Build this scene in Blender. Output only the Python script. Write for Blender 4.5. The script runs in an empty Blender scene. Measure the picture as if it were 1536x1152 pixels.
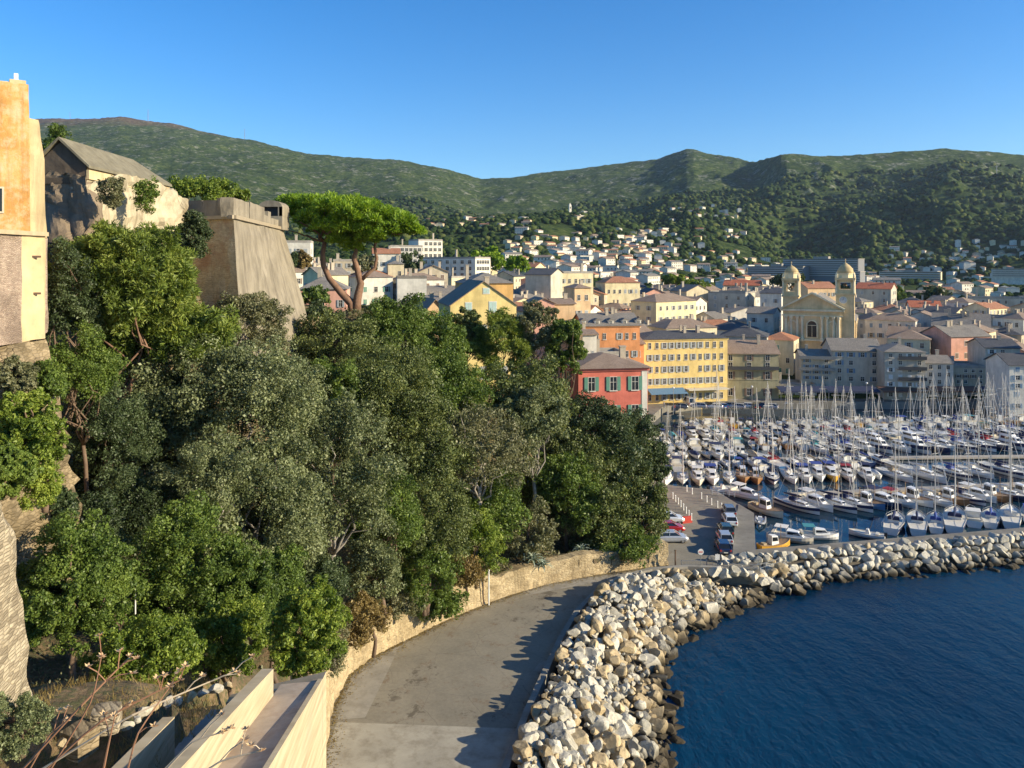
import bpy, math, random
import numpy as np
from mathutils import Vector, Matrix
R = math.radians
# ------------------------------------------------------------------ camera, world, sun
F = 1160.0                       # focal length in photo pixels (1536 wide)
HORY = 396.0                      # photo row of the horizon: a level camera with a dropped frame (upright verticals)
CAMZ = 39.8
SUN_AZ, SUN_EL = R(105), R(20)
sc = bpy.context.scene
cam_d = bpy.data.cameras.new("camera"); cam = bpy.data.objects.new("camera", cam_d)
sc.collection.objects.link(cam); sc.camera = cam
cam_d.sensor_fit = 'HORIZONTAL'; cam_d.sensor_width = 36.0; cam_d.lens = 36.0 * F / 1536.0
cam_d.clip_start = 0.1; cam_d.clip_end = 30000
cam.location = (0, 0, CAMZ); cam.rotation_euler = (math.pi / 2, 0, 0); cam_d.shift_y = (HORY - 576.0) / 1536.0
world = bpy.data.worlds.new("World"); sc.world = world; world.use_nodes = True
wn = world.node_tree.nodes; wl = world.node_tree.links
bg = wn["Background"]; sky = wn.new("ShaderNodeTexSky"); sky.sky_type = 'NISHITA'
sky.sun_disc = False; sky.sun_elevation = SUN_EL; sky.sun_rotation = SUN_AZ
sky.air_density = 1.0; sky.dust_density = 0.2; sky.ozone_density = 4.5; sky.altitude = 0
hs = wn.new("ShaderNodeHueSaturation"); hs.inputs['Saturation'].default_value = 1.28; hs.inputs['Hue'].default_value = .505; hs.inputs['Value'].default_value = 1.06
wl.new(sky.outputs[0], hs.inputs['Color']); wl.new(hs.outputs[0], bg.inputs[0]); bg.inputs[1].default_value = 0.115
sd = bpy.data.lights.new("sun", 'SUN'); sd.energy = 5.0; sd.angle = R(0.5); sd.color = (1.0, 0.86, 0.62)
sun = bpy.data.objects.new("sun", sd); sc.collection.objects.link(sun)
SUNV = Vector((math.sin(SUN_AZ) * math.cos(SUN_EL), math.cos(SUN_AZ) * math.cos(SUN_EL), math.sin(SUN_EL)))
sun.rotation_euler = SUNV.to_track_quat('Z', 'Y').to_euler(); sun.location = (60, -20, 90)
sc.view_settings.view_transform = 'Standard'; sc.view_settings.look = 'None'
sc.view_settings.exposure = 0.78; sc.view_settings.gamma = 1.0; sc.view_settings.use_curve_mapping = False
sc.render.engine = 'CYCLES'
sc.cycles.max_bounces = 6; sc.cycles.diffuse_bounces = 3; sc.cycles.glossy_bounces = 3
sc.cycles.transmission_bounces = 3; sc.cycles.transparent_max_bounces = 6
sc.cycles.use_denoising = True
# ------------------------------------------------------------------ helpers
rnd = random.Random(7)
C = sc.collection

def P(px, py, Y):
    """point at forward distance Y seen at photo pixel (px, py)"""
    return Vector(((px - 768) / F * Y, Y, CAMZ + (HORY - py) / F * Y))

def PZ(px, py, z):
    """point of the horizontal plane z seen at photo pixel"""
    k = (z - CAMZ) / ((HORY - py) / F)
    return Vector(((px - 768) / F * k, k, z))

def proj(p):
    """world point -> photo pixel (used only to word labels)"""
    x, y, z = p[0], p[1], p[2] - CAMZ
    return 768 + F * x / y, HORY - F * z / y

def setp(o, label=None, cat=None, group=None, kind=None):
    if label: o['label'] = label
    if cat: o['category'] = cat
    if group: o['group'] = group
    if kind: o['kind'] = kind
    return o

def empty(name, loc, rz=0, label=None, cat=None, group=None):
    o = bpy.data.objects.new(name, None); o.empty_display_size = 0.3
    o.location = loc; o.rotation_euler = (0, 0, rz); C.objects.link(o)
    return setp(o, label, cat, group)

def link(name, me, parent=None, loc=None, rz=0.0, scale=None):
    o = bpy.data.objects.new(name, me); C.objects.link(o)
    if parent is not None: o.parent = parent
    if loc is not None: o.location = loc
    if rz: o.rotation_euler = (0, 0, rz)
    if scale is not None: o.scale = scale if hasattr(scale, '__len__') else (scale,) * 3
    return o

class MB:
    def __init__(s): s.v = []; s.f = []; s.m = []; s.M = None
    def add(s, vs, fs, mi=0):
        b = len(s.v)
        if s.M is not None: vs = [s.M @ Vector(v) for v in vs]
        s.v.extend(tuple(v) for v in vs); s.f.extend(tuple(b + i for i in f) for f in fs); s.m.extend([mi] * len(fs))
    def box(s, x0, x1, y0, y1, z0, z1, mi=0):
        vs = [(x0,y0,z0),(x1,y0,z0),(x1,y1,z0),(x0,y1,z0),(x0,y0,z1),(x1,y0,z1),(x1,y1,z1),(x0,y1,z1)]
        s.add(vs, [(3,2,1,0),(4,5,6,7),(0,1,5,4),(1,2,6,5),(2,3,7,6),(3,0,4,7)], mi)
    def bar(s, a, b, w, h, mi=0):
        a = Vector(a); b = Vector(b); d = (b - a).normalized()
        up = Vector((0,0,1)) if abs(d.z) < .95 else Vector((0,1,0))
        x = d.cross(up).normalized() * w / 2; z = x.cross(d).normalized() * h / 2
        vs = [a-x-z, a+x-z, a+x+z, a-x+z, b-x-z, b+x-z, b+x+z, b-x+z]
        s.add(vs, [(0,1,2,3),(7,6,5,4),(0,4,5,1),(1,5,6,2),(2,6,7,3),(3,7,4,0)], mi)
    def tube(s, pts, rs, n=8, mi=0, cap=True):
        pts = [Vector(p) for p in pts]; vs = []; fs = []
        if not hasattr(rs, '__len__'): rs = [rs] * len(pts)
        px = None
        for i, p in enumerate(pts):
            d = (pts[min(i+1, len(pts)-1)] - pts[max(i-1, 0)]).normalized()
            if px is None:
                up = Vector((0,0,1)) if abs(d.z) < .9 else Vector((1,0,0)); px = d.cross(up).normalized()
            else: px = (px - d * px.dot(d)).normalized()
            py = d.cross(px)
            for k in range(n):
                a = 2 * math.pi * k / n
                vs.append(p + (px * math.cos(a) + py * math.sin(a)) * rs[i])
        for i in range(len(pts) - 1):
            for k in range(n):
                k2 = (k + 1) % n
                fs.append((i*n+k, i*n+k2, (i+1)*n+k2, (i+1)*n+k))
        if cap: fs.append(tuple(range(n))[::-1]); fs.append(tuple((len(pts)-1)*n + k for k in range(n)))
        s.add(vs, fs, mi)
    def lathe(s, prof, c=(0,0,0), n=16, mi=0, ph=0.0):
        vs = []; fs = []
        for r, z in prof:
            for k in range(n):
                a = 2*math.pi*k/n + ph; vs.append((c[0] + r*math.cos(a), c[1] + r*math.sin(a), c[2] + z))
        for i in range(len(prof)-1):
            for k in range(n):
                k2 = (k+1) % n; fs.append((i*n+k, i*n+k2, (i+1)*n+k2, (i+1)*n+k))
        fs.append(tuple(range(n))[::-1]); fs.append(tuple((len(prof)-1)*n+k for k in range(n)))
        s.add(vs, fs, mi)
    def loft(s, lo, hi, mi=0, caps=True):
        n = len(lo)
        fs = [(k, (k+1) % n, n + (k+1) % n, n + k) for k in range(n)]
        if caps: fs += [tuple(range(n))[::-1], tuple(n + k for k in range(n))]
        s.add(list(lo) + list(hi), fs, mi)
    def prism(s, poly, z0, z1, mi=0):
        s.loft([(x, y, z0) for x, y in poly], [(x, y, z1) for x, y in poly], mi)
    def mesh(s, name, mats, smooth=False):
        me = bpy.data.meshes.new(name); me.from_pydata(s.v, [], s.f)
        for m in (mats if isinstance(mats, (list, tuple)) else [mats]): me.materials.append(m)
        if any(s.m): me.polygons.foreach_set("material_index", s.m)
        if smooth: me.polygons.foreach_set("use_smooth", [True] * len(s.f))
        me.update(); return me
    def build(s, name, mats, parent=None, smooth=False, **kw):
        return link(name, s.mesh(name, mats, smooth), parent, **kw)

def np_mesh(name, V, Fq, mat, smooth=False, mi=None):
    """fast mesh from numpy: V (n,3), Fq (m,k)"""
    me = bpy.data.meshes.new(name); k = Fq.shape[1]
    me.vertices.add(len(V)); me.vertices.foreach_set("co", np.asarray(V, dtype=np.float32).ravel())
    me.loops.add(Fq.size); me.loops.foreach_set("vertex_index", Fq.astype(np.int32).ravel())
    me.polygons.add(len(Fq)); me.polygons.foreach_set("loop_start", np.arange(0, Fq.size, k, dtype=np.int32))
    me.polygons.foreach_set("loop_total", np.full(len(Fq), k, dtype=np.int32))
    if smooth: me.polygons.foreach_set("use_smooth", np.ones(len(Fq), dtype=bool))
    for m in (mat if isinstance(mat, (list, tuple)) else [mat]): me.materials.append(m)
    if mi is not None: me.polygons.foreach_set("material_index", mi.astype(np.int32))
    me.update(calc_edges=True); me.validate(); return me

# ---- value noise
def _hash(ix, iy, s):
    n = (ix.astype(np.int64) * 374761393 + iy.astype(np.int64) * 668265263 + s * 974634777) & 0x7fffffff
    n = ((n ^ (n >> 13)) * 1274126177) & 0x7fffffff
    n = (n ^ (n >> 16)) & 0xffff
    return n / 65535.0
def vnoise(x, y, s=0):
    ix = np.floor(x); iy = np.floor(y); fx = x - ix; fy = y - iy
    fx = fx*fx*fx*(fx*(fx*6-15)+10); fy = fy*fy*fy*(fy*(fy*6-15)+10)
    a = _hash(ix, iy, s); b = _hash(ix+1, iy, s); c = _hash(ix, iy+1, s); d = _hash(ix+1, iy+1, s)
    return (a*(1-fx)+b*fx)*(1-fy) + (c*(1-fx)+d*fx)*fy
def fbm(x, y, o=4, s=0):
    t = 0; a = .5; n = 0
    for i in range(o):
        t = t + a * vnoise(x*2**i + 17.3*i, y*2**i - 9.1*i, s+i); n += a; a *= .5
    return t / n * 2 - 1
def ridged(x, y, o=4, s=0):
    t = 0; a = .5; n = 0
    for i in range(o):
        t = t + a * (1 - np.abs(2*vnoise(x*2**i + 7.7*i, y*2**i + 3.1*i, s+i)-1)); n += a; a *= .5
    return t / n * 2 - 1

# ------------------------------------------------------------------ materials
MATS = {}
def _mat(name):
    m = bpy.data.materials.new(name); m.use_nodes = True; MATS[name] = m
    nt = m.node_tree; b = nt.nodes["Principled BSDF"]
    return m, nt, b
def N(nt, t, **kw):
    n = nt.nodes.new(t)
    for k, v in kw.items():
        if k in n.inputs: n.inputs[k].default_value = v
        else: setattr(n, k, v)
    return n
def ramp(nt, fac, stops):
    r = nt.nodes.new("ShaderNodeValToRGB"); e = r.color_ramp.elements
    while len(e) > 1: e.remove(e[-1])
    e[0].position = stops[0][0]; e[0].color = (*stops[0][1], 1)
    for p, c in stops[1:]:
        x = e.new(p); x.color = (*c, 1)
    nt.links.new(fac, r.inputs[0]); return r.outputs[0]
def mixc(nt, fac, a, b, mode='MIX'):
    m = nt.nodes.new("ShaderNodeMix"); m.data_type = 'RGBA'; m.blend_type = mode
    for i, v in ((0, fac), (6, a), (7, b)):
        if isinstance(v, (int, float)): m.inputs[i].default_value = v
        elif isinstance(v, tuple): m.inputs[i].default_value = (*v, 1)
        else: nt.links.new(v, m.inputs[i])
    return m.outputs[2]
def coords(nt, kind='Object', scale=(1,1,1)):
    tc = nt.nodes.new("ShaderNodeTexCoord"); mp = nt.nodes.new("ShaderNodeMapping")
    mp.inputs['Scale'].default_value = scale; nt.links.new(tc.outputs[kind], mp.inputs[0]); return mp.outputs[0]
def geo_pos(nt, scale=(1,1,1)):
    g = nt.nodes.new("ShaderNodeNewGeometry"); mp = nt.nodes.new("ShaderNodeMapping")
    mp.inputs['Scale'].default_value = scale; nt.links.new(g.outputs['Position'], mp.inputs[0]); return mp.outputs[0]
def noise(nt, vec, scale, detail=4, rough=.55):
    n = N(nt, "ShaderNodeTexNoise", Scale=scale, Detail=detail, Roughness=rough); nt.links.new(vec, n.inputs['Vector']); return n.outputs['Fac']
def bump(nt, b, h, strength=.4, dist=.05):
    n = N(nt, "ShaderNodeBump", Strength=strength, Distance=dist); nt.links.new(h, n.inputs['Height'])
    nt.links.new(n.outputs[0], b.inputs['Normal']); return n

def plain(name, col, rough=.6, metal=0.0, spec=.5, var=.12, scale=3.0, coat=0.0):
    if name in MATS: return MATS[name]
    m, nt, b = _mat(name)
    v = coords(nt); f = noise(nt, v, scale, 5)
    lo = tuple(max(0, c*(1-var)) for c in col); hi = tuple(min(1, c*(1+var)) for c in col)
    nt.links.new(ramp(nt, f, [(.3, lo), (.7, hi)]), b.inputs['Base Color'])
    b.inputs['Roughness'].default_value = rough; b.inputs['Metallic'].default_value = metal
    b.inputs['Specular IOR Level'].default_value = spec; b.inputs['Coat Weight'].default_value = coat
    return m

def plaster(name, col, stain=(.16,.13,.10), amt=.5, big=.25, bmp=.25, streak=True):
    """weathered render: mottled tone, streaks running down, small bump"""
    if name in MATS: return MATS[name]
    m, nt, b = _mat(name)
    v = geo_pos(nt); v2 = geo_pos(nt, (1, 1, .12 if streak else 1.0))
    f1 = noise(nt, v, big, 6, .65); f2 = noise(nt, v2, .9, 6, .7); f3 = noise(nt, v, 4, 4)
    base = ramp(nt, f1, [(.3, tuple(c*.78 for c in col)), (.5, col), (.72, tuple(min(1, c*1.18+.01) for c in col))])
    mask = ramp(nt, f2, [(.47, (0,0,0)), (.75, (1,1,1))])
    ms = N(nt, "ShaderNodeMath", operation='MULTIPLY'); nt.links.new(mask, ms.inputs[0]); ms.inputs[1].default_value = amt
    nt.links.new(mixc(nt, ms.outputs[0], base, stain), b.inputs['Base Color'])
    b.inputs['Roughness'].default_value = .9; b.inputs['Specular IOR Level'].default_value = .2
    bump(nt, b, f3, bmp, .03); return m

def masonry(name, c1, c2, mortar, w=.5, h=.25, noise_amt=.32, bs=1.0, stain=None, rot=None, sx=1.0):
    """rubble masonry: irregular flattened stones with shallow joints, weathered by noise"""
    if name in MATS: return MATS[name]
    m, nt, b = _mat(name)
    g = nt.nodes.new("ShaderNodeNewGeometry"); sep = nt.nodes.new("ShaderNodeSeparateXYZ"); nt.links.new(g.outputs['Position'], sep.inputs[0])
    ad = N(nt, "ShaderNodeMath", operation='ADD'); nt.links.new(sep.outputs[0], ad.inputs[0]); nt.links.new(sep.outputs[1], ad.inputs[1])
    ax = N(nt, "ShaderNodeMath", operation='MULTIPLY'); nt.links.new(ad.outputs[0], ax.inputs[0]); ax.inputs[1].default_value = 1/(w*.75)
    az = N(nt, "ShaderNodeMath", operation='MULTIPLY'); nt.links.new(sep.outputs[2], az.inputs[0]); az.inputs[1].default_value = 1/(h*.75)
    cb = nt.nodes.new("ShaderNodeCombineXYZ"); nt.links.new(ax.outputs[0], cb.inputs[0]); nt.links.new(az.outputs[0], cb.inputs[1])
    wv = N(nt, "ShaderNodeTexNoise", Scale=2.2, Detail=4.0); nt.links.new(g.outputs['Position'], wv.inputs['Vector'])
    vm = nt.nodes.new("ShaderNodeVectorMath"); vm.operation = 'MULTIPLY_ADD'; nt.links.new(wv.outputs['Color'], vm.inputs[0]); vm.inputs[1].default_value = (1.1, .8, 0); nt.links.new(cb.outputs[0], vm.inputs[2])
    v1 = N(nt, "ShaderNodeTexVoronoi", Scale=1.0, Randomness=.85); v1.voronoi_dimensions = '2D'; nt.links.new(vm.outputs[0], v1.inputs['Vector'])
    v2 = N(nt, "ShaderNodeTexVoronoi", Scale=1.0, Randomness=.85); v2.voronoi_dimensions = '2D'; v2.feature = 'DISTANCE_TO_EDGE'; nt.links.new(vm.outputs[0], v2.inputs['Vector'])
    sc3 = nt.nodes.new("ShaderNodeSeparateColor"); nt.links.new(v1.outputs['Color'], sc3.inputs[0])
    stone = ramp(nt, sc3.outputs[0], [(0, tuple(k*.62 for k in c1)), (.35, c1), (.7, c2), (1, tuple(min(1, k*1.12) for k in c2))])
    joint = ramp(nt, v2.outputs['Distance'], [(0, (.75,.75,.75)), (.09, (0,0,0))])
    f = noise(nt, g.outputs['Position'], 3.5, 8, .8); f2 = noise(nt, g.outputs['Position'], .35, 6, .65); f3 = noise(nt, geo_pos(nt, (1,1,.15)), 1.2, 5, .7)
    c = mixc(nt, joint, stone, mortar)
    c = mixc(nt, noise_amt, c, ramp(nt, f, [(.3, tuple(k*.5 for k in c1)), (.5, c1), (.7, tuple(min(1, k*1.2) for k in c2))]))
    st = stain or tuple(k*.42 for k in c1)
    c = mixc(nt, ramp(nt, f2, [(.48, (0,0,0)), (.66, (.75,.75,.75))]), c, st)
    c = mixc(nt, ramp(nt, f3, [(.52, (0,0,0)), (.7, (.5,.5,.5))]), c, tuple(k*.35 for k in c1))
    nt.links.new(c, b.inputs['Base Color']); b.inputs['Roughness'].default_value = .95; b.inputs['Specular IOR Level'].default_value = .15
    hm = mixc(nt, .5, ramp(nt, v2.outputs['Distance'], [(0, (0,0,0)), (.25, (1,1,1))]), f)
    bump(nt, b, hm, .9 * bs, .07); return m

def leafmat(name, dark, mid, light, trans=.25, rough=.5, bscale=.45, gain=1.22):
    dark = tuple(c*.9 for c in dark); mid = tuple(c*gain for c in mid); light = tuple(c*gain for c in light)
    if name in MATS: return MATS[name]
    m, nt, b = _mat(name)
    g = nt.nodes.new("ShaderNodeNewGeometry")
    f0 = noise(nt, g.outputs['Position'], bscale, 4, .6)
    mr = N(nt, "ShaderNodeMapRange"); mr.inputs['From Min'].default_value = .3; mr.inputs['From Max'].default_value = .7; mr.inputs['To Min'].default_value = .18; mr.inputs['To Max'].default_value = .72; nt.links.new(f0, mr.inputs['Value']); f = mr.outputs[0]
    a = N(nt, "ShaderNodeMath", operation='MULTIPLY_ADD'); nt.links.new(g.outputs['Random Per Island'], a.inputs[0]); a.inputs[1].default_value = .5
    nt.links.new(f, a.inputs[2])
    col = ramp(nt, a.outputs[0], [(.28, dark), (.66, mid), (1.0, light)])
    nt.links.new(col, b.inputs['Base Color']); b.inputs['Roughness'].default_value = rough; b.inputs['Specular IOR Level'].default_value = .35
    tr = nt.nodes.new("ShaderNodeBsdfTranslucent"); nt.links.new(mixc(nt, 1.0, col, (1.3,1.25,.6), 'MULTIPLY'), tr.inputs[0])
    mx = nt.nodes.new("ShaderNodeMixShader"); mx.inputs[0].default_value = trans
    nt.links.new(b.outputs[0], mx.inputs[1]); nt.links.new(tr.outputs[0], mx.inputs[2])
    nt.links.new(mx.outputs[0], nt.nodes["Material Output"].inputs[0]); return m

ORD = "first second third fourth fifth sixth seventh eighth ninth tenth eleventh twelfth thirteenth fourteenth fifteenth sixteenth seventeenth eighteenth nineteenth twentieth".split()
TENS = {2:"twenty",3:"thirty",4:"forty",5:"fifty",6:"sixty",7:"seventy",8:"eighty",9:"ninety"}
def ordw(i):
    """1 -> first"""
    if i <= 20: return ORD[i-1]
    t, u = divmod(i, 10)
    if t > 9: return "hundred-and-" + ordw(i-100) if i > 100 else "hundredth"
    return (TENS[t][:-1] + "ieth") if u == 0 else TENS[t] + "-" + ORD[u-1]

LANDMARKS = []      # (words, px, py)
def mark(words, p): LANDMARKS.append((words, *proj(p)))
PENDING = []        # (object, base words, world point)
def name_later(o, base, p): PENDING.append((o, base, *proj(p)))
def resolve_labels():
    used = {}
    for o, base, x, y in PENDING:
        best = sorted(LANDMARKS, key=lambda l: (l[1]-x)**2 + ((l[2]-y)*2)**2)[0]
        dx, dy = x - best[1], y - best[2]; d = math.hypot(dx, dy)
        v = "above" if dy < -abs(dx)*.35 else ("below" if dy > abs(dx)*.35 else "")
        h = "right" if dx > abs(dy)*.35 else ("left" if dx < -abs(dy)*.35 else "")
        how = "just" if d < 30 else ("slightly" if d < 60 else ("well" if d < 110 else "far"))
        rel = (v + " and " + h + " of" if v and h else (v if v else h + " of"))
        used.setdefault((base, how + " " + rel + " the " + best[0]), []).append((x, y, o))
    for (base, where), L in used.items():
        L.sort(key=lambda t: t[0])
        for i, (x, y, o) in enumerate(L):
            if len(L) == 1: o['label'] = base + " " + where
            elif len(L) == 2: o['label'] = base + " " + where + (", left one" if i == 0 else ", right one")
            else: o['label'] = base + " " + where + ", " + ordw(i+1) + " from left"
# ------------------------------------------------------------------ far terrain
# columns: photo px at the horizon -> (distance, height) control points, heights read off the skyline and slopes
SKYL = [(-900,215),(-400,190),(0,182),(50,176),(150,175),(180,171),(215,177),(260,182),(300,193),(370,207),(400,213),(460,228),(500,232),(560,236),(600,238),(640,246),(680,255),(705,262),(722,268),
        (780,262),(860,250),(900,245),(960,237),(990,234),(1010,226),(1035,219),(1052,224),(1070,228),(1100,231),(1125,237),(1150,230),(1170,222),(1210,224),(1250,225),(1290,224),(1330,221),(1380,217),(1415,214),(1440,216),(1480,217),(1510,221),(1540,226),(1800,255),(2400,290),(3200,330)]
COLS = {  # px: [(D, py), ...] without the skyline
 -900: [(120,470),(300,430),(700,390),(1500,340),(3000,250)],
 0:    [(120,470),(200,440),(600,400),(1500,340),(3000,250)],
 370:  [(120,470),(200,450),(500,415),(1200,370),(2500,300)],
 500:  [(120,480),(200,465),(450,415),(900,380),(1600,350),(2500,320)],
 640:  [(120,520),(215,480),(450,425),(700,395),(1100,365),(1500,338),(1750,341),(2500,322)],
 720:  [(120,600),(215,520),(400,440),(600,408),(1000,385),(1500,331),(1750,340),(2600,330)],
 800:  [(120,690),(215,560),(400,450),(600,410),(1000,380),(1500,325),(1800,337),(2700,322)],
 860:  [(120,730),(215,585),(350,470),(500,428),(800,405),(1100,375),(1600,323),(1900,338),(3000,310)],
 960:  [(120,764),(215,600),(300,530),(380,470),(550,432),(800,412),(1200,372),(1600,345),(1900,350),(3000,300)],
 1035: [(120,764),(215,601),(300,530),(400,467),(550,436),(800,415),(1200,385),(1950,316),(2200,322),(2800,285)],
 1120: [(120,764),(215,601),(300,530),(400,470),(600,436),(800,420),(1200,392),(1950,322),(2300,326),(2900,280)],
 1180: [(120,764),(215,601),(300,527),(400,470),(650,430),(900,413),(1300,385),(2000,352),(2500,310)],
 1260: [(120,764),(215,601),(300,527),(420,468),(650,432),(1000,407),(1500,385),(2100,350),(2600,300)],
 1415: [(120,764),(215,601),(300,527),(450,465),(700,438),(1100,403),(1500,380),(1900,350),(2500,285)],
 1540: [(120,764),(215,601),(300,527),(450,467),(700,437),(1100,400),(1600,372),(1900,345),(2500,290)],
 3200: [(120,764),(215,601),(300,527),(450,470),(700,445),(1100,420),(1600,395),(2500,360)],
}
SKYD = [(-900,5200),(0,5200),(300,4800),(640,4300),(722,4300),(960,4200),(1035,4000),(1110,3600),(1170,3000),(1300,3100),(1540,3100),(3200,3500)]
def elev(py):    # tan of elevation over the horizontal at the picture's centre column
    return (HORY - py) / F
_lD = np.linspace(math.log(100), math.log(9000), 240)
_px = sorted(COLS)
_rows = []
for px in _px:
    D = [d for d, y in COLS[px]]; Z = [CAMZ + d*elev(y) for d, y in COLS[px]]
    _rows.append((D, Z))
_tc = np.arange(-900, 3201, 10.0)
_grid = np.zeros((len(_tc), len(_lD)))
_base = np.array([np.interp(_lD, np.log(D), Z) for D, Z in _rows])
skx = np.array([p for p, y in SKYL]); sky_y = np.array([y for p, y in SKYL]); sdx = np.array([p for p, d in SKYD]); sdd = np.array([d for p, d in SKYD])
for i, px in enumerate(_tc):
    b = np.array([np.interp(px, _px, _base[:, j]) for j in range(len(_lD))])
    ds = np.interp(px, sdx, sdd); zs = CAMZ + ds*elev(np.interp(px, skx, sky_y))
    lastD = np.interp(px, _px, [r[0][-1] for r in _rows]); lz = np.interp(math.log(lastD), _lD, b)
    D = np.exp(_lD)
    t = np.clip((D-lastD)/(ds-lastD), 0, 1)
    up = lz + (zs-lz)*(t**.9)
    far = zs - (D-ds)*.25
    _grid[i] = np.where(D < lastD, b, np.where(D < ds, up, far))
# smooth along distance a little
k = np.array([1,2,3,2,1.])/9
for i in range(len(_tc)): _grid[i] = np.convolve(np.pad(_grid[i], 2, mode='edge'), k, mode='valid')
def terr0(X, Y):
    X = np.asarray(X, float); Y = np.asarray(Y, float)
    Yc = np.maximum(Y, 100.0)
    px = 768 + F * (X/Yc)
    a = np.clip((px+900)/10, 0, len(_tc)-1.001); b = np.clip((np.log(Yc)-_lD[0])/(_lD[1]-_lD[0]), 0, len(_lD)-1.001)
    i = a.astype(int); j = b.astype(int); fa = a-i; fb = b-j
    return (_grid[i, j]*(1-fb)+_grid[i, j+1]*fb)*(1-fa) + (_grid[i+1, j]*(1-fb)+_grid[i+1, j+1]*fb)*fa
def terr(X, Y):
    X = np.asarray(X, float); Y = np.asarray(Y, float)
    z = terr0(X, Y)
    # ravines and spurs, growing with distance; nothing added near the quay
    w = np.clip((Y-650)/1500, 0, 1)
    px = 768 + F*(X/np.maximum(Y, 1))
    steep = np.clip((px-950)/250, 0.35, 1.0)
    skyd = np.interp(px, sdx, sdd)
    near_sky = np.clip(np.abs(Y-skyd)/500, .12, 1)
    rv = ridged(X/620+3.1, Y/900-1.7, 4, 5)
    z = z + w*(rv-.25)*(60+75*np.clip((px-900)/300, 0, 1))*steep*near_sky + w*fbm(X/170, Y/170, 4, 9)*22*near_sky + w*fbm(X/35, Y/35, 3, 19)*5
    w2 = np.clip((Y-300)/400, 0, 1)
    z = z + w2*fbm(X/90, Y/90, 3, 3)*4
    return z
def hit(px, py, up=0.0, d0=240, d1=4500):
    """first terrain point (raised by up) seen through the pixel"""
    D = np.exp(np.linspace(math.log(d0), math.log(d1), 700))
    X = (px-768)/F*D; Z = CAMZ+(HORY-py)/F*D
    T = terr(X, D) + up
    w = np.nonzero(T > Z)[0]
    if not len(w): return None
    i = w[0]; return Vector((X[i], D[i], float(T[i]-up)))

# terrain material: green scrub, darker woods, grey rock, brown heath towards the far summits
m, nt, b = _mat("macchia"); g = nt.nodes.new("ShaderNodeNewGeometry"); pos = g.outputs['Position']
n1 = noise(nt, pos, .06, 8, .75); n2 = noise(nt, pos, .006, 6, .6); n3 = noise(nt, pos, .018, 7, .7)
col = ramp(nt, n1, [(.32, (.010,.024,.010)), (.45, (.04,.068,.020)), (.56, (.10,.135,.035)), (.70, (.19,.19,.085))])
col = mixc(nt, ramp(nt, n2, [(.45, (.0,.0,.0)), (.65, (.6,.6,.6))]), col, (.026,.050,.016))
sep = nt.nodes.new("ShaderNodeSeparateXYZ"); nt.links.new(pos, sep.inputs[0])
# brown heath high up on the west ridge
hz = N(nt, "ShaderNodeMapRange"); hz.inputs['From Min'].default_value = 930; hz.inputs['From Max'].default_value = 1040
sm = N(nt, "ShaderNodeMath", operation='MULTIPLY_ADD'); nt.links.new(n2, sm.inputs[0]); sm.inputs[1].default_value = 260; nt.links.new(sep.outputs[2], sm.inputs[2])
nt.links.new(sm.outputs[0], hz.inputs['Value'])
col = mixc(nt, hz.outputs[0], col, ramp(nt, n1, [(.35, (.09,.06,.035)), (.55, (.16,.115,.07)), (.7, (.24,.19,.13))]))
rockm = N(nt, "ShaderNodeMath", operation='MULTIPLY'); nt.links.new(ramp(nt, n3, [(.53, (0,0,0)), (.60, (1,1,1))]), rockm.inputs[0])
dd = N(nt, "ShaderNodeMapRange"); dd.inputs['From Min'].default_value = 1700; dd.inputs['From Max'].default_value = 2600; nt.links.new(sep.outputs[1], dd.inputs['Value'])
nt.links.new(dd.outputs[0], rockm.inputs[1])
rm2 = N(nt, "ShaderNodeMath", operation='MULTIPLY'); nt.links.new(rockm.outputs[0], rm2.inputs[0]); nt.links.new(ramp(nt, n1, [(.45, (0,0,0)), (.6, (.8,.8,.8))]), rm2.inputs[1])
col = mixc(nt, rm2.outputs[0], col, (.36,.34,.29))
nt.links.new(col, b.inputs['Base Color']); b.inputs['Roughness'].default_value = 1; b.inputs['Specular IOR Level'].default_value = .05
nb = noise(nt, pos, .09, 8, .8); bump(nt, b, nb, 1.0, 9.0)
MACC = m

def build_terrain():
    nc, nr = 900, 560
    t = np.linspace(-1.15, 2.0, nc)
    tt = np.concatenate([np.linspace(-1.15, -.72, 50, endpoint=False), np.linspace(-.72, .70, 760, endpoint=False), np.linspace(.70, 2.0, 90)])
    D = np.concatenate([np.exp(np.linspace(math.log(118), math.log(216), 20, endpoint=False)), np.exp(np.linspace(math.log(216), math.log(6500), nr-20))])
    T, DD = np.meshgrid(tt, D)
    X = T*DD; Z = terr(X, DD)
    V = np.stack([X, DD, Z], -1).reshape(-1, 3)
    i = np.arange(nr-1)[:, None]*nc + np.arange(nc-1)[None, :]
    Fq = np.stack([i, i+1, i+1+nc, i+nc], -1).reshape(-1, 4)
    # no land over the harbour basin
    cx = V[Fq].mean(1)
    keep = (cx[:, 1] > 216) | (cx[:, 0] < 18)
    me = np_mesh("hills", V, Fq[keep], MACC, smooth=True)
    o = link("hills", me); o['kind'] = 'structure'; return o
build_terrain()
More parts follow.
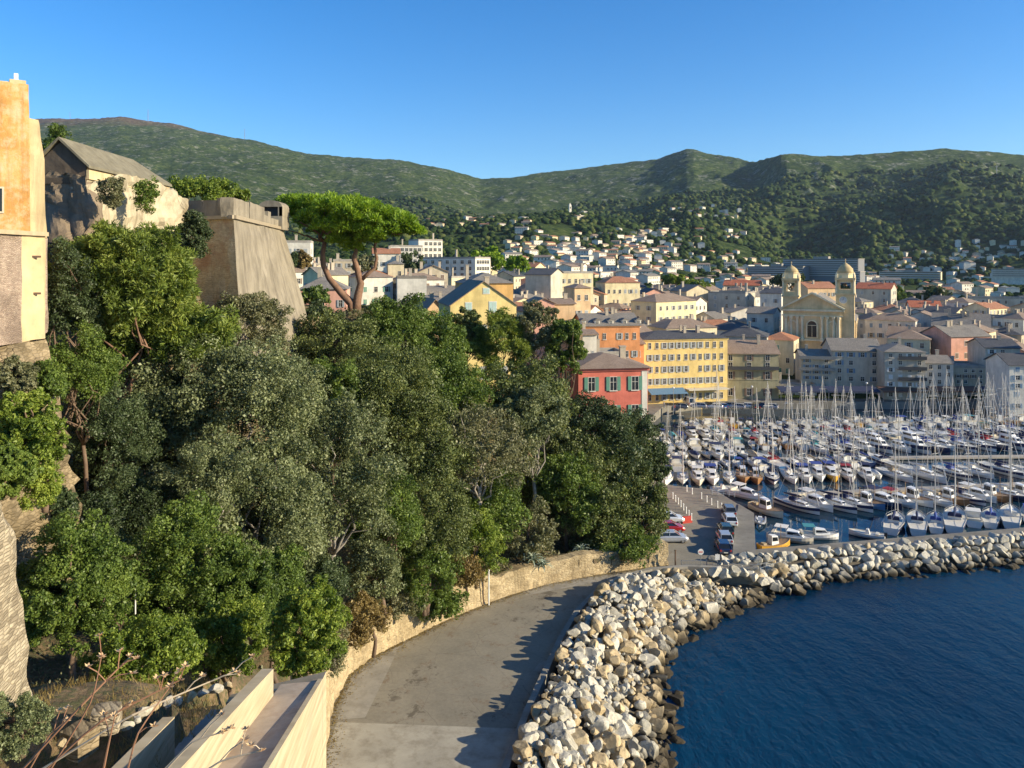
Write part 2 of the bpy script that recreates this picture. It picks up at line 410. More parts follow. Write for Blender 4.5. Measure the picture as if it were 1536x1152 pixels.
# ridge pylons
def pylon(px, pytop, pybase, label, w=2.2):
    ds = float(np.interp(px, sdx, sdd)) if px != 1495 else 2550
    top = P(px, pytop, ds); base = P(px, pybase, ds); h = top.z-base.z+25
    mb = MB(); mb.tube([(0,0,0),(0,0,h)], [w, w*.35], 6)
    for k in range(4):
        zz = h*(.55+.13*k); mb.box(-w*2.0+k*.3, w*2.0-k*.3, -.6, .6, zz, zz+1.6)
    o = mb.build("radio_mast", plain("mastgrey", (.25,.25,.26)), loc=(base.x, base.y, base.z-25))
    setp(o, label, "radio mast", "radio masts on the ridges")
pylon(105,168,180,"thin radio mast on the ridge just beside the orange palace wall",1.6)
pylon(222,164,182,"tall radio mast beside the rocky bald summit",2.2)
pylon(367,193,209,"lone radio mast on the ridge above the chapel roof and bastion",1.8)
pylon(1495,248,276,"white radio mast on the shoulder of the eastern mountain",2.0)

# ------------------------------------------------------------------ sea, harbour, quays
m, nt, b = _mat("seawater"); pos = geo_pos(nt, (1, .55, 1)); 
w1 = noise(nt, pos, .45, 7, .62); w2 = noise(nt, pos, 2.2, 4, .6)
wm = N(nt, "ShaderNodeMath", operation='MULTIPLY_ADD'); nt.links.new(w2, wm.inputs[0]); wm.inputs[1].default_value = .25; nt.links.new(w1, wm.inputs[2])
nt.links.new(ramp(nt, noise(nt, pos, .03, 4), [(.35, (.001,.018,.044)), (.65, (.002,.036,.078))]), b.inputs['Base Color'])
b.inputs['Roughness'].default_value = .10; b.inputs['IOR'].default_value = 1.33; b.inputs['Specular IOR Level'].default_value = .35
bump(nt, b, wm.outputs[0], .9, .35); SEA = m
m, nt, b = _mat("harbourwater"); pos = geo_pos(nt, (1, .5, 1)); w1 = noise(nt, pos, .9, 4, .5)
b.inputs['Base Color'].default_value = (.006,.028,.05,1); b.inputs['Roughness'].default_value = .05; b.inputs['IOR'].default_value = 1.33
bump(nt, b, w1, .35, .08); HARB = m
mb = MB(); mb.add([(-13800,-300,0),(13800,-300,0),(13800,6900,0),(-13800,6900,0)], [(0,1,2,3)])
setp(mb.build("sea", SEA), kind='structure')

QZ = 2.0
m, nt, b = _mat("asphalt"); pos = geo_pos(nt)
a1 = noise(nt, pos, .22, 6, .6); a2 = noise(nt, pos, 3.0, 5, .7); a3 = noise(nt, geo_pos(nt, (1,.25,1)), 1.1, 4)
c = ramp(nt, a1, [(.3, (.18,.165,.12)), (.5, (.245,.22,.16)), (.7, (.31,.28,.205))])
c = mixc(nt, .35, c, ramp(nt, a2, [(.3, (.13,.12,.1)), (.7, (.3,.27,.22))]))
c = mixc(nt, ramp(nt, noise(nt, pos, .55, 5, .8), [(.56, (0,0,0)), (.66, (.7,.7,.7))]), c, (.17,.12,.075))
c = mixc(nt, ramp(nt, noise(nt, pos, .19, 8, .75), [(.585, (0,0,0)), (.63, (.75,.75,.75))]), c, (.085,.07,.05))
cwn = N(nt, "ShaderNodeTexNoise", Scale=.8, Detail=5.0); nt.links.new(pos, cwn.inputs['Vector']); cwm = mixc(nt, .35, pos, cwn.outputs['Color'], 'ADD')
cv = N(nt, "ShaderNodeTexVoronoi", Scale=.23); cv.feature = 'DISTANCE_TO_EDGE'; nt.links.new(cwm, cv.inputs['Vector'])
c = mixc(nt, ramp(nt, cv.outputs['Distance'], [(0, (.45,.45,.45)), (.006, (0,0,0))]), c, (.06,.05,.04))
nt.links.new(c, b.inputs['Base Color']); b.inputs['Roughness'].default_value = .9; bump(nt, b, a2, .3, .02); ASPH = m
CONC = plaster("concrete_slab", (.36,.335,.27), (.14,.11,.07), .6, .35, .2, streak=False)
CONC2 = plaster("concrete_grey", (.30,.28,.235), (.12,.1,.07), .5, .5, .2, streak=False)
DASPH = plaster("dark_asphalt", (.12,.11,.09), (.06,.05,.045), .4, .4, .25, streak=False)
QUAYM = plaster("quay_paving", (.22,.205,.17), (.1,.085,.06), .5, .3, .2, streak=False)

LW = [(470,1240),(487,1140),(500,1060),(525,1012),(560,985),(600,965),(650,940),(700,918),(760,895),(820,877),(900,862),(960,853),(1003,848)]   # foot of the retaining wall
RW = [(728,1240),(757,1152),(785,1080),(812,1020),(838,965),(862,925),(893,893),(930,872),(975,860),(1030,856),(1080,858)]                            # foot of the low sea wall
LWp = [PZ(x, y, QZ) for x, y in LW]; RWp = [PZ(x, y, QZ) for x, y in RW]
EDGE = [PZ(x, y, QZ) for x, y in [(1140,862),(1134,838),(1131,771),(1073,735),(995,727)]]
def polysheet(name, pts, z, mat, kind='structure', z0=None):
    mb = MB()
    if z0 is None: mb.add([(p[0], p[1], z) for p in pts], [tuple(range(len(pts)))])
    else: mb.prism([(p[0], p[1]) for p in pts], z0, z)
    o = mb.build(name, mat); o['kind'] = kind; return o
# road and car park: one slab with its edge down to the water
road = [PZ(380,1240,QZ), Vector((-45, 60, QZ))][:1]
poly = [Vector((-6,44,0))] + [Vector((p.x, p.y, 0)) for p in RWp] + EDGE + [Vector((22,150,0)), Vector((-40,150,0)), Vector((-40,44,0))]
# (left part runs on under the hillside)
polysheet("road", poly[:1] + poly[1:], QZ, ASPH, z0=-1)
# far quay and the west quay
polysheet("quay", [(-60,151),(26,151),(30,180),(40,205),(52,212),(300,212),(300,222),(-60,222)], QZ-.01, QUAYM, z0=-1)
# harbour basin
polysheet("harbour_water", [EDGE[0]+Vector((0,.5,0)), EDGE[1], EDGE[2], EDGE[3], EDGE[4], Vector((20,150,0)), Vector((20,214,0)), Vector((300,214,0)), Vector((300,154,0)), Vector((112,115.6,0)), Vector((34,99.6,0))], .02, HARB)
# concrete patches on the road
def patch(name, pts, mat, z):
    q = [PZ(x, y, QZ) for x, y in pts]; polysheet(name, q, z, mat)
patch("road_patch", [(470,1240),(728,1240),(757,1152),(780,1093),(640,1088),(505,1083),(487,1140)], CONC, QZ+.004)
patch("road_patch", [(506,1080),(548,1076),(585,1000),(600,968),(562,986),(528,1013)], CONC2, QZ+.004)
patch("road_patch", [(770,880),(1000,851),(985,856),(790,893)], CONC2, QZ+.005)
patch("road_patch", [(812,990),(829,992),(820,1007),(800,1006)], CONC2, QZ+.006)
# raised kerbed walkway beside the basin
def offs(pts, d):
    out = []
    for i, p in enumerate(pts):
        a = pts[max(i-1, 0)]; c = pts[min(i+1, len(pts)-1)]
        t = Vector((c[0]-a[0], c[1]-a[1])).normalized(); out.append(Vector((p[0]-t.y*d, p[1]+t.x*d, p[2] if len(p) > 2 else 0)))
    return out
wk = [PZ(x, y, QZ) for x, y in [(1098,845),(1134,838),(1131,771),(1108,757),(1102,790)]]
polysheet("walkway", wk, QZ+.14, QUAYM, z0=QZ-.2)
# ------------------------------------------------------------------ near hillside below the citadel
CTRL = [  # (px, py, D) seen or inferred ground points
 (110,1090,22),(60,1060,22),(200,1130,20),(330,1080,30),(60,1070,27),(190,860,44),(120,800,46),(300,980,34),(330,900,44),(420,920,50),(470,1000,52),
 (400,760,60),(520,880,60),(600,900,72),(640,745,84),(300,560,78),(200,520,66),(180,400,64),(260,400,72),(380,470,84),(455,492,98),(300,560,70),
 (540,465,108),(600,520,108),(480,560,90),(560,640,88),(700,580,112),(680,700,95),(780,700,108),(720,830,88),(850,740,112),(930,760,112),(850,830,98),(980,815,100),(1000,700,118),
 (430,455,150),(560,500,150),(700,560,150),(850,640,150),(950,700,150)]
cx = np.array([tuple(P(*c)) for c in CTRL])
extra = [(-60,10,27),(-40,0,27),(-20,-5,26),(-60,60,44),(-60,100,44),(-60,150,44),(-12,20,24),(-12,34,17),(-14,46,11)]
cx = np.vstack([cx, np.array(extra, float)])
wl_ = [offs(LWp, 1.2)[i] for i in range(len(LWp))]
WALLH = np.interp([p.y for p in LWp], [45,60,68,76,86,95,106], [5.4,4.8,4.3,3.6,2.7,2.2,1.7])
wallpts = []
for i in range(len(wl_)-1):
    for f in (0, .33, .66):
        q = wl_[i].lerp(wl_[i+1], f); h = WALLH[i]*(1-f)+WALLH[i+1]*f; wallpts.append((q.x, q.y, QZ+h-.3))
cx = np.vstack([cx, np.array(wallpts)])
def slope_z(X, Y):
    X = np.asarray(X, float); Y = np.asarray(Y, float)
    d2 = (X[..., None]-cx[:, 0])**2 + (Y[..., None]-cx[:, 1])**2 + .6
    w = d2**-1.9
    z = (w*cx[:, 2]).sum(-1)/w.sum(-1)
    return z + fbm(X/4, Y/4, 3, 31)*.7
m, nt, b = _mat("hillside_soil"); pos = geo_pos(nt)
s1 = noise(nt, pos, .6, 7, .7); s2 = noise(nt, pos, 4, 5, .7)
c = ramp(nt, s1, [(.3, (.05,.045,.022)), (.45, (.12,.085,.045)), (.6, (.22,.15,.08)), (.75, (.3,.24,.15))])
c = mixc(nt, ramp(nt, s2, [(.45, (0,0,0)), (.6, (.8,.8,.8))]), c, (.06,.075,.025))
nt.links.new(c, b.inputs['Base Color']); b.inputs['Roughness'].default_value = 1; bump(nt, b, s2, 1.0, .12); SOIL = m
def inside(poly, x, y):
    c = False; n = len(poly); j = n-1
    for i in range(n):
        xi, yi = poly[i][0], poly[i][1]; xj, yj = poly[j][0], poly[j][1]
        if (yi > y) != (yj > y) and x < (xj-xi)*(y-yi)/(yj-yi)+xi: c = not c
        j = i
    return c
def build_slope():
    xs = np.arange(-75, 24.01, .8); ys = np.arange(-6, 152.1, .8)
    X, Y = np.meshgrid(xs, ys)
    # right limit: behind the retaining wall
    wy = np.array([p.y for p in LWp]); wx = np.array([p.x for p in offs(LWp, 1.45)])
    o = np.argsort(wy); lim = np.interp(Y, np.concatenate([[-10, 40], wy[o], [112, 126, 152]]), np.concatenate([[-7.8, -12.5], wx[o], [19.5, 20.5, 21.5]]))
    Xc = np.minimum(X, lim)
    Z = slope_z(Xc, Y)
    Z = np.where(Y > 108, np.minimum(Z, QZ-.3 + np.maximum(0, (lim-Xc))*.9 + 0), Z)
    Z = np.where((X > lim+.8), np.minimum(Z, 0.5), Z)
    V = np.stack([Xc, Y, Z], -1).reshape(-1, 3); nc = len(xs); nr = len(ys)
    i = np.arange(nr-1)[:, None]*nc + np.arange(nc-1)[None, :]
    Fq = np.stack([i, i+1, i+1+nc, i+nc], -1).reshape(-1, 4)
    keep = (X-lim).reshape(-1)[Fq].max(1) < 1.7
    o = link("hillside", np_mesh("hillside", V, Fq[keep], SOIL, smooth=True)); o['kind'] = 'structure'
build_slope()

# ------------------------------------------------------------------ masonry materials
STONE_OLD = masonry("old_stone", (.26,.20,.115), (.36,.28,.17), (.11,.085,.05), .45, .2, .25)  # tone lowered overall to carry the lower rampart's shade
STONE_PALE = masonry("pale_stone", (.34,.28,.19), (.46,.39,.27), (.14,.11,.07), .36, .13, .2)
STONE_PINK = masonry("pink_stone", (.44,.33,.25), (.50,.40,.30), (.30,.22,.16), .22, .09, .5)
RET = masonry("retaining_stone", (.40,.31,.18), (.50,.41,.25), (.2,.15,.085), .8, .35, .65, stain=(.20,.15,.08))
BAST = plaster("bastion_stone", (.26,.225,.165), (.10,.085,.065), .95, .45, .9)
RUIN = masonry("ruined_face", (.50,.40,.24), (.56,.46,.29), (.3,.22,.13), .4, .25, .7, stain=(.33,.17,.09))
CHAP = plaster("chapel_shaded", (.12,.095,.07), (.045,.035,.028), .7, .5, .6)  # gable's shade put into a darker tone than the side wall
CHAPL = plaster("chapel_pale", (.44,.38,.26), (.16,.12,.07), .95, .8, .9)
ORANGE = plaster("orange_render", (.55,.30,.09), (.56,.44,.25), 1.0, .6, .6)
def mottled(name, a, b_, c_, d_):
    m, nt, b = _mat(name); pos = geo_pos(nt)
    n1 = noise(nt, pos, .55, 7, .72); n2 = noise(nt, pos, 1.7, 6, .75); n3 = noise(nt, geo_pos(nt, (1,1,.10)), 1.3, 5, .7)
    c = ramp(nt, n1, [(.30, a), (.46, b_), (.56, c_), (.68, d_)])
    c = mixc(nt, ramp(nt, n2, [(.46, (0,0,0)), (.62, (.75,.75,.75))]), c, d_)
    c = mixc(nt, ramp(nt, n3, [(.50, (0,0,0)), (.66, (.55,.55,.55))]), c, tuple(k*.45 for k in b_))
    nt.links.new(c, b.inputs['Base Color']); b.inputs['Roughness'].default_value = .92; b.inputs['Specular IOR Level'].default_value = .2
    bump(nt, b, noise(nt, pos, 3, 8, .8), .8, .06); return m
ORANGE = mottled("orange_weathered", (.40,.20,.06), (.55,.29,.09), (.62,.37,.14), (.58,.46,.28))
CREAMW = plaster("cream_render_old", (.55,.43,.24), (.28,.19,.10), .8, .5, .5)
SLATE = plaster("stone_slate", (.20,.18,.125), (.10,.085,.06), .6, 1.2, 1.0, streak=False)
ROCKM = plaster("raw_rock", (.22,.17,.115), (.07,.055,.04), .7, .8, 1.5)
def nb_rough(me, amp, seed=1, keep=None):
    """push vertices about a little so that old walls are not dead straight"""
    r = random.Random(seed)
    for v in me.vertices:
        v.co.x += r.uniform(-amp, amp); v.co.y += r.uniform(-amp, amp); v.co.z += r.uniform(-amp, amp)
def subdiv(o, cuts, amp, seed=1, sc_=1.2):
    cuts = cuts if len(o.data.vertices) > 60 else cuts+3
    import bmesh
    bm = bmesh.new(); bm.from_mesh(o.data); bmesh.ops.triangulate(bm, faces=[f for f in bm.faces if len(f.verts) > 4])
    bmesh.ops.subdivide_edges(bm, edges=bm.edges, cuts=cuts, use_grid_fill=True); bm.normal_update()
    for v in bm.verts:
        p = v.co; n = float(fbm(np.array(p.x*sc_+p.z*.7), np.array(p.y*sc_-p.z*.9), 3, seed))
        v.co = p + v.normal*n*amp
    bm.to_mesh(o.data); bm.free()

# ---- retaining wall along the road
def retaining():
    outer = LWp; n = len(outer); inner = offs(LWp, 1.6)
    mb = MB(); vs = []; rows = 7; sub = 9
    path = []
    for i in range(n-1):
        for s in range(sub): path.append((outer[i].lerp(outer[i+1], s/sub), inner[i].lerp(inner[i+1], s/sub), WALLH[i]+(WALLH[i+1]-WALLH[i])*s/sub))
    path.append((outer[-1], inner[-1], WALLH[-1]))
    N_ = len(path); V = []
    for k, (o_, i_, h) in enumerate(path):
        hh = h + float(fbm(np.array(k*.16), np.array(3.), 4, 7))*.9
        for r_ in range(rows+1):
            f = r_/rows; bt = o_.lerp(i_, f*.22)
            j = (rnd.random()-.5)*.28*(f > 0) ; V.append((bt.x + j, bt.y + (rnd.random()-.5)*.15, QZ-.6+(hh+.6)*f))
        V.append((i_.x, i_.y, QZ+hh+.05)); V.append((i_.x, i_.y, QZ-.6))
    c = rows+3; Fs = []
    for k in range(N_-1):
        for r_ in range(c-1): a = k*c+r_; Fs.append((a, a+c, a+c+1, a+1))
    Fs.append(tuple(range(c))); Fs.append(tuple((N_-1)*c + r_ for r_ in range(c))[::-1])
    mb.add(V, Fs); o = mb.build("retaining_wall", RET)
    setp(o, "long rough stone retaining wall curving along the road under the trees", "wall"); return o
retaining()
# paler rendered low wall at the far end of the road
p0, p1 = PZ(800,884,QZ), PZ(1000,849,QZ)

# ---- low sea wall between road and rocks
def seawall():
    inn = RWp[:]; out = offs(RWp, -.55); mb = MB()
    V = []; Fs = []
    for a, b_ in zip(inn, out):
        V += [(a.x, a.y, QZ-.3), (a.x, a.y, QZ+.75), (b_.x, b_.y, QZ+.75), (b_.x, b_.y, QZ-.3)]
    for k in range(len(inn)-1):
        for r_ in range(4): a = k*4+r_; bb = k*4+(r_+1) % 4; Fs.append((a, bb, bb+4, a+4))
    Fs.append((0,1,2,3)); Fs.append(tuple(4*(len(inn)-1)+i for i in (3,2,1,0)))
    mb.add(V, Fs); setp(mb.build("sea_wall", CONC2), "low grey concrete wall between the road and the boulders", "wall")
seawall()

# ---- orange palace block with its pale buttress and stone base
def palace():
    """the visible face runs away from the camera, turned to the morning sun"""
    c = P(47,300,42.0); rz = R(36)
    t = empty("palace", (c.x, c.y, 20), rz, "orange rendered palace wall with pale corner and one narrow dark window", "building")
    Mi = (Matrix.Translation(t.location) @ Matrix.Rotation(rz, 4, 'Z')).inverted()
    zt = P(46,127,42).z-20; zb = P(46,352,42).z-20; zl = zb-5
    mb = MB(); mb.loft([(-40,0,zb-3),(0,0,zb-3),(-.4,9,zb-3),(-40,9,zb-3)], [(-40,0,zt),(-.12,0,zt),(-.5,9,zt),(-40,9,zt)])
    w = mb.build("wall", ORANGE, t); subdiv(w, 10, .05, 3)
    mb = MB(); x = -.2
    while x > -16:
        wd = rnd.uniform(.3,.9); mb.box(x-wd, x-.04, .05, 1.0, zt-.05, zt+rnd.uniform(.03,.2)); x -= wd
    mb.build("parapet", CREAMW, t)
    z1 = P(50,180,42.5).z-20; z2 = P(60,240,42.5).z-20
    def X(px, d=0.0): return px_at(px)
    def px_at(px, yy=.25):   # local x where the face plane meets the pixel column
        u = (px-768)/F; ca, sa = math.cos(rz), math.sin(rz)
        # c + s*(ca,sa) + yy*(-sa,ca) has x/y = u
        x0 = c.x - yy*sa; y0 = c.y + yy*ca
        return (u*y0-x0)/(ca-u*sa)
    mb = MB()
    def ringq(xr, z): return [(-.8,.12,z),(xr,.12,z),(xr-.4,4,z),(-.8,4,z)]
    mb.loft(ringq(px_at(72), zl), ringq(px_at(66), z2), 0); mb.loft(ringq(px_at(66), z2+.003), ringq(px_at(58), z1), 0)
    bt = mb.build("buttress", CREAMW, t); subdiv(bt, 5, .10, 8)
    xw = px_at(2,0); zw0 = P(0,308,37).z-20; zw1 = P(0,270,37).z-20
    fr = MB(); fr.box(xw-.7, xw+.12, -.06, .1, zw0-.1, zw1+.1); f = fr.build("window", plain("stone_trim", (.5,.42,.3)), t)
    mb = MB(); mb.box(xw-.6, xw+.03, -.09, .0, zw0, zw1); mb.build("pane", plain("dark_glass", (.01,.012,.015), .15), f)
    ax = px_at(24, 1.0); mb = MB(); mb.tube([(ax,1,zt-.2),(ax,1,zt+.6)], .05, 6); mb.box(ax-.1, ax+.1, .9, 1.1, zt+.35, zt+.7); mb.build("antenna", plain("white_metal", (.8,.8,.8)), t)
palace()
def traced(name, front, back, mat, label, cat, rough=0.12, cuts=4, seed=2, parent=None):
    """a solid between two outlines given as world points of equal count"""
    mb = MB(); mb.loft(front, back); o = mb.build(name, mat, parent); subdiv(o, cuts, rough, seed)
    if parent is None: setp(o, label, cat)
    return o
# stone turret under the palace: pinkish face and brighter face meeting at a corner
def base_tower():
    A0 = P(-130,400,30); A = P(28,400,36.5); B_ = P(65,400,38.2)
    tz = P(28,352,36.5).z; bz = P(28,513,36.5).z
    t = empty("bastion_turret", (A.x, A.y, bz), 0, "square stone turret with pinkish face and bright side under the orange palace", "wall")
    def q(v, z, dx=0, dy=0): return (v.x-A.x+dx, v.y-A.y+dy, z-bz)
    ca = P(28,400,36.5)
    mb = MB(); lo = [q(A0,bz),q(A,bz,.15),q(B_,bz,.1),q(B_,bz,-4,6),q(A0,bz,-2,12)]; hi = [(x, y, tz-bz) for x, y, z in lo]
    mb.loft(lo, hi); mb.m[1] = 1
    o = mb.build("wall", [STONE_PINK, CREAMW], t); subdiv(o, 6, .06, 4)
    mb = MB(); h = tz-bz+.08
    mb.bar((lo[0][0],lo[0][1],h),(lo[1][0],lo[1][1],h),.35,.2); mb.bar((lo[1][0],lo[1][1],h+.003),(lo[2][0],lo[2][1],h+.003),.35,.2); mb.build("coping", plain("coping", (.42,.33,.2)), t)
    for (px, py) in ((50,385),(50,440)):
        p = Vector(P(px, py, 36.5+(px-28)/37*1.7)); x = p.x-A.x; y = p.y-A.y; z = p.z-bz
        mb = MB(); mb.bar((x-.4,y-.45,z),(x+.4,y-.05,z),.1,.1); mb.bar((x,y-.3,z-.45),(x,y-.3,z+.4),.08,.08); mb.build("iron_tie", plain("rust", (.12,.07,.04)), t)
base_tower()
def lower_walls():
    # overgrown wall under the turret, then the dressed wall nearer the camera
    def ring(pts, Y, dy=0): return [tuple(P(x, y, Y)) for x, y in pts]
    # overgrown wall face
    def sl(Y0, Y1, pts):  # pts: (px,py,Y)
        return [tuple(P(*p)) for p in pts]
    f = sl(0,0,[(-160,512,31),(66,512,38),(90,560,37.5),(98,640,36),(116,770,38),(122,860,39),(60,920,36),(-160,920,28)])
    bk = [(x-8, y+9, z) for x, y, z in f]
    traced("overgrown_wall", f, bk, STONE_OLD, "rough overgrown stone rampart below the pink turret, half hidden by bushes", "wall", .5, 6, 5)
    f = sl(0,0,[(-200,740,16),(0,745,21),(18,800,22.4),(32,900,22.8),(50,1056,23.2),(48,1300,22),(-200,1300,16)])
    bk = [(x-4.5, y+4, z+.2) for x, y, z in f]
    traced("stone_rampart", f, bk, STONE_PALE, "close sunlit stone rampart along the picture's left edge, tapering down", "wall", .12, 7, 6)
lower_walls()
# ---- chapel with stone-slab roof
def chapel():
    c = P(130,250,62); rz = R(0)
    t = empty("chapel", (c.x, c.y, c.z-9), rz, "abandoned chapel with stone slab roof, dark gable end and ruined pale side", "building")
    W, Lh, H = 4.2, 14.5, 9.0
    mb = MB()
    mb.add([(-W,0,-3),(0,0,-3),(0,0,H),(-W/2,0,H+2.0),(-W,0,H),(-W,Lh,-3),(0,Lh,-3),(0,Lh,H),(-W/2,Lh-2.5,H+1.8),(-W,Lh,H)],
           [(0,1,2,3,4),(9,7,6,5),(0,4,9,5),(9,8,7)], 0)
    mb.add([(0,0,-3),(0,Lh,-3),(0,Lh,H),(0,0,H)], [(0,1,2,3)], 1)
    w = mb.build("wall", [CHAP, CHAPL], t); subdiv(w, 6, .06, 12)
    mb = MB()
    e = .35
    A = (e,-.3,H-.15); B = (e,Lh+.3,H-.15); Rr = (-W/2,-.3,H+2.15); R2 = (-W/2,Lh-2.6,H+1.95); Cc = (-W-e,-.3,H-.15); D = (-W-e,Lh+.3,H-.15)
    th = .22
    def slab(pts):
        lo = pts; hi = [(x, y, z+th) for x, y, z in pts]; mb.loft(lo, hi)
    slab([A,B,R2,Rr]); slab([Rr,R2,D,Cc]); slab([B,D,R2])
    r_ = mb.build("roof", SLATE, t); subdiv(r_, 5, .03, 14)
    mb = MB(); mb.box(.0,.22,-.05,Lh+.1,H-1.0,H-.25); mb.build("cornice", CREAMW, t)
    mb = MB()
    for x in (-W+.1, -.75): mb.box(x, x+.5, -.28, 0, 0, H-1.4)
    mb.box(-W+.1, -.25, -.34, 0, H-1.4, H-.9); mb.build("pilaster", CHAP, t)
    mb = MB(); mb.box(-2.9,-1.7,-.1,.05,1.2,5.8); mb.build("doorway", plain("dark_void", (.012,.01,.01)), t)
chapel()
# rock outcrop under chapel and ruined wall to the bastion
f = [tuple(P(*p)) for p in [(75,255,62),(128,262,61),(140,330,60),(120,362,59),(70,362,59),(60,300,62)]]
traced("rock_outcrop", f, [(x-2, y+8, z) for x, y, z in f], ROCKM, "dark shaded rock outcrop beneath the chapel's gable end", "rock", .45, 10, 21)
def ruinedwall():
    pts = [(128,278,61),(180,262,66),(225,268,72),(262,285,75),(281,300,76),(281,345,76),(215,345,72),(128,372,61)]
    f = [tuple(P(*p)) for p in pts]; bk = [(x-3, y+1.5, z) for x, y, z in f]
    o = traced("ruined_wall", f, bk, CHAPL, "pale crumbling ruined wall between the chapel and the bastion", "wall", .45, 6, 23)
ruinedwall()
# ---- great bastion
def bastion():
    Y1, Y2 = 75.0, 101.0
    a = P(350,325,Y1); b_ = P(425,344,Y2); ct = (a.z+b_.z)/2
    e_b = P(374,440,Y1+1); r_b = P(455,486,97)
    l_t = P(250,322,79)
    t = empty("bastion", (a.x, a.y, 28), 0, "massive grey battered citadel bastion with corner lookout turret", "fortification")
    o = Vector(t.location)
    def q(x, y, z): return (x-o.x, y-o.y, z-o.z)
    bz = 26.0
    def down(px, py, Y, z):  # follow batter to z
        p = P(px, py, Y); return p
    # batter: offset per metre of drop, from the corner pair
    k = (r_b.x-b_.x)/(b_.z-r_b.z)
    h = ct-bz
    lo = [q(l_t.x,l_t.y-.12*h,bz), q(a.x+.10*h,a.y-.10*h,bz), q(b_.x+k*h,b_.y-.12*h,bz), q(b_.x-12,b_.y+6,bz), q(l_t.x-6,b_.y,bz)]
    hi = [q(l_t.x,l_t.y,ct), q(a.x,a.y,ct), q(b_.x,b_.y,ct), q(b_.x-12,b_.y+6,ct), q(l_t.x-6,b_.y,ct)]
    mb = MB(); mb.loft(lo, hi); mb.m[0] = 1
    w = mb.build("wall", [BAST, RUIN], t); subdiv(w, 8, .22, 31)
    # cordon
    mb = MB(); ring = [Vector(h_) for h_ in hi]
    for i in range(2): mb.bar(ring[i]+Vector((.1,-.1,0)), ring[i+1]+Vector((.1,-.1,0)), .45, .35)
    mb.build("cordon", plain("cordon", (.33,.27,.18)), t)
    # parapet with gaps
    pt = P(375,308,Y1+6).z - o.z; mb = MB()
    d = (ring[2]-ring[1]); L = d.length; d.normalize(); nrm = Vector((d.y,-d.x,0))
    def seg(s0, s1, h1, base=ring[1], dd=d):
        p = base + dd*s0; r_ = base + dd*s1; n2 = Vector((dd.y,-dd.x,0))
        lo_ = [p, r_, r_-n2*1.2, p-n2*1.2]; mb.loft([tuple(v) for v in lo_], [(v.x, v.y, v.z+h1) for v in lo_])
    seg(0, 6.5, 1.9); seg(7.0, 14.5, 2.0); seg(14.5, 16.5, 1.1); seg(16.5, 18.2, 1.7); seg(18.2, 22.8, 1.0)
    d2 = (ring[0]-ring[1]); L2 = d2.length; d2.normalize(); n_ = Vector((-d2.y, d2.x, 0))
    for s0, s1, hh in ((0,2.2,1.9),(2.2,4.2,1.75),(4.2,L2,1.8)):
        p = ring[1]+d2*s0; r_ = ring[1]+d2*s1; bk = Vector((0,1.2,0)); lo_ = [p, p+bk, r_+bk, r_]; mb.loft([tuple(v) for v in lo_], [(v.x, v.y, v.z+hh) for v in lo_])
    pp = mb.build("parapet", BAST, t); subdiv(pp, 3, .10, 33)
    # lookout turret (guerite): square body, arched openings, rounded top
    c = ring[2] - d*1.6 + Vector((-.9,0,0)); tb = MB(); w_ = 1.5
    H = P(405,303,99).z - o.z - c.z
    body = []; n = 14
    tb.box(c.x-w_-1.2, c.x+w_, c.y-w_, c.y+w_, c.z-.2, c.z+H*.45)
    for sx in (-1,1):
        for sy in (-1,1): tb.box(c.x+sx*w_-(.55 if sx > 0 else 0), c.x+sx*w_+(.55 if sx < 0 else 0), c.y+sy*w_-(.5 if sy > 0 else 0), c.y+sy*w_+(.5 if sy < 0 else 0), c.z+H*.45, c.z+H*.8)
    tb.box(c.x+w_-.4, c.x+w_+.02, c.y-w_, c.y+w_, c.z+H*.45, c.z+H*.8)
    vs = []
    for i in range(9):
        an = math.pi*i/8; vs.append((c.x-w_*math.cos(an), c.z+H*.8+ math.sin(an)*H*.24))
    tb.loft([(x, c.y-w_, z) for x, z in vs], [(x, c.y+w_, z) for x, z in vs])
    tt = tb.build("turret", BAST, t)
    mb = MB(); mb.box(c.x-w_+.4, c.x+w_-.5, c.y-w_+.5, c.y+w_-.4, c.z+H*.45, c.z+H*.8); mb.build("opening", plain("dark_void", (.012,.01,.01)), tt)
bastion()
# rubble foot of the bastion and the small concrete wall beside it
f = [tuple(P(*p)) for p in [(395,490,92),(470,480,97),(490,492,98),(470,520,96),(400,540,90)]]
traced("rubble_bank", f, [(x, y+6, z) for x, y, z in f], RUIN, "sunlit rubble bank at the foot of the bastion corner", "rock", .5, 4, 41)
mb = MB(); a = P(432,468,106); b_ = P(492,470,108); mb.loft([(a.x,a.y,a.z-3),(b_.x,b_.y,a.z-3),(b_.x,b_.y+.6,a.z-3),(a.x,a.y+.6,a.z-3)], [(a.x,a.y,a.z),(b_.x,b_.y,b_.z),(b_.x,b_.y+.6,b_.z),(a.x,a.y+.6,a.z)])
setp(mb.build("concrete_wall", CONC2), "short grey concrete wall between the bastion foot and umbrella pine", "wall")

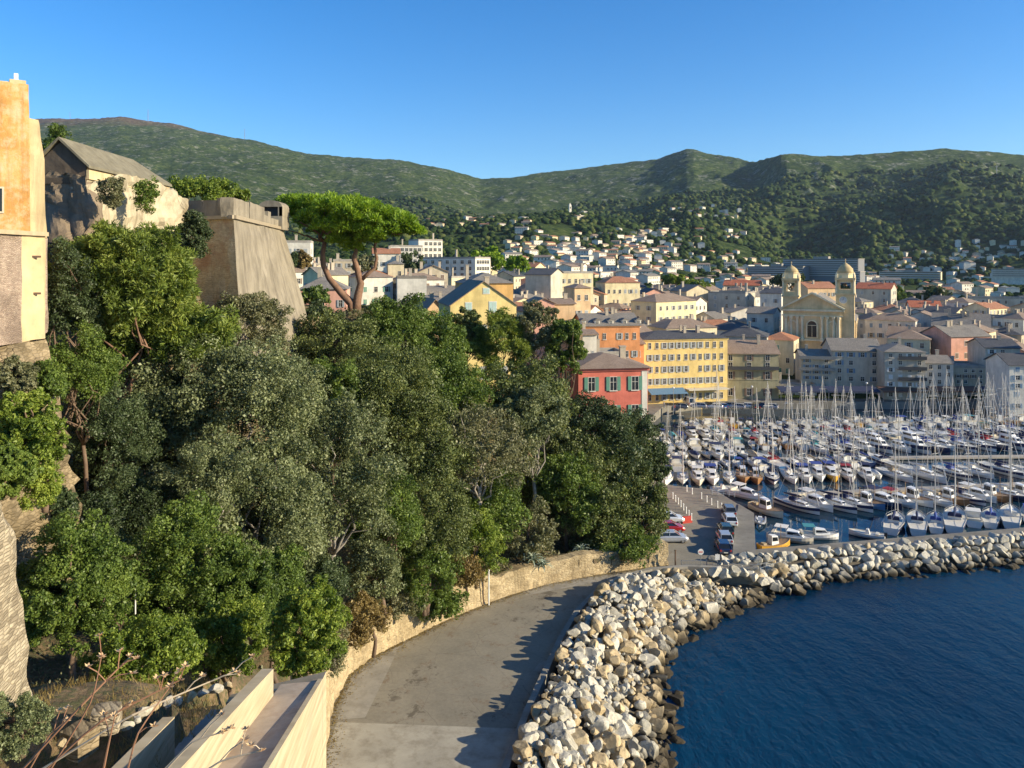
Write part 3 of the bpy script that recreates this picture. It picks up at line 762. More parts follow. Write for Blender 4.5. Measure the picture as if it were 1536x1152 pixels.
# ------------------------------------------------------------------ board-marked concrete ramp in the lower left
m, nt, b = _mat("board_concrete"); pos = geo_pos(nt)
g1 = noise(nt, geo_pos(nt, (.35,.35,5)), 1.2, 5, .6); g2 = noise(nt, pos, .8, 5)
c = ramp(nt, g1, [(.3, (.34,.27,.16)), (.5, (.46,.37,.225)), (.7, (.54,.45,.29))]); c = mixc(nt, ramp(nt, g2, [(.5, (0,0,0)), (.75, (.6,.6,.6))]), c, (.36,.3,.2))
nt.links.new(c, b.inputs['Base Color']); b.inputs['Roughness'].default_value = .85; bump(nt, b, g1, .35, .03); BOARD = m
RFLOOR = plaster("ramp_floor", (.42,.34,.25), (.24,.13,.07), .6, 1.0, .3, streak=False)
def ramp_stairs():
    t = empty("concrete_ramp", (0,0,0), 0, "stepped board-marked concrete ramp with thick sloping parapets beside the road", "ramp")
    def beam(name, p0, p1, w, down, mat=BOARD, wdir=None):
        """parapet from p0 to p1 (top front corners, world), thickness w toward -side, height down"""
        a, b2 = Vector(p0), Vector(p1); d = (b2-a); d.z = 0; d.normalize(); s = Vector((-d.y, d.x, 0))*w
        lo = [a+Vector((0,0,-down)), b2+Vector((0,0,-down)), b2+s+Vector((0,0,-down)), a+s+Vector((0,0,-down))]
        hi = [a, b2, b2+s, a+s]
        mb = MB(); mb.loft([tuple(v) for v in lo], [tuple(v) for v in hi]); return mb.build(name, mat, t)
    # three parapets running away and slightly down to the right of the picture
    B0, B1 = P(380,1190,17.5), P(484,1018,25.5)
    A0, A1 = P(236,1190,16.0), P(410,1003,24.3)
    D0, D1 = P(150,1190,17.0), P(262,1075,21.5)
    beam("parapet", B0, B1, .15, 14)
    beam("parapet", A0, A1, .36, 1.6)
    beam("parapet", D0, D1, .32, 3.2)
    # end wall closing the ramp towards the road
    e = Vector(B1); 
    mb = MB(); mb.loft([(e.x-3.2,e.y+.02,e.z-13),(e.x,e.y+.02,e.z-13),(e.x,e.y+.5,e.z-13),(e.x-3.2,e.y+.5,e.z-13)], [(e.x-3.2,e.y+.02,e.z-.8),(e.x,e.y+.02,e.z-.02),(e.x,e.y+.5,e.z-.02),(e.x-3.2,e.y+.5,e.z-.8)]); mb.build("end_wall", BOARD, t)
    # ramp floor between A and B
    a0 = Vector((A0.x-.05, A0.y, B0.z-.07)); a1 = Vector((A1.x-.05, A1.y+1.0, B1.z-.07)); b0 = Vector(B0)+Vector((-.1,0,-.07)); b1 = Vector(B1)+Vector((-.1,0,-.07))
    mb = MB(); mb.loft([(v.x, v.y, v.z-1.2) for v in (a0,b0,b1,a1)], [tuple(v) for v in (a0,b0,b1,a1)]); mb.build("floor", RFLOOR, t)
    # steps in the dark channel between D and A
    d0 = Vector(D0)+Vector((0,0,-2.6)); d1 = Vector(P(420,1010,26.5))+Vector((-.6,0,-2.6)); 
    dd = Vector((A1.x-A0.x, A1.y-A0.y, 0)).normalized(); s = Vector((-dd.y, dd.x, 0))
    mb = MB()
    for k in range(22):
        q = Vector(A0)+dd*(k*.42); z = A0.z + (A1.z-A0.z)*(k/22.) - 1.9
        q2 = q+dd*.46
        pts = [q+s*.36, q2+s*.36, q2+s*2.3, q+s*2.3]; mb.loft([(v.x, v.y, z-1) for v in pts], [(v.x, v.y, z) for v in pts])
    mb.build("steps", CONC2, t)
ramp_stairs()
# ------------------------------------------------------------------ trees
LEAF = {
 'oak':    leafmat("leaf_oak", (.02,.034,.010), (.08,.105,.028), (.19,.215,.07)),
 'grey':   leafmat("leaf_grey", (.026,.038,.013), (.10,.122,.048), (.24,.265,.13)),
 'green':  leafmat("leaf_green", (.022,.045,.008), (.075,.12,.02), (.16,.215,.04), .3),
 'bright': leafmat("leaf_bright", (.035,.065,.008), (.11,.165,.02), (.25,.30,.05), .35),
 'pine':   leafmat("leaf_pine", (.035,.062,.010), (.11,.155,.026), (.23,.27,.055), .3),
 'stone':  leafmat("leaf_stonepine", (.04,.085,.008), (.13,.22,.015), (.26,.36,.03), .35),
 'dark':   leafmat("leaf_dark", (.014,.026,.010), (.045,.068,.024), (.10,.13,.055)),  # on the trees of the hollow this dark leaf colour carries the shade
 'olive':  leafmat("leaf_olive", (.05,.06,.025), (.13,.135,.06), (.22,.21,.12)),
 'rust':   leafmat("leaf_rust", (.08,.05,.02), (.17,.12,.04), (.26,.2,.07)),
}
BARK = plaster("bark", (.16,.11,.075), (.06,.045,.03), .6, 2.0, 1.0)
BARKR = plaster("bark_pine", (.22,.13,.085), (.08,.05,.035), .8, 2.5, 1.5)
BARKG = plaster("bark_grey", (.28,.25,.21), (.12,.1,.08), .4, 2.0, .8)
def dirs(n, rg):
    v = rg.normal(size=(n, 3)); return v/np.linalg.norm(v, axis=1)[:, None]
def crown(rx, ry, rz, seed, n=14000, leaf=.22, clumps=60, cr=.30, narrow=.6, bottom=-.5, needle=False, sun_bias=.3, hollow=.45):
    """leaf clusters on many overlapping clumps inside an ellipsoid with an uneven outline"""
    rg = np.random.default_rng(seed)
    c = dirs(clumps*3, rg); c = c[c[:, 2] > bottom][:clumps]
    rad = rg.uniform(hollow, .88, len(c))**.8
    low = 1 + .25*rg.normal(size=len(c)).clip(-1, 1.2)*.5
    c = c*rad[:, None]*low[:, None]*np.array([rx, ry, rz])
    rmin = (rx*ry*rz)**(1/3)
    crad = cr*rmin*rg.uniform(.55, 1.25, len(c))
    w = crad**2; w /= w.sum()
    # second level: every clump carries its own smaller sprays
    m2 = 9; K = len(c)
    d2 = dirs(K*m2, rg); pc = np.repeat(c, m2, 0) + d2*np.repeat(crad, m2)[:, None]*(rg.uniform(.4, 1.12, K*m2)*np.where(rg.random(K*m2) < .12, 1.28, 1))[:, None]
    pr = np.repeat(crad, m2)*rg.uniform(.28, .62, K*m2)
    c0, crad0 = c, crad; c, crad = pc, pr; w = crad**2; w /= w.sum()
    k = rg.choice(len(c), n, p=w)
    d = dirs(n, rg); d[:, 2] = d[:, 2]*.85 + .18; d /= np.linalg.norm(d, axis=1)[:, None]
    bumpy = .82 + .3*rg.random(n)**1.5
    p = c[k] + d*(crad[k]*bumpy)[:, None]*np.array([1, 1, .85])
    # drop leaves buried deep inside
    q = (p/np.array([rx, ry, rz])); qr = np.linalg.norm(q, axis=1)
    ok = qr > hollow*.55
    p = p[ok]; d = d[ok]; k = k[ok]; n = len(p)
    s = leaf*rg.uniform(.5, 1.35, n)*rg.uniform(.7, 1.35, len(c))[k]
    if needle:
        a = d + rg.normal(size=(n, 3))*.55; a /= np.linalg.norm(a, axis=1)[:, None]
        b_ = np.cross(a, rg.normal(size=(n, 3))); b_ /= np.linalg.norm(b_, axis=1)[:, None]
        L = a*s[:, None]; W = b_*s[:, None]*.16
        V = np.stack([p-W, p+W, p+W*.4+L, p-W*.4+L], 1).reshape(-1, 3)
    else:
        nn = d*.75 + rg.normal(size=(n, 3))*.55; nn /= np.linalg.norm(nn, axis=1)[:, None]
        a = np.cross(nn, rg.normal(size=(n, 3))); a /= np.linalg.norm(a, axis=1)[:, None]
        b_ = np.cross(nn, a)
        L = a*s[:, None]*.62; W = b_*s[:, None]*.62*narrow
        V = np.stack([p-L, p-W, p+L, p+W], 1).reshape(-1, 3)
    return V, c0, crad0
def quads(nv): return np.arange(nv).reshape(-1, 4)
def limb(mb, a, b, r0, r1, seed, wob=.12, n=6):
    r = random.Random(seed); a = Vector(a); b = Vector(b); L = (b-a).length
    pts = [a]; 
    for i in range(1, 5):
        f = i/5; pts.append(a.lerp(b, f) + Vector((r.uniform(-1,1), r.uniform(-1,1), r.uniform(-.5,.5)))*wob*L*math.sin(math.pi*f))
    pts.append(b); mb.tube(pts, [r0+(r1-r0)*i/5 for i in range(6)], n)
TREES = []
def tree(px, py, D, rx, ry, kind, label, cat="tree", name=None, n=None, leaf=None, bark=None, group="trees on the citadel slope", base=None, clumps=60, cr=.30, **kw):
    """crown centred on the pixel at distance D; rx, ry are half sizes in photo pixels"""
    c = P(px, py, D); m_ = D/F; wx, wz = rx*m_, ry*m_; wy = kw.pop('depth', None) or wx*.9
    if base is None:
        gz = float(slope_z(np.array(c.x), np.array(c.y))); base = Vector((c.x, c.y, gz))
    if kw.pop('cling', False): base = Vector((c.x, c.y+.3, c.z-wz*.5))
    if base.z > c.z - wz*.3: base = Vector((base.x, base.y, c.z - wz*.9))
    name = name or {'pine':'pine_tree'}.get(kind, 'broadleaf_tree')
    t = empty(name, base, 0, label, cat, group)
    area = 4*math.pi*((wx*wy)**1.6/3+(wx*wz)**1.6/3+(wy*wz)**1.6/3)**(1/1.6)
    if name == 'bush' or cat == 'bush': kw.setdefault('bottom', -1.0)
    kw.setdefault('bottom', -.72)
    leaf = (leaf or max(.13, D*.0030))*(.72 if D < 150 else 1)
    if n and D < 150: n = int(n*1.7)
    n = n or int(min(80000, max(3500, area*2.6/(leaf*leaf*.5))))
    seed = int(px*7+py*13+D)
    V, cc, cr_ = crown(wx, wy, wz, seed, n, leaf, clumps, cr, **kw)
    off = np.array(c - base); V = V + off
    link("crown", np_mesh("crown", V, quads(len(V)), LEAF[kind]), t)
    mb = MB(); r0 = max(.12, .05*wx+.05)
    o = Vector(off); fork = o*0.55 if o.z*.55 < o.z-wz*.45 else Vector((0,0,max(.3, o.z-wz*.5)))
    limb(mb, (0,0,-.6), fork, r0, r0*.7, seed, .06, 8)
    rg = random.Random(seed)
    for i in rg.sample(range(len(cc)), min(11, len(cc))):
        limb(mb, fork, Vector(cc[i])+o, r0*.45, .025, seed+i, .16, 5)
    mb.build("trunk", BARK if bark is None else bark, t, smooth=True)
    TREES.append(t); return t

# --- the umbrella pine above the slope
def umbrella_pine():
    D = 108.0; base = P(528,462,D)
    t = empty("umbrella_pine", base, 0, "big umbrella pine with flat green crown and bare forked trunks beside the bastion", "tree")
    def q(px, py, dy=0): return P(px, py, D+dy)-base
    rg = np.random.default_rng(5)
    prof = [(424,340,292),(440,352,291),(470,366,290),(500,378,290),(530,384,291),(560,380,297),(590,372,310),(615,366,326),(632,362,345)]  # x, bottom, top
    Vs = []
    xs = [p[0] for p in prof]; bo = [p[1] for p in prof]; to = [p[2] for p in prof]
    R_ = 105*D/F
    mid = []
    for i in range(300):
        for _ in range(60):
            a = rg.uniform(0, 2*math.pi); rr = math.sqrt(rg.random()); dx = rr*math.cos(a); dy = rr*math.sin(a)
            break
        px = 528+103*dx; top = np.interp(px, xs, to); bot = np.interp(px, xs, bo)
        edge = math.sqrt(max(0, 1-dy*dy))
        hgt = (bot-top)
        f = rg.random()**1.0
        py = top + 9 + (hgt-18)*(f*(.45+.55*(1-rr*rr))) + (1-edge)*12
        c = np.array(q(px, py, dy*R_*.9)); mid.append(c)
    mid = np.array(mid); n = 90000
    k = rg.integers(0, len(mid), n); crad = rg.uniform(.75, 1.5, len(mid))
    d = dirs(n, rg); d[:, 2] = np.abs(d[:, 2])*1.1-.25; d /= np.linalg.norm(d, axis=1)[:, None]
    p = mid[k] + d*(crad[k]*(.8+.3*rg.random(n)))[:, None]*np.array([1,1,.7])
    s = rg.uniform(.22, .5, n); a = d+rg.normal(size=(n,3))*.5+np.array([0,0,.4]); a /= np.linalg.norm(a, axis=1)[:, None]
    b_ = np.cross(a, rg.normal(size=(n,3))); b_ /= np.linalg.norm(b_, axis=1)[:, None]
    L = a*s[:, None]; W = b_*s[:, None]*.2
    V = np.stack([p-W, p+W, p+W*.4+L, p-W*.4+L], 1).reshape(-1, 3)
    link("crown", np_mesh("crown", V, quads(len(V)), LEAF['stone']), t)
    mb = MB()
    mb.tube([q(528,470),q(527,455),q(512,440),q(494,418),q(485,398),q(484,380),q(487,362)], [.75,.62,.5,.42,.38,.34,.3], 9)
    mb.tube([q(533,470),q(536,448),q(541,425),q(536,405),q(531,388),q(535,372)], [.75,.6,.5,.42,.36,.28], 9)
    mb.tube([q(542,420),q(552,410),q(562,402),q(565,388),q(562,370),q(566,352)], [.32,.28,.25,.23,.2,.16], 7)
    r = random.Random(4)
    for (a0, ends) in (((487,362),[(430,345),(445,330),(470,325),(500,335),(487,318),(510,345)]), ((535,372),[(520,345),(545,340),(560,350),(530,325)]), ((566,352),[(590,345),(610,348),(575,330),(600,340)])):
        for e in ends:
            dy = r.uniform(-5, 5); A = q(*a0); B = q(e[0], e[1], dy); limb(mb, A, B, .2, .07, e[0], .12, 6)
    mb.build("trunk", BARKR, t, smooth=True)
    mark("umbrella pine", t.location+Vector((0,0,8)))
umbrella_pine()

T = tree
# behind and beside the palace and chapel
T(86,232,84,24,40,'green',"green tree squeezed between the orange palace and the chapel gable", leaf=.2)
T(80,330,64,12,45,'dark',"narrow dark tree between the palace buttress and the rock outcrop")
T(300,285,100,60,16,'bright',"bright low tree line behind the chapel roof", depth=3, n=9000)
T(345,293,105,30,9,'bright',"small bright shrub showing over the bastion parapet", depth=2, n=4000)
T(292,352,70,22,42,'dark',"dark fig tree clinging between the ruined wall and bastion face", n=9000, cling=True, bottom=-1)
T(168,290,60,20,24,'olive',"wild olive bush growing from the chapel's pale side wall", depth=1.0, n=2600, cling=True, bottom=-1)
T(218,290,66,16,28,'green',"green shrub hanging on the chapel wall under the roof edge", depth=.9, n=2200, cling=True, bottom=-1)
# the maritime pine
T(192,424,54,106,92,'pine',"large yellowish maritime pine in front of the chapel", n=90000, leaf=.34, clumps=170, cr=.17, needle=True, bark=BARKR, hollow=.5)
T(105,450,50,42,95,'dark',"dark shaded tree between the turret wall and maritime pine")
T(255,505,56,90,45,'pine',"lower boughs pine beneath the large maritime pine", n=30000, leaf=.42, clumps=70, cr=.24, needle=True, bark=BARKR)
T(125,560,46,52,62,'green',"mid green leafy tree beside the overgrown rampart")
T(372,492,74,68,56,'olive',"thin brownish olive tree in front of the bastion face", n=17000, cr=.22, clumps=70, bark=BARKG)
# the holm oaks of the middle
T(355,610,55,140,105,'grey',"huge grey-green holm oak in the middle of the slope", n=60000, leaf=.20, clumps=110, cr=.24, bark=BARKG)
T(500,700,58,95,130,'grey',"grey-green holm oak leaning above the road wall", n=46000, leaf=.20, clumps=90, cr=.25, bark=BARKG)
T(380,765,50,120,110,'grey',"lower spreading grey-green holm oak behind the bright shrubs", n=52000, leaf=.19, clumps=100, cr=.24, bark=BARKG)
T(230,650,56,75,110,'dark',"tree with shade-dark leaves behind the huge holm oak")
T(175,700,50,60,90,'dark',"tree with shade-dark leaves above the lower rampart foot")
# slope top towards the yellow house
T(590,500,100,62,58,'green',"rounded green tree right of the umbrella pine trunk", cr=.26)
T(505,520,92,72,48,'oak',"dense green tree below the umbrella pine trunk")
T(470,480,104,50,22,'dark',"dark hedge-like bush beside the concrete wall by bastion", cr=.25)
T(655,520,106,52,52,'green',"green tree left of the yellow gabled house")
T(580,590,84,92,78,'oak',"broad oak in the centre of the slope above the bare tree")
T(500,590,80,62,55,'green',"yellowish green tree between the holm oaks and broad oak", cr=.24)
T(675,590,100,70,66,'green',"leafy tree below the yellow gabled house")
T(752,520,118,40,62,'pine',"dark tufted conifer covering the yellow house's corner", needle=True, leaf=.5, n=20000, clumps=60, cr=.2)
T(800,500,120,42,50,'olive',"bushy tree with gaps below the pink houses", n=14000, cr=.2, clumps=60)
T(848,520,118,30,58,'green',"slim upright tree left of the red quay house", n=13000, cr=.22, clumps=50)
T(700,500,122,26,46,'oak',"narrow dark tree beside the yellow house's left corner", n=12000, cr=.22)
T(790,600,104,62,58,'oak',"green oak above the pale olive tree")
T(640,690,84,70,70,'oak',"dark oak above the retaining wall's middle")
T(800,640,98,62,66,'grey',"pale grey olive tree with feathery crown", bark=BARKG, cr=.24)
T(720,680,88,86,76,'olive',"thin brown half-bare tree showing grey branches", n=15000, cr=.2, clumps=80, bark=BARKG)
T(900,668,110,72,70,'dark',"dense dark evergreen oak below the red quay house", cr=.26)
T(960,665,113,36,56,'dark',"dark evergreen at the slope's end beside the marina", cr=.26)
T(850,740,100,62,62,'green',"green tree above the agaves by the retaining wall")
T(905,780,99,46,56,'oak',"round-headed oak over the retaining wall's far end")
T(962,768,102,40,62,'oak',"last round tree before the car park", cr=.26)
T(868,700,106,70,50,'oak',"oak crown in the shade under the dark evergreen")
T(730,760,92,70,55,'green',"green tree behind the yellowish roadside bush")
T(640,790,78,70,60,'oak',"leafy tree rising behind the roadside wall")
T(575,770,70,60,70,'green',"green tree between grey holm oak and roadside bush")
# roadside bushes
T(637,852,76,50,52,'green',"round bright green bush on top of the roadside wall", cat="bush", name="bush", cr=.26)
T(715,815,84,42,48,'bright',"yellowish bush beside the round roadside bush", cat="bush", name="bush", cr=.26)
T(795,795,92,45,45,'olive',"dry brownish bush above the agaves", cat="bush", name="bush", n=9000, cr=.24)
T(480,880,52,44,50,'dark',"blue-green leafy bush behind the white pole", cat="bush", name="bush")
# shrubs close to the camera
T(108,885,33,80,108,'green',"conical laurel tree beside the close stone rampart", n=46000, leaf=.125, cr=.22, clumps=110)
T(285,880,40,92,132,'green',"tall laurel tree in front of the grey holm oaks", n=50000, leaf=.14, cr=.22, clumps=120)
T(365,900,40,70,80,'green',"leafy laurel right of the tall laurel", n=26000, leaf=.14, cr=.24)
T(345,955,34,62,60,'bright',"bright yellow-green shrub in front of the tall laurel", cat="bush", name="bush", n=24000, leaf=.12, cr=.22, clumps=90)
T(225,990,27,80,62,'bright',"low bright shrub behind the dry flower stalks", cat="bush", name="bush", n=26000, leaf=.11, cr=.24, clumps=90)
T(462,945,31,60,72,'bright',"bright shrub growing over the ramp's end", cat="bush", name="bush", n=26000, leaf=.12, cr=.22, clumps=90)
T(410,880,44,60,55,'green',"green shrub behind the ramp's upper end", cat="bush", name="bush", n=20000, leaf=.14, cr=.24)
T(38,640,33,40,58,'bright',"ivy and shrub clump hanging over the overgrown rampart", cat="bush", name="bush", n=16000, leaf=.14, cr=.24, cling=True, bottom=-1)
T(12,705,27,36,42,'green',"dark ivy cushion on the rampart's top edge", cat="bush", name="bush", n=14000, leaf=.13, cr=.24, cling=True, bottom=-1)
T(60,720,28,22,55,'bright',"yellow-green trailing creeper beside the ivy cushion", cat="bush", name="bush", n=6000, leaf=.11, depth=.8, cling=True, bottom=-1)
T(20,1090,19,60,40,'grey',"pale grey herb cushion at the rampart's foot", cat="bush", name="bush", n=15000, leaf=.06, cr=.24, cling=True, bottom=-1)
T(505,960,52,16,60,'olive',"dry vines trailing down the retaining wall's start", cat="bush", name="bush", n=3500, leaf=.12, depth=.8, cling=True, bottom=-1)
T(700,855,82,30,24,'rust',"reddish brown dry shrub hanging over the road wall", cat="bush", name="bush", n=4000)
T(600,905,74,44,14,'olive',"dry grass tuft along the wall top by the round bush", cat="bush", name="bush", n=5000, depth=1.5)

T(165,640,48,60,70,'dark',"evergreen with shade-dark leaves filling the hollow beside the rampart", bottom=-1)
T(205,760,45,60,80,'dark',"shrub mass with shade-dark leaves above the path under the oaks", bottom=-1)
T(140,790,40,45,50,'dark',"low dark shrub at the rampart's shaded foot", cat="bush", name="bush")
T(180,885,36,34,36,'green',"small palm-like green shrub between the two laurels", cat="bush", name="bush")
T(560,855,66,45,50,'grey',"grey-green undergrowth left of the round roadside bush", cat="bush", name="bush")
T(420,830,52,70,60,'grey',"grey-green lower oak boughs behind the ramp shrubs", bottom=-1, bark=BARKG)
T(310,720,46,70,60,'grey',"grey-green oak boughs facing the camera below the huge oak", bottom=-1, bark=BARKG)

T(60,575,36,40,30,'green',"green shrub rooted on the rampart just under the pink turret", cat="bush", name="bush", n=9000, leaf=.14, cling=True, bottom=-1)
T(25,565,34,26,26,'olive',"olive-coloured climber below the turret's dark recess", cat="bush", name="bush", n=8000, leaf=.14, cling=True, bottom=-1)
T(75,660,33,24,40,'bright',"narrow strip of bright creeper on the rampart corner", cat="bush", name="bush", n=6000, leaf=.12, cling=True, bottom=-1)
T(925,700,112,60,52,'oak',"oak in front of the red quay house's base")
T(985,700,112,18,40,'dark',"dark oak edge touching the moored boats", n=9000)
T(940,815,98,55,18,'green',"green scrub along the wall top near the car park", cat="bush", name="bush", n=9000)
T(660,905,80,40,14,'green',"green scrub spilling over the middle of the road wall", cat="bush", name="bush", n=6000)
T(545,930,62,40,30,'rust',"dry russet scrub above the start of the road wall", cat="bush", name="bush", n=8000)
def undergrowth():
    rg = np.random.default_rng(3); n = 150000
    Y = rg.uniform(18, 116, n); X = rg.uniform(-48, 20, n)
    lim = np.interp(Y, [p.y for p in LWp], [p.x-1.2 for p in LWp]); ok = X < lim
    dens = fbm(X/2.2, Y/2.2, 3, 55) > -.12; ok &= dens; X = X[ok]; Y = Y[ok]; n = len(X)
    Z = np.concatenate([slope_z(X[i:i+8000], Y[i:i+8000]) for i in range(0, n, 8000)])
    Z = Z + rg.uniform(0, 1, n)**2*(.35+.5*np.clip(fbm(X/3, Y/3, 2, 5), 0, 1))
    p = np.stack([X, Y, Z], 1); s = rg.uniform(.05, .16, n)*np.clip(Y/45, .6, 1.6)
    nn = rg.normal(size=(n, 3)); nn[:, 2] += .6; nn /= np.linalg.norm(nn, axis=1)[:, None]; a = np.cross(nn, rg.normal(size=(n, 3))); a /= np.linalg.norm(a, axis=1)[:, None]; b_ = np.cross(nn, a)
    L = a*s[:, None]; W = b_*s[:, None]*.5
    V = np.stack([p-L, p-W, p+L, p+W], 1).reshape(-1, 3)
    setp(link("undergrowth", np_mesh("undergrowth", V, quads(len(V)), LEAF['olive'])), "low weeds and scrub covering the bank between the trees", "undergrowth", kind='stuff')
undergrowth()
def dry_grass():
    rg = np.random.default_rng(13); n = 26000
    Y = rg.uniform(17, 34, n); X = rg.uniform(-26, -9, n); ok = fbm(X*1.3, Y*1.3, 3, 61) > -.1; X = X[ok]; Y = Y[ok]; n = len(X)
    Z = slope_z(X, Y); p = np.stack([X, Y, Z-.02], 1); h = rg.uniform(.06, .28, n); a = rg.uniform(0, 6.28, n)
    lean = np.stack([rg.normal(size=n)*.35, rg.normal(size=n)*.35, np.ones(n)], 1)*h[:, None]; W = np.stack([np.cos(a), np.sin(a), np.zeros(n)], 1)*.009
    V = np.stack([p-W, p+W, p+W*.3+lean, p-W*.3+lean], 1).reshape(-1, 3)
    setp(link("dry_grass", np_mesh("dry_grass", V, quads(len(V)), LEAF['rust'])), "dry grass on the soil bank beside the ramp", "grass", kind='stuff')
dry_grass()

T(72,765,36,40,40,'dark',"dark climber added to stand for shade on the rampart corner", cat="bush", name="bush", n=9000, leaf=.15, cling=True, bottom=-1)  # dark bush added over the lit wall to stand for shade
# ------------------------------------------------------------------ boulders of the breakwater
def rockmat(name, a, b_, c_):
    m, nt, b = _mat(name); tc = coords(nt); oi = nt.nodes.new("ShaderNodeObjectInfo")
    g = nt.nodes.new("ShaderNodeNewGeometry")
    ad = nt.nodes.new("ShaderNodeVectorMath"); ad.operation = 'ADD'; nt.links.new(g.outputs['Position'], ad.inputs[0]); nt.links.new(oi.outputs['Random'], ad.inputs[1])
    n1 = noise(nt, ad.outputs[0], .9, 7, .7); n2 = noise(nt, ad.outputs[0], 5, 5, .7)
    c = ramp(nt, n1, [(.28, a), (.5, b_), (.72, c_)])
    c = mixc(nt, ramp(nt, n2, [(.52, (0,0,0)), (.66, (.6,.6,.6))]), c, tuple(k*.5 for k in a))
    # wet, weed-stained band by the water
    sep = nt.nodes.new("ShaderNodeSeparateXYZ"); nt.links.new(g.outputs['Position'], sep.inputs[0])
    wr = N(nt, "ShaderNodeMapRange"); wr.inputs['From Min'].default_value = 1.3; wr.inputs['From Max'].default_value = .35; nt.links.new(sep.outputs[2], wr.inputs['Value'])
    c = mixc(nt, wr.outputs[0], c, (.045,.035,.02))
    nt.links.new(c, b.inputs['Base Color']); b.inputs['Roughness'].default_value = .85; b.inputs['Specular IOR Level'].default_value = .25
    bump(nt, b, n2, .7, .08); return m
RMAT = [rockmat("rock_pale", (.34,.31,.24), (.52,.48,.38), (.66,.62,.50)), rockmat("rock_tan", (.30,.22,.12), (.45,.35,.20), (.55,.45,.28)), rockmat("rock_grey", (.24,.22,.17), (.38,.35,.27), (.52,.49,.40))]
RTONE = ["pale", "tan", "grey"]
import bmesh
def boulder_mesh(seed, angular=.7):
    r = random.Random(seed); bm = bmesh.new(); bmesh.ops.create_icosphere(bm, subdivisions=3, radius=1.0)
    planes = []
    for i in range(11):
        d = Vector((r.uniform(-1,1), r.uniform(-1,1), r.uniform(-1,1))).normalized(); planes.append((d, r.uniform(.44,.86)))
    for v in bm.verts:
        p = v.co.copy()
        for d, h in planes:
            k = p.dot(d)
            if k > h: p -= d*(k-h)*1.0
        n = float(fbm(np.array(p.x*1.7+seed), np.array(p.y*1.7+p.z*1.3), 3, seed))
        n2_ = float(fbm(np.array(p.x*5+p.z*3+seed), np.array(p.y*5-p.z*4), 2, seed+9)); v.co = p*(1+.10*n+.05*n2_)
    me = bpy.data.meshes.new("boulder"); bm.to_mesh(me); bm.free()
    me.polygons.foreach_set("use_smooth", [False]*len(me.polygons)); return me
BM = []
for s_ in range(10):
    me = boulder_mesh(s_+3); BM.append([])
    for k, mm in enumerate(RMAT):
        m2 = me.copy(); m2.materials.append(mm); BM[-1].append(m2)
SHAPES = ["blocky","rounded","angular","slabby","squat","wedge-shaped","blocky","rounded","angular","slabby"]
# the bank runs behind the sea wall, from below the frame to the corner, then eastwards as the jetty
bankA = offs([PZ(x, y, QZ) for x, y in [(690,1400),(728,1240),(762,1152),(790,1080),(817,1020),(842,965),(866,925),(895,895),(930,874)]], -1.25)
# water side of the same bank
watA = [PZ(x, y, 0) for x, y in [(960,1400),(1000,1240),(1008,1152),(1012,1080),(1008,1030),(1012,975),(1060,945),(1120,915),(1180,893)]]
# jetty centre line
jet0, jet1 = PZ(1165,843,1.6), PZ(1900,780,1.6)
ROCKS = []
def add_rock(p, s, tier, order, frac):
    ROCKS.append((p, s, tier, order, frac))
rr = random.Random(12)
def lerp_path(path, u):
    i = min(int(u), len(path)-2); return path[i].lerp(path[i+1], u-i)
u = 0.0; nA = len(bankA)-1; k = 0
while u < nA:
    a = lerp_path(bankA, u); w = lerp_path(watA, u); W = (w-a).length
    seg = (bankA[min(int(u)+1, nA)]-bankA[int(u)]).length + (watA[min(int(u)+1, nA)]-watA[int(u)]).length
    tiers = max(5, int(W/.92))
    for t_ in range(tiers+1):
        f = (t_+rr.uniform(-.3,.3))/tiers
        p = a.lerp(w, max(0, f)); 
        top = 3.75 + .3*math.sin(u*3)
        ff = max(0, (f-.22)/.78); z = top*(1-ff**1.1) - .55 + rr.uniform(-.25,.35)
        s = rr.choice([.38,.5,.6,.7,.82,1.05])*1.0
        if f > .75: s *= 1.15
        add_rock(Vector((p.x+rr.uniform(-.35,.35), p.y+rr.uniform(-.35,.35), z)), s, t_, k, f)
    k += 1; u += .94/(seg/2)
# jetty and the fan at the corner
dJ = (jet1-jet0); LJ = dJ.length; dJ.normalize(); nJ = Vector((dJ.y, -dJ.x, 0))
kk = 0; s0 = -8.0
while s0 < LJ:
    for t_ in range(7):
        f = t_/6; o = -2.0 + 6.2*f
        z = 2.35 - (max(0, f-.3)/.7)**1.1*2.5 + rr.uniform(-.2,.3)
        if f < .15: z = 1.3
        p = jet0 + dJ*(s0+rr.uniform(-.3,.3)) + nJ*(o+rr.uniform(-.25,.25))
        add_rock(Vector((p.x, p.y, z-.35)), rr.choice([.6,.7,.8,.95,1.05]), 20+t_, 200+kk, f)
    s0 += 1.05; kk += 1
# corner fill between the end of bank A and the jetty
cpoly = [PZ(930,872,QZ), PZ(1030,862,QZ), PZ(1100,862,QZ), PZ(1165,850,QZ), PZ(1235,868,0), PZ(1230,888,0), PZ(1180,893,0)]
xs_ = [p.x for p in cpoly]; ys_ = [p.y for p in cpoly]
x_ = min(xs_)
while x_ < max(xs_):
    y_ = min(ys_)
    while y_ < max(ys_):
        q = (x_+rr.uniform(-.3,.3), y_+rr.uniform(-.3,.3))
        if inside([(p.x, p.y) for p in cpoly], *q):
            # height falls towards the water edge
            dw = min((Vector((q[0], q[1], 0))-cpoly[j].lerp(cpoly[j+1], f_)*1.0).to_2d().length for j in (4,5) for f_ in (0,.25,.5,.75,1))
            add_rock(Vector((q[0], q[1], max(.5, min(2.6, dw*.5))-.15+rr.uniform(-.15,.3))), rr.choice([.6,.75,.85,.95,1.1]), 10, 100+int(x_), .5)
        y_ += 1.15
    x_ += 1.15
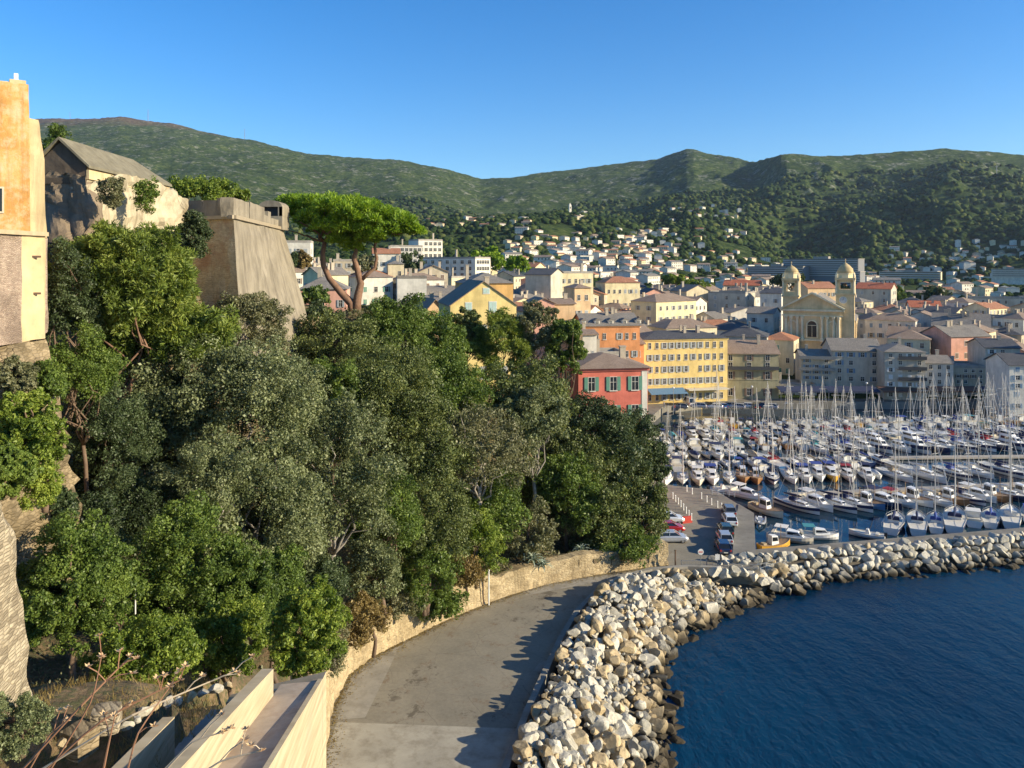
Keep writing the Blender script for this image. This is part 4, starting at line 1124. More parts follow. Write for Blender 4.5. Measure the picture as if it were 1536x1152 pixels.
def size_px(r): x, y = proj(r[0]); return r[1]/r[0].y if (-30 < y < 1175 and x < 1560) else 0
vis = [r for r in ROCKS if size_px(r) > 0]
vis.sort(key=lambda r: -size_px(r)*(1.0 if proj(r[0])[1] < 1160 else .2))
solo = vis[:300]; sset = set(id(r) for r in solo); rest = [r for r in ROCKS if id(r) not in sset and (size_px(r) > 0 or proj(r[0])[1] < 1500)]
def tone(r, q):
    x = q.random(); f = r[4]
    if r[2] >= 20: return 0 if x < .7 else (2 if x < .96 else 1)
    if f > .8: return 1 if x < .7 else 2
    if f > .5: return 1 if x < .42 else (0 if x < .75 else 2)
    return 0 if x < .55 else (1 if x < .85 else 2)
qr = random.Random(77)
by = {}
for r in solo: by.setdefault(r[2], []).append(r)
GRP = "boulders of the breakwater beside the road"
for r in list(by.get(10, [])):
    pass
for tier, L in sorted(by.items()):
    L.sort(key=lambda r: -proj(r[0])[1])
    for i, r in enumerate(L):
        sh = qr.randrange(10); tn = tone(r, qr)
        o = link("boulder", BM[sh][tn], None, r[0], 0); o.rotation_euler = (qr.uniform(-.5,.5), qr.uniform(-.5,.5), qr.uniform(0,6.28))
        o.scale = (r[1]*qr.uniform(.85,1.25), r[1]*qr.uniform(.8,1.1), r[1]*qr.uniform(.6,.85))
        big = "big " if r[1] > 1.0 else ("small " if r[1] < .7 else "")
        row = "row against the low wall" if tier == 0 else ("second row from the low wall" if tier == 1 else f"{ordw(tier+1)} row from the low wall")
        if tier < 10: lab = f"{big}{RTONE[tn]} {SHAPES[sh]} boulder, {row}, {ordw(i+1)} up from the bottom"
        elif tier == 10: lab = f"{big}{RTONE[tn]} {SHAPES[sh]} boulder at the breakwater corner, {ordw(i+1)} from the water up"
        else: lab = f"{big}{RTONE[tn]} {SHAPES[sh]} jetty boulder, {ordw(tier-19)} row from the basin, {ordw(i+1)} up"
        setp(o, lab, "boulder", GRP)
# the others: one mass of stones
def joined_rocks(L, name):
    Vs = []; Fs = []; mi = []; off = 0
    import mathutils
    for r in L:
        sh = qr.randrange(10); me = BM[sh][0]; n = len(me.vertices)
        co = np.empty(n*3, dtype=np.float32); me.vertices.foreach_get("co", co); co = co.reshape(-1, 3)
        fv = np.empty(len(me.polygons)*3, dtype=np.int32); me.polygons.foreach_get("vertices", fv); fv = fv.reshape(-1, 3)
        M = np.array(mathutils.Euler((qr.uniform(-.5,.5), qr.uniform(-.5,.5), qr.uniform(0,6.28))).to_matrix())
        S = np.array([r[1]*qr.uniform(.85,1.25), r[1]*qr.uniform(.8,1.1), r[1]*qr.uniform(.6,.85)])
        Vs.append((co*S)@M.T + np.array(r[0])); Fs.append(fv+off); off += n; mi.append(np.full(len(fv), tone(r, qr)))
    me = np_mesh(name, np.vstack(Vs), np.vstack(Fs), RMAT, mi=np.concatenate(mi)); return link(name, me)
for _ in range(520):
    u = rr.uniform(0, nA-.01); a = lerp_path(bankA, u); w = lerp_path(watA, u); f = rr.uniform(0, 1); p = a.lerp(w, f); ff = max(0, (f-.22)/.78)
    rest.append((Vector((p.x, p.y, 3.75*(1-ff**1.1)-.28+rr.uniform(-.15,.3))), rr.uniform(.16,.36), 5, 0, f))
o = joined_rocks(rest, "riprap"); setp(o, "farther mass of pale riprap stones forming the jetty", "rocks", kind='stuff')
# solid core under the stones so that no water shows between them
mb = MB(); core = []
for u in range(len(bankA)):
    a = bankA[u]; w = watA[u]; core.append((a, w))
V = []; Fs = []
for a, w in core:
    V += [(a.x+.3, a.y, 2.3), tuple(a.lerp(w, .3))[:2]+(2.5,), tuple(a.lerp(w, .93))[:2]+(-.5,), (a.x+.3, a.y, -1)]
for i in range(len(core)-1):
    for j in range(4): Fs.append((i*4+j, i*4+(j+1)%4, i*4+4+(j+1)%4, i*4+4+j))
mb.add(V, Fs)
j0 = jet0-dJ*9; mb.loft([tuple((j0-nJ*2.2)[:2])+(-1,), tuple((j0+nJ*3.8)[:2])+(-1,), tuple((jet1+nJ*3.8)[:2])+(-1,), tuple((jet1-nJ*2.2)[:2])+(-1,)], [tuple((j0-nJ*1.6)[:2])+(1.5,), tuple((j0+nJ*.8)[:2])+(1.6,), tuple((jet1+nJ*.8)[:2])+(1.6,), tuple((jet1-nJ*1.6)[:2])+(1.5,)])
mb.prism([(p.x, p.y) for p in [cpoly[0], cpoly[1], cpoly[2], cpoly[3], cpoly[3].lerp(cpoly[4], .6), cpoly[6].lerp(cpoly[1], .25)]][::-1], -1, .7)
o = mb.build("rubble_core", plain("rubble", (.10,.085,.06), .95)); o['kind'] = 'structure'
# walkway of the jetty behind the stones
a = jet0 - nJ*2.6 - dJ*4; b_ = jet1 - nJ*2.6
mb = MB(); s_ = nJ*-1.6; lo = [a, b_, b_+s_, a+s_]; mb.loft([(v.x, v.y, -1) for v in lo], [(v.x, v.y, 1.75) for v in lo]); o = mb.build("jetty_walk", QUAYM); o['kind'] = 'structure'
r0 = PZ(1020,1040,0); 
o = link("boulder", BM[2][1], None, (r0.x, r0.y, -.05), .6, (.8,.6,.35)); setp(o, "lone wet rock just breaking the water off the breakwater", "boulder")
# ------------------------------------------------------------------ town: building kit
GLASS = plain("window_dark", (.018,.02,.022), .2, spec=.6)
FRAMEW = plain("frame_white", (.62,.58,.5), .6)
SH = {'green': plain("shutter_green", (.10,.24,.17), .6), 'grey': plain("shutter_grey", (.32,.34,.33), .6), 'brown': plain("shutter_brown", (.17,.11,.07), .6), 'white': plain("shutter_white", (.62,.62,.58), .6), 'blue': plain("shutter_blue", (.16,.25,.34), .6), 'aqua': plain("shutter_aqua", (.42,.56,.50), .6)}
def wall_col(n, c, amt=.45): return plaster("render_"+n, c, tuple(k*.42 for k in c), amt, .35, .25)
WC = {'white': wall_col('white', (.66,.62,.52)), 'cream': wall_col('cream', (.66,.56,.36)), 'yellow': wall_col('yellow', (.76,.59,.24)), 'ochre': wall_col('ochre', (.62,.38,.14)),
      'orange': wall_col('orange', (.62,.27,.11)), 'pink': wall_col('pink', (.66,.36,.26)), 'red': wall_col('red', (.60,.17,.12), .3), 'grey': wall_col('grey', (.50,.45,.35), .55), 'beige': wall_col('beige', (.48,.41,.29)),
      'olive': wall_col('olive', (.36,.32,.19), .6), 'pale yellow': wall_col('pale_yellow', (.70,.60,.36)), 'apricot': wall_col('apricot', (.66,.46,.26))}
def roofmat(n, a, b2):
    m, nt, b = _mat("roof_"+n); pos = geo_pos(nt); f = noise(nt, pos, .5, 5, .7); f2 = noise(nt, pos, 3.5, 4, .7)
    c = mixc(nt, .45, ramp(nt, f, [(.35, a), (.65, b2)]), ramp(nt, f2, [(.3, tuple(k*.5 for k in a)), (.7, tuple(k*1.25 for k in b2))]))
    nt.links.new(c, b.inputs['Base Color']); b.inputs['Roughness'].default_value = .9
    w = N(nt, "ShaderNodeTexWave", Scale=3.0, Distortion=1.5); nt.links.new(pos, w.inputs['Vector']); bump(nt, b, w.outputs['Fac'], .5, .06); return m
RC = {'slate': roofmat('slate', (.17,.15,.125), (.28,.25,.205)), 'brown': roofmat('brown', (.22,.15,.10), (.34,.25,.18)), 'terracotta': roofmat('terracotta', (.34,.13,.06), (.46,.22,.12)), 'dark': roofmat('dark', (.05,.055,.06), (.10,.10,.105)), 'red': roofmat('red', (.42,.10,.045), (.55,.18,.08)), 'flat': plaster("roof_flat", (.34,.31,.26), (.16,.14,.12), .5, .5, .4, streak=False)}
CHIM = plain("chimney_render", (.42,.36,.27), .9)
_wm = {}
def win_mesh(w, h, sh='grey', style='open', frame=True):
    k = (round(w, 2), round(h, 2), sh, style)
    if k in _wm: return _wm[k]
    mb = MB()
    if style == 'closed':
        mb.box(-w/2, w/2, -.07, .06, 0, h, 1)
        for i in range(1, int(h/.28)): mb.box(-w/2+.06, w/2-.06, -.085, -.07, i*.28, i*.28+.05, 1)
        mb.box(-.02, .02, -.09, -.07, 0, h, 2)
        if frame: mb.box(-w/2-.12, w/2+.12, -.05, .05, -.14, h+.14, 2)
        mats = [GLASS, SH[sh], FRAMEW]
    else:
        mb.box(-w/2, w/2, -.03, .05, 0, h, 0)
        t = .07
        mb.box(-w/2-t, -w/2, -.10, .05, -t, h+t, 2); mb.box(w/2, w/2+t, -.10, .05, -t, h+t, 2)
        mb.box(-w/2, w/2, -.10, .05, h, h+t, 2); mb.box(-w/2-.15, w/2+.15, -.2, .05, -t*2, -t*.1, 2)
        mb.box(-.03, .03, -.06, -.03, 0, h, 2); mb.box(-w/2, w/2, -.055, -.03, h*.6, h*.6+.05, 2)
        if style == 'open':
            for s in (-1, 1):
                a, b_ = sorted((s*(w/2+.1), s*(w/2+.1+w*.52))); mb.box(a, b_, -.12, -.02, -.05, h+.05, 1)
        elif style == 'arch':
            vs = [(-w/2*math.cos(math.pi*i/8), h+w/2*math.sin(math.pi*i/8)) for i in range(9)]
            mb.loft([(x, -.03, z) for x, z in vs], [(x, .05, z) for x, z in vs], 0)
        mats = [GLASS, SH[sh], FRAMEW]
    me = mb.mesh("window", mats); _wm[k] = me; return me
AWN = {'blue': plain("awning_blue", (.10,.20,.30), .8), 'navy': plain("awning_navy", (.02,.03,.07), .8), 'brown': plain("awning_brown", (.12,.06,.04), .8), 'cream': plain("awning_cream", (.6,.55,.42), .8)}
FOOT = []   # occupied footprints (x, y, r)
def house(name, loc, rz, w, d, h, col, roof='slate', rkind='gable', floors=4, cols=5, side=2, label=None, group=None, wcat="house", shut='grey', styles=('open','closed','plain'), rise=None, wh=None, ww=None, chim=1, sides='R', skip_top=0, base_h=3.4, deep=6.0, overh=.45, ridge='x', cornice=False, attic=False, ground=True, later=False):
    t = empty(name, loc, rz, None, wcat, group)
    r_ = random.Random(int(loc[0]*31+loc[1]*17+w*7))
    rise = rise if rise is not None else (min(w, d)*.22)
    mb = MB(); mb.box(-w/2, w/2, 0, d, -deep, h)
    if rkind == 'gable':
        if ridge == 'x': mb.add([(-w/2,0,h),(-w/2,d,h),(-w/2,d/2,h+rise),(w/2,0,h),(w/2,d,h),(w/2,d/2,h+rise)], [(0,2,1),(3,4,5)])
        else: mb.add([(-w/2,0,h),(w/2,0,h),(0,0,h+rise),(-w/2,d,h),(w/2,d,h),(0,d,h+rise)], [(0,1,2),(4,3,5)])
    if cornice: mb.box(-w/2-.25, w/2+.25, -.25, d+.25, h-.45, h-.004); 
    if cornice: mb.box(-w/2-.1, w/2+.1, -.1, d+.1, base_h+.2, base_h+.5)
    mb.build("wall", WC[col] if isinstance(col, str) else col, t)
    rb = MB(); e = overh; th = .18; z0 = h+.01
    def slab(pts): rb.loft([tuple(p) for p in pts], [(x, y, z+th) for x, y, z in pts])
    if rkind == 'gable':
        k = rise/(d/2 if ridge == 'x' else w/2)
        if ridge == 'x':
            A=(-w/2-e,-e,z0-e*k); B=(w/2+e,-e,z0-e*k); C1=(w/2+e,d/2,z0+rise); D1=(-w/2-e,d/2,z0+rise); E=(w/2+e,d+e,z0-e*k); G=(-w/2-e,d+e,z0-e*k)
            slab([A,B,C1,D1]); slab([D1,C1,E,G])
        else:
            A=(-w/2-e,-e,z0-e*k); B=(0,-e,z0+rise); C1=(0,d+e,z0+rise); D1=(-w/2-e,d+e,z0-e*k); E=(w/2+e,-e,z0-e*k); G=(w/2+e,d+e,z0-e*k)
            slab([A,B,C1,D1]); slab([B,E,G,C1])
    elif rkind == 'hip':
        m_ = min(w, d)/2; 
        if w >= d: R1=(-w/2+m_,d/2,z0+rise); R2=(w/2-m_,d/2,z0+rise)
        else: R1=(0,m_,z0+rise); R2=(0,d-m_,z0+rise)
        A=(-w/2-e,-e,z0); B=(w/2+e,-e,z0); C1=(w/2+e,d+e,z0); D1=(-w/2-e,d+e,z0)
        rb.add([A,B,C1,D1,R1,R2], [(0,1,5,4),(2,3,4,5),(1,2,5),(3,0,4),(3,2,1,0)] if w >= d else [(0,1,4),(1,2,5,4),(2,3,5),(3,0,4,5),(3,2,1,0)])
    elif rkind == 'flat':
        rb.box(-w/2+.3, w/2-.3, .3, d-.3, h, h+.1); rb.box(-w/2-.05, w/2+.05, -.05, .3, h, h+.75); rb.box(-w/2-.05, w/2+.05, d-.3, d+.05, h, h+.75); rb.box(-w/2-.05, -w/2+.3, .3, d-.3, h, h+.75); rb.box(w/2-.3, w/2+.05, .3, d-.3, h, h+.75)
    rf = rb.build("roof", RC[roof], t)
    for i in range(chim):
        cx_ = r_.uniform(-w*.38, w*.38); cy = d*r_.uniform(.3,.7); cm = MB(); s = r_.uniform(.3,.5); zt = h+rise*r_.uniform(.9,1.1)+.9+r_.random()*.6
        cm.box(cx_-s, cx_+s, cy-s*.8, cy+s*.8, h, zt); cm.box(cx_-s-.1, cx_+s+.1, cy-s*.8-.1, cy+s*.8+.1, zt+.003, zt+.15); cm.build("chimney", CHIM, rf)
    fh = (h-base_h)/max(1, floors-1) if floors > 1 else h
    ww_ = ww or min(1.0, w/max(1,cols)*.34); wh_ = wh or min(1.55, fh*.52)
    def put(face, n, span, z, hh, st):
        for i in range(n):
            x = (i+.5)/n*span - span/2
            if r_.random() < .06: continue
            me = win_mesh(ww_, hh, shut, st if isinstance(st, str) else r_.choice(st))
            if face == 'F': link("window", me, t, (x, 0, z))
            elif face == 'R': link("window", me, t, (w/2, d/2+x, z), math.pi/2)
            else: link("window", me, t, (-w/2, d/2-x, z), -math.pi/2)
    for f in range(floors):
        z = (.9 if f == 0 else base_h+(f-1)*fh+fh*.22)
        hh = wh_*(.62 if (attic and f == floors-1) else 1)
        if f == 0 and not ground: continue
        if cols: put('F', cols, w*.94, z, hh, styles)
        if 'R' in sides and side: put('R', side, d*.85, z, hh, styles)
        if 'L' in sides and side: put('L', side, d*.85, z, hh, styles)
    FOOT.append((loc[0]-math.sin(rz)*d/2, loc[1]+math.cos(rz)*d/2, .5*math.hypot(w, d)*.86))
    if label:
        if later: name_later(t, label, (loc[0], loc[1], loc[2]+h*.8))
        else: t['label'] = label
    return t
def hpx(name, pxl, pxr, py_eave, D, col, label, py_base=None, rz=0, d=12, **kw):
    """front face between two photo columns at distance D, eave at py_eave"""
    c = P((pxl+pxr)/2, py_eave, D); w = (pxr-pxl)*D/F/max(.45, math.cos(rz)-math.sin(rz)*((pxl+pxr)/2-768)/F)
    gz = float(terr(c.x, D)) if D > 225 else QZ
    if kw.get('gz') is not None: gz = kw.pop('gz')
    else: kw.pop('gz', None)
    h = c.z-gz
    if h < 5: gz = c.z-6; h = 6
    return house(name, (c.x, c.y, gz), rz, w, d, h, col, label=label, **kw)
# ---- quay-side and landmark houses
t = hpx("town_house", 868, 972, 552, 122, 'red', "red rendered quay house with green shutters at the end of the slope", rz=R(9), d=13, roof='brown', rkind='hip', rise=1.7, floors=5, cols=3, side=3, shut='green', styles=('open',), wh=2.1, ww=1.05, cornice=True, sides='RL', overh=.7, chim=1)
mark("red quay house", t.location+Vector((0,0,16)))
mb = MB(); w_ = (972-868)*122/F/math.cos(R(9)); mb.box(w_/2-.9, w_/2+.04, -.06, .5, -1, 21); mb.box(-w_/2, w_/2+1.6, -1.1, 0, 10.2, 10.4); mb.build("trim", WC['white'], t)
YM = wall_col('bright_yellow', (.72,.53,.20), .4)
t = hpx("town_house", 966, 1092, 508, 211, YM, "long yellow quay-front building with four rows of windows", rz=R(12), d=13, roof='dark', rkind='hip', rise=1.8, floors=5, cols=11, side=3, shut='grey', styles=('open','plain','open'), cornice=True, attic=False, overh=.6, chim=4, base_h=4.5)
mark("yellow quay building", t.location+Vector((0,0,10)))
mb = MB(); mb.add([(-11.5,-.3,4.2),(-1,-.3,4.2),(-1,-3.6,3.2),(-11.5,-3.6,3.2),(-11.5,-.3,4.1),(-1,-.3,4.1),(-1,-3.6,3.05),(-11.5,-3.6,3.05)], [(0,1,2,3)[::-1],(4,5,6,7),(3,2,6,7)]); mb.build("awning", AWN['blue'], t)
mb = MB(); mb.box(-.5, 11.3, -3.2, -.3, 3.7, 3.95); mb.build("canopy", AWN['cream'], t)
t = hpx("town_house", 1079, 1168, 530, 217, 'olive', "grey-olive quay house with long brown roof next to the yellow building", rz=R(-4), d=13, roof='brown', rkind='gable', rise=3.0, floors=4, cols=3, side=2, shut='brown', styles=('open','plain'), cornice=True, sides='R', wh=2.0, ww=1.1, chim=2, base_h=5)
mark("grey-olive quay house", t.location+Vector((0,0,9)))
mb = MB(); mb.box(-8,8,-1.2,0,8.2,8.35); mb.box(-8,8,-1.2,-1.15,8.35,9.2); mb.build("balcony", plain("iron_dark", (.05,.05,.05)), t)
t = hpx("town_house", 1168, 1225, 580, 222, 'grey', "low flat-roofed grey house on the quay at the church's foot", rz=R(-6), d=9, roof='flat', rkind='flat', floors=3, cols=4, side=1, shut='blue', styles=('plain',), base_h=3.2)
t = hpx("town_house", 1202, 1248, 537, 226, 'grey', "tall grey balconied house on the quay under the church", rz=R(-12), d=12, roof='slate', floors=5, cols=3, side=0, styles=('plain','open'), shut='blue')
mb = MB(); 
for z in (6.3, 9.6): mb.box(-5,5,-1.2,0,z,z+.14); mb.box(-5,5,-1.2,-1.16,z+.14,z+1.0)
mb.build("balcony", plain("balcony_render", (.28,.26,.22)), t)
t = hpx("town_house", 1248, 1322, 526, 224, 'grey', "broad weathered grey house with shaded face between church and marina", rz=R(-10), d=13, roof='slate', floors=5, cols=4, side=2, shut='blue', styles=('open','plain'))
t = hpx("town_house", 1327, 1388, 528, 215, 'grey', "tall flat-fronted green-grey quay house with white shutters", rz=R(-9), d=13, roof='slate', rkind='hip', rise=1.8, floors=6, cols=4, side=2, shut='white', styles=('closed','open','plain'))
mark("green-grey quay house", t.location+Vector((0,0,9)))
mb = MB(); 
for z in (5.5, 8.4, 11.3): mb.box(-2,5.4,-1.0,0,z,z+.12); mb.box(-2,5.4,-1.0,-.96,z+.12,z+.95)
mb.build("balcony", plain("iron_dark", (.05,.05,.05)), t)
t = hpx("town_house", 1388, 1430, 545, 219, 'white', "narrow white quay house beside the green-grey one", rz=R(-9), d=11, roof='slate', floors=4, cols=3, side=1, styles=('plain',))
t = hpx("town_house", 1430, 1478, 552, 221, 'beige', "beige flat-roofed quay house beside the grey stone one", rz=R(-9), d=11, roof='flat', rkind='flat', floors=4, cols=4, side=1, styles=('plain','open'), shut='brown')
t = hpx("town_house", 1478, 1530, 522, 220, 'grey', "grey stone quay house with steep dark slate roof near the edge", rz=R(-12), d=14, roof='dark', rkind='gable', ridge='x', floors=6, cols=3, side=3, shut='white', styles=('plain','open'))
t = hpx("town_house", 1514, 1580, 548, 198, 'white', "tall pale house at the picture's right edge, out by the water", rz=R(-6), d=12, roof='dark', floors=5, cols=3, side=2, shut='blue', styles=('closed','open'))
# white palace behind
t = hpx("town_house", 1398, 1484, 490, 275, 'white', "large white-grey hall with shaded front and bright gable end", rz=R(-30), d=15, roof='slate', rkind='gable', rise=4.2, floors=3, cols=5, side=2, shut='grey', styles=('open',), cornice=True, wh=2.3, ww=1.2, chim=6, base_h=5.5)
mark("large white hall", t.location+Vector((0,0,12)))
# second rank and landmarks of the old town
L_ = [
 (985,1045,452,300,'pale yellow',"tall cream block with sunlit front and grey side wall",dict(rz=R(38),d=13,floors=5,cols=6,side=2,sides='L',roof='brown',rkind='hip',styles=('open','plain'))),
 (1062,1118,440,340,'grey',"big grey blank-walled block with bright eastern end",dict(rz=R(-34),d=14,floors=5,cols=3,side=2,roof='flat',rkind='flat')),
 (1085,1138,428,420,'cream',"cream block with red tiled roof behind the grey block",dict(rz=R(-25),d=12,floors=4,cols=4,side=3,roof='red',rkind='gable')),
 (876,960,488,200,'orange',"orange terrace building with dormers above the red quay house",dict(rz=R(10),d=12,floors=5,cols=7,side=2,roof='slate',rkind='gable',styles=('open','plain'),chim=3,cornice=True)),
 (934,966,516,205,'orange',"lower orange house left of the long yellow quay building",dict(rz=R(10),d=9,floors=4,cols=2,side=1,roof='brown')),
 (874,895,502,165,'white',"slim white house with grey shutters above the red quay house",dict(rz=R(8),d=8,floors=4,cols=2,side=1,roof='brown',styles=('closed',))),
 (893,936,532,178,'white',"small flat-roofed white house directly behind the red quay house",dict(rz=R(8),d=8,floors=3,cols=3,side=1,roof='flat',rkind='flat')),
 (905,952,478,255,'white',"white house with brown roof above the orange terrace",dict(rz=R(14),d=9,floors=4,cols=4,side=1,roof='brown',rkind='gable')),
 (862,886,432,230,'apricot',"tall narrow apricot house with pyramid roof",dict(rz=R(20),d=8,floors=6,cols=2,side=2,roof='brown',rkind='hip')),
 (800,832,455,205,'pink',"pink gabled house with a blank wall",dict(rz=R(12),d=10,floors=3,cols=0,side=0,roof='brown',rkind='gable',ridge='y')),
 (832,862,456,208,'apricot',"peach house with small brown windows beside the pink gable",dict(rz=R(12),d=10,floors=4,cols=3,side=1,roof='brown',shut='brown')),
 (676,775,458,142,'yellow',"large bright yellow gabled house with pale shutters",dict(rz=R(13),d=16,floors=4,cols=3,side=2,sides='L',roof='brown',rkind='gable',ridge='y',rise=4.3,overh=.25,shut='grey',styles=('closed',),wh=2.2,ww=1.2,gz=6)),
 (700,770,425,165,'ochre',"ochre attic block rising behind the large yellow gabled house",dict(rz=R(14),d=14,floors=5,cols=4,side=2,roof='slate',rkind='hip')),
 (628,678,478,165,'apricot',"pale apricot gabled house left of the large yellow one",dict(rz=R(20),d=14,floors=4,cols=3,side=1,roof='brown',rkind='gable',ridge='y',rise=4,gz=14)),
 (640,674,452,200,'white',"white grey-roofed house just left of the yellow gabled one",dict(rz=R(12),d=9,floors=4,cols=4,side=1,roof='slate')),
 (630,712,388,330,'white',"long white apartment block with rows of windows",dict(rz=R(-30),d=12,floors=6,cols=7,side=5,roof='flat',rkind='flat',styles=('plain',),ww=1.6)),
 (628,664,361,390,'white',"upper white apartment tower of six storeys",dict(rz=R(30),d=13,floors=8,cols=5,side=3,roof='flat',rkind='flat',styles=('plain',),ww=1.6)),
 (586,634,370,380,'white',"white apartment block half hidden by the umbrella pine",dict(rz=R(15),d=12,floors=7,cols=7,side=2,roof='flat',rkind='flat',styles=('plain',),ww=1.5)),
 (712,736,392,345,'cream',"cream villa with brown hipped roof",dict(rz=R(10),d=12,floors=4,cols=3,side=2,roof='brown',rkind='hip')),
 (428,466,364,250,'white',"white house seen between the bastion and the pine trunk",dict(rz=R(10),d=11,floors=4,cols=3,side=2,roof='flat',rkind='flat')),
 (500,532,392,265,'beige',"plain beige block between the pine trunks",dict(rz=R(12),d=10,floors=4,cols=2,side=1,roof='flat',rkind='flat')),
 (448,520,434,180,'pink',"pink house with long slate roof behind the pine trunks",dict(rz=R(8),d=12,floors=3,cols=5,side=1,roof='slate',rkind='hip',rise=3.2,gz=20)),
 (582,606,396,250,'cream',"small cream house with grey hipped roof right of the trunks",dict(rz=R(12),d=9,floors=3,cols=2,side=1,roof='slate',rkind='hip')),
 (560,600,380,300,'white',"white house with terracotta roof under the pine crown",dict(rz=R(12),d=9,floors=3,cols=4,side=1,roof='terracotta',rkind='gable')),
 (596,640,418,215,'white',"low flat-roofed white house below the small cream house",dict(rz=R(10),d=9,floors=3,cols=4,side=1,roof='slate',rkind='flat')),
 (788,826,412,290,'dark' if False else 'grey',"dark slate-clad hall above the pink gable",dict(rz=R(-25),d=14,floors=3,cols=0,side=0,roof='dark',rkind='gable')),
 (828,890,410,300,'pale yellow',"long pale yellow flat-roofed apartment building",dict(rz=R(18),d=12,floors=5,cols=6,side=2,roof='flat',rkind='flat')),
 (908,960,424,330,'pale yellow',"pale yellow block with terracotta top floor",dict(rz=R(14),d=12,floors=4,cols=6,side=2,roof='terracotta',rkind='hip')),
 (1030,1066,437,350,'cream',"cream church-like gabled house",dict(rz=R(20),d=14,floors=3,cols=0,side=0,roof='brown',rkind='gable',ridge='y')),
 (1283,1336,433,400,'grey',"grey-fronted red-roofed block with sunlit end right of the church",dict(rz=R(-38),d=13,floors=4,cols=3,side=3,roof='red',rkind='gable')),
 (1212,1255,432,360,'apricot',"apricot building with terracotta roof between the church towers",dict(rz=R(14),d=12,floors=4,cols=6,side=2,roof='terracotta',rkind='gable')),
 (1365,1412,461,350,'white',"white hall with bright red tiled roof right of the church",dict(rz=R(-20),d=12,floors=3,cols=3,side=2,roof='red',rkind='gable')),
 (1318,1366,470,330,'grey',"grey gabled house with small attic window",dict(rz=R(-30),d=12,floors=3,cols=3,side=2,roof='brown',rkind='gable',ridge='y')),
 (1455,1540,448,380,'grey',"long grey shaded terrace above the white hall",dict(rz=R(-20),d=13,floors=4,cols=7,side=2,roof='flat',rkind='flat')),
 (1330,1400,505,250,'cream',"low cream house bright in the sun behind the shaded quay houses",dict(rz=R(-35),d=12,floors=4,cols=4,side=4,roof='brown',rkind='gable')),
 (1120,1160,470,290,'white',"white house with slate roof left of the church tower",dict(rz=R(-30),d=12,floors=4,cols=2,side=2,roof='slate')),
 (1140,1172,440,330,'white',"white gable-ended house beside the west church tower",dict(rz=R(-40),d=14,floors=4,cols=2,side=1,roof='dark',rkind='gable')),
 (1080,1150,505,245,'grey',"dark-roofed low house behind the grey-olive quay house",dict(rz=R(-20),d=14,floors=3,cols=4,side=2,roof='dark',rkind='hip')),
 (1000,1076,492,250,'cream',"cream house with brown roof behind the long yellow quay building",dict(rz=R(20),d=12,floors=4,cols=6,side=2,roof='brown',rkind='hip')),
]
for (a, b_, e, D, col, lab, kw) in L_:
    t = hpx("town_house", a, b_, e, D, col, lab, group=None, **kw)
    if lab.startswith("orange terrace"):
        for k in range(5):
            x = -7.5+k*3.7; z = (P(900,488,200).z-float(t.location.z)); m3 = MB(); m3.box(x-.7,x+.7,.6,2.6,z-.1,z+1.25); m3.add([(x-.85,.4,z+1.26),(x+.85,.4,z+1.26),(x,.4,z+1.8),(x-.85,2.9,z+1.26),(x+.85,2.9,z+1.26),(x,2.9,z+1.8)], [(0,1,2),(4,3,5),(0,2,5,3),(1,4,5,2),(0,3,4,1)], 1); dm = m3.build("dormer", [WC['white'], RC['slate']], t); link("window", win_mesh(.7,.9,'grey','plain'), dm, (x,.58,z+.15))
    if lab.startswith("large bright"):
        for x, z, ww_, hh_ in ((1.7,25.0,1.3,1.8),(.5,28.4,1.1,.9),(-2.8,25.0,1.1,1.7),(-2.9,20.4,1.2,2.0),(1.7,20.4,1.2,2.0)): link("window", win_mesh(ww_, hh_, 'aqua', 'closed'), t, (x, 0, z))
    if lab.startswith(("pink gabled","large bright","tall cream","big grey","long white","tall narrow apricot","orange terrace","long pale","cream church","white hall with","apricot building","grey-fronted","pink house with")): mark(" ".join(lab.replace(" with"," |").split("|")[0].split()[:4]), t.location+Vector((0,0,9)))
# unseen houses added on the harbour's north quay to shade the quay fronts
for i in range(5):
    house("town_house", (176+i*19, 196-i*4, QZ), R(-60), 20, 14, 27+2*(i % 3), ['grey','cream','beige','white','ochre'][i], rkind='gable', floors=7, cols=6, side=2, label=["grey","cream","beige","white","ochre"][i]+" tall house added out of view to shade the quay fronts", group="unseen houses added for shade")

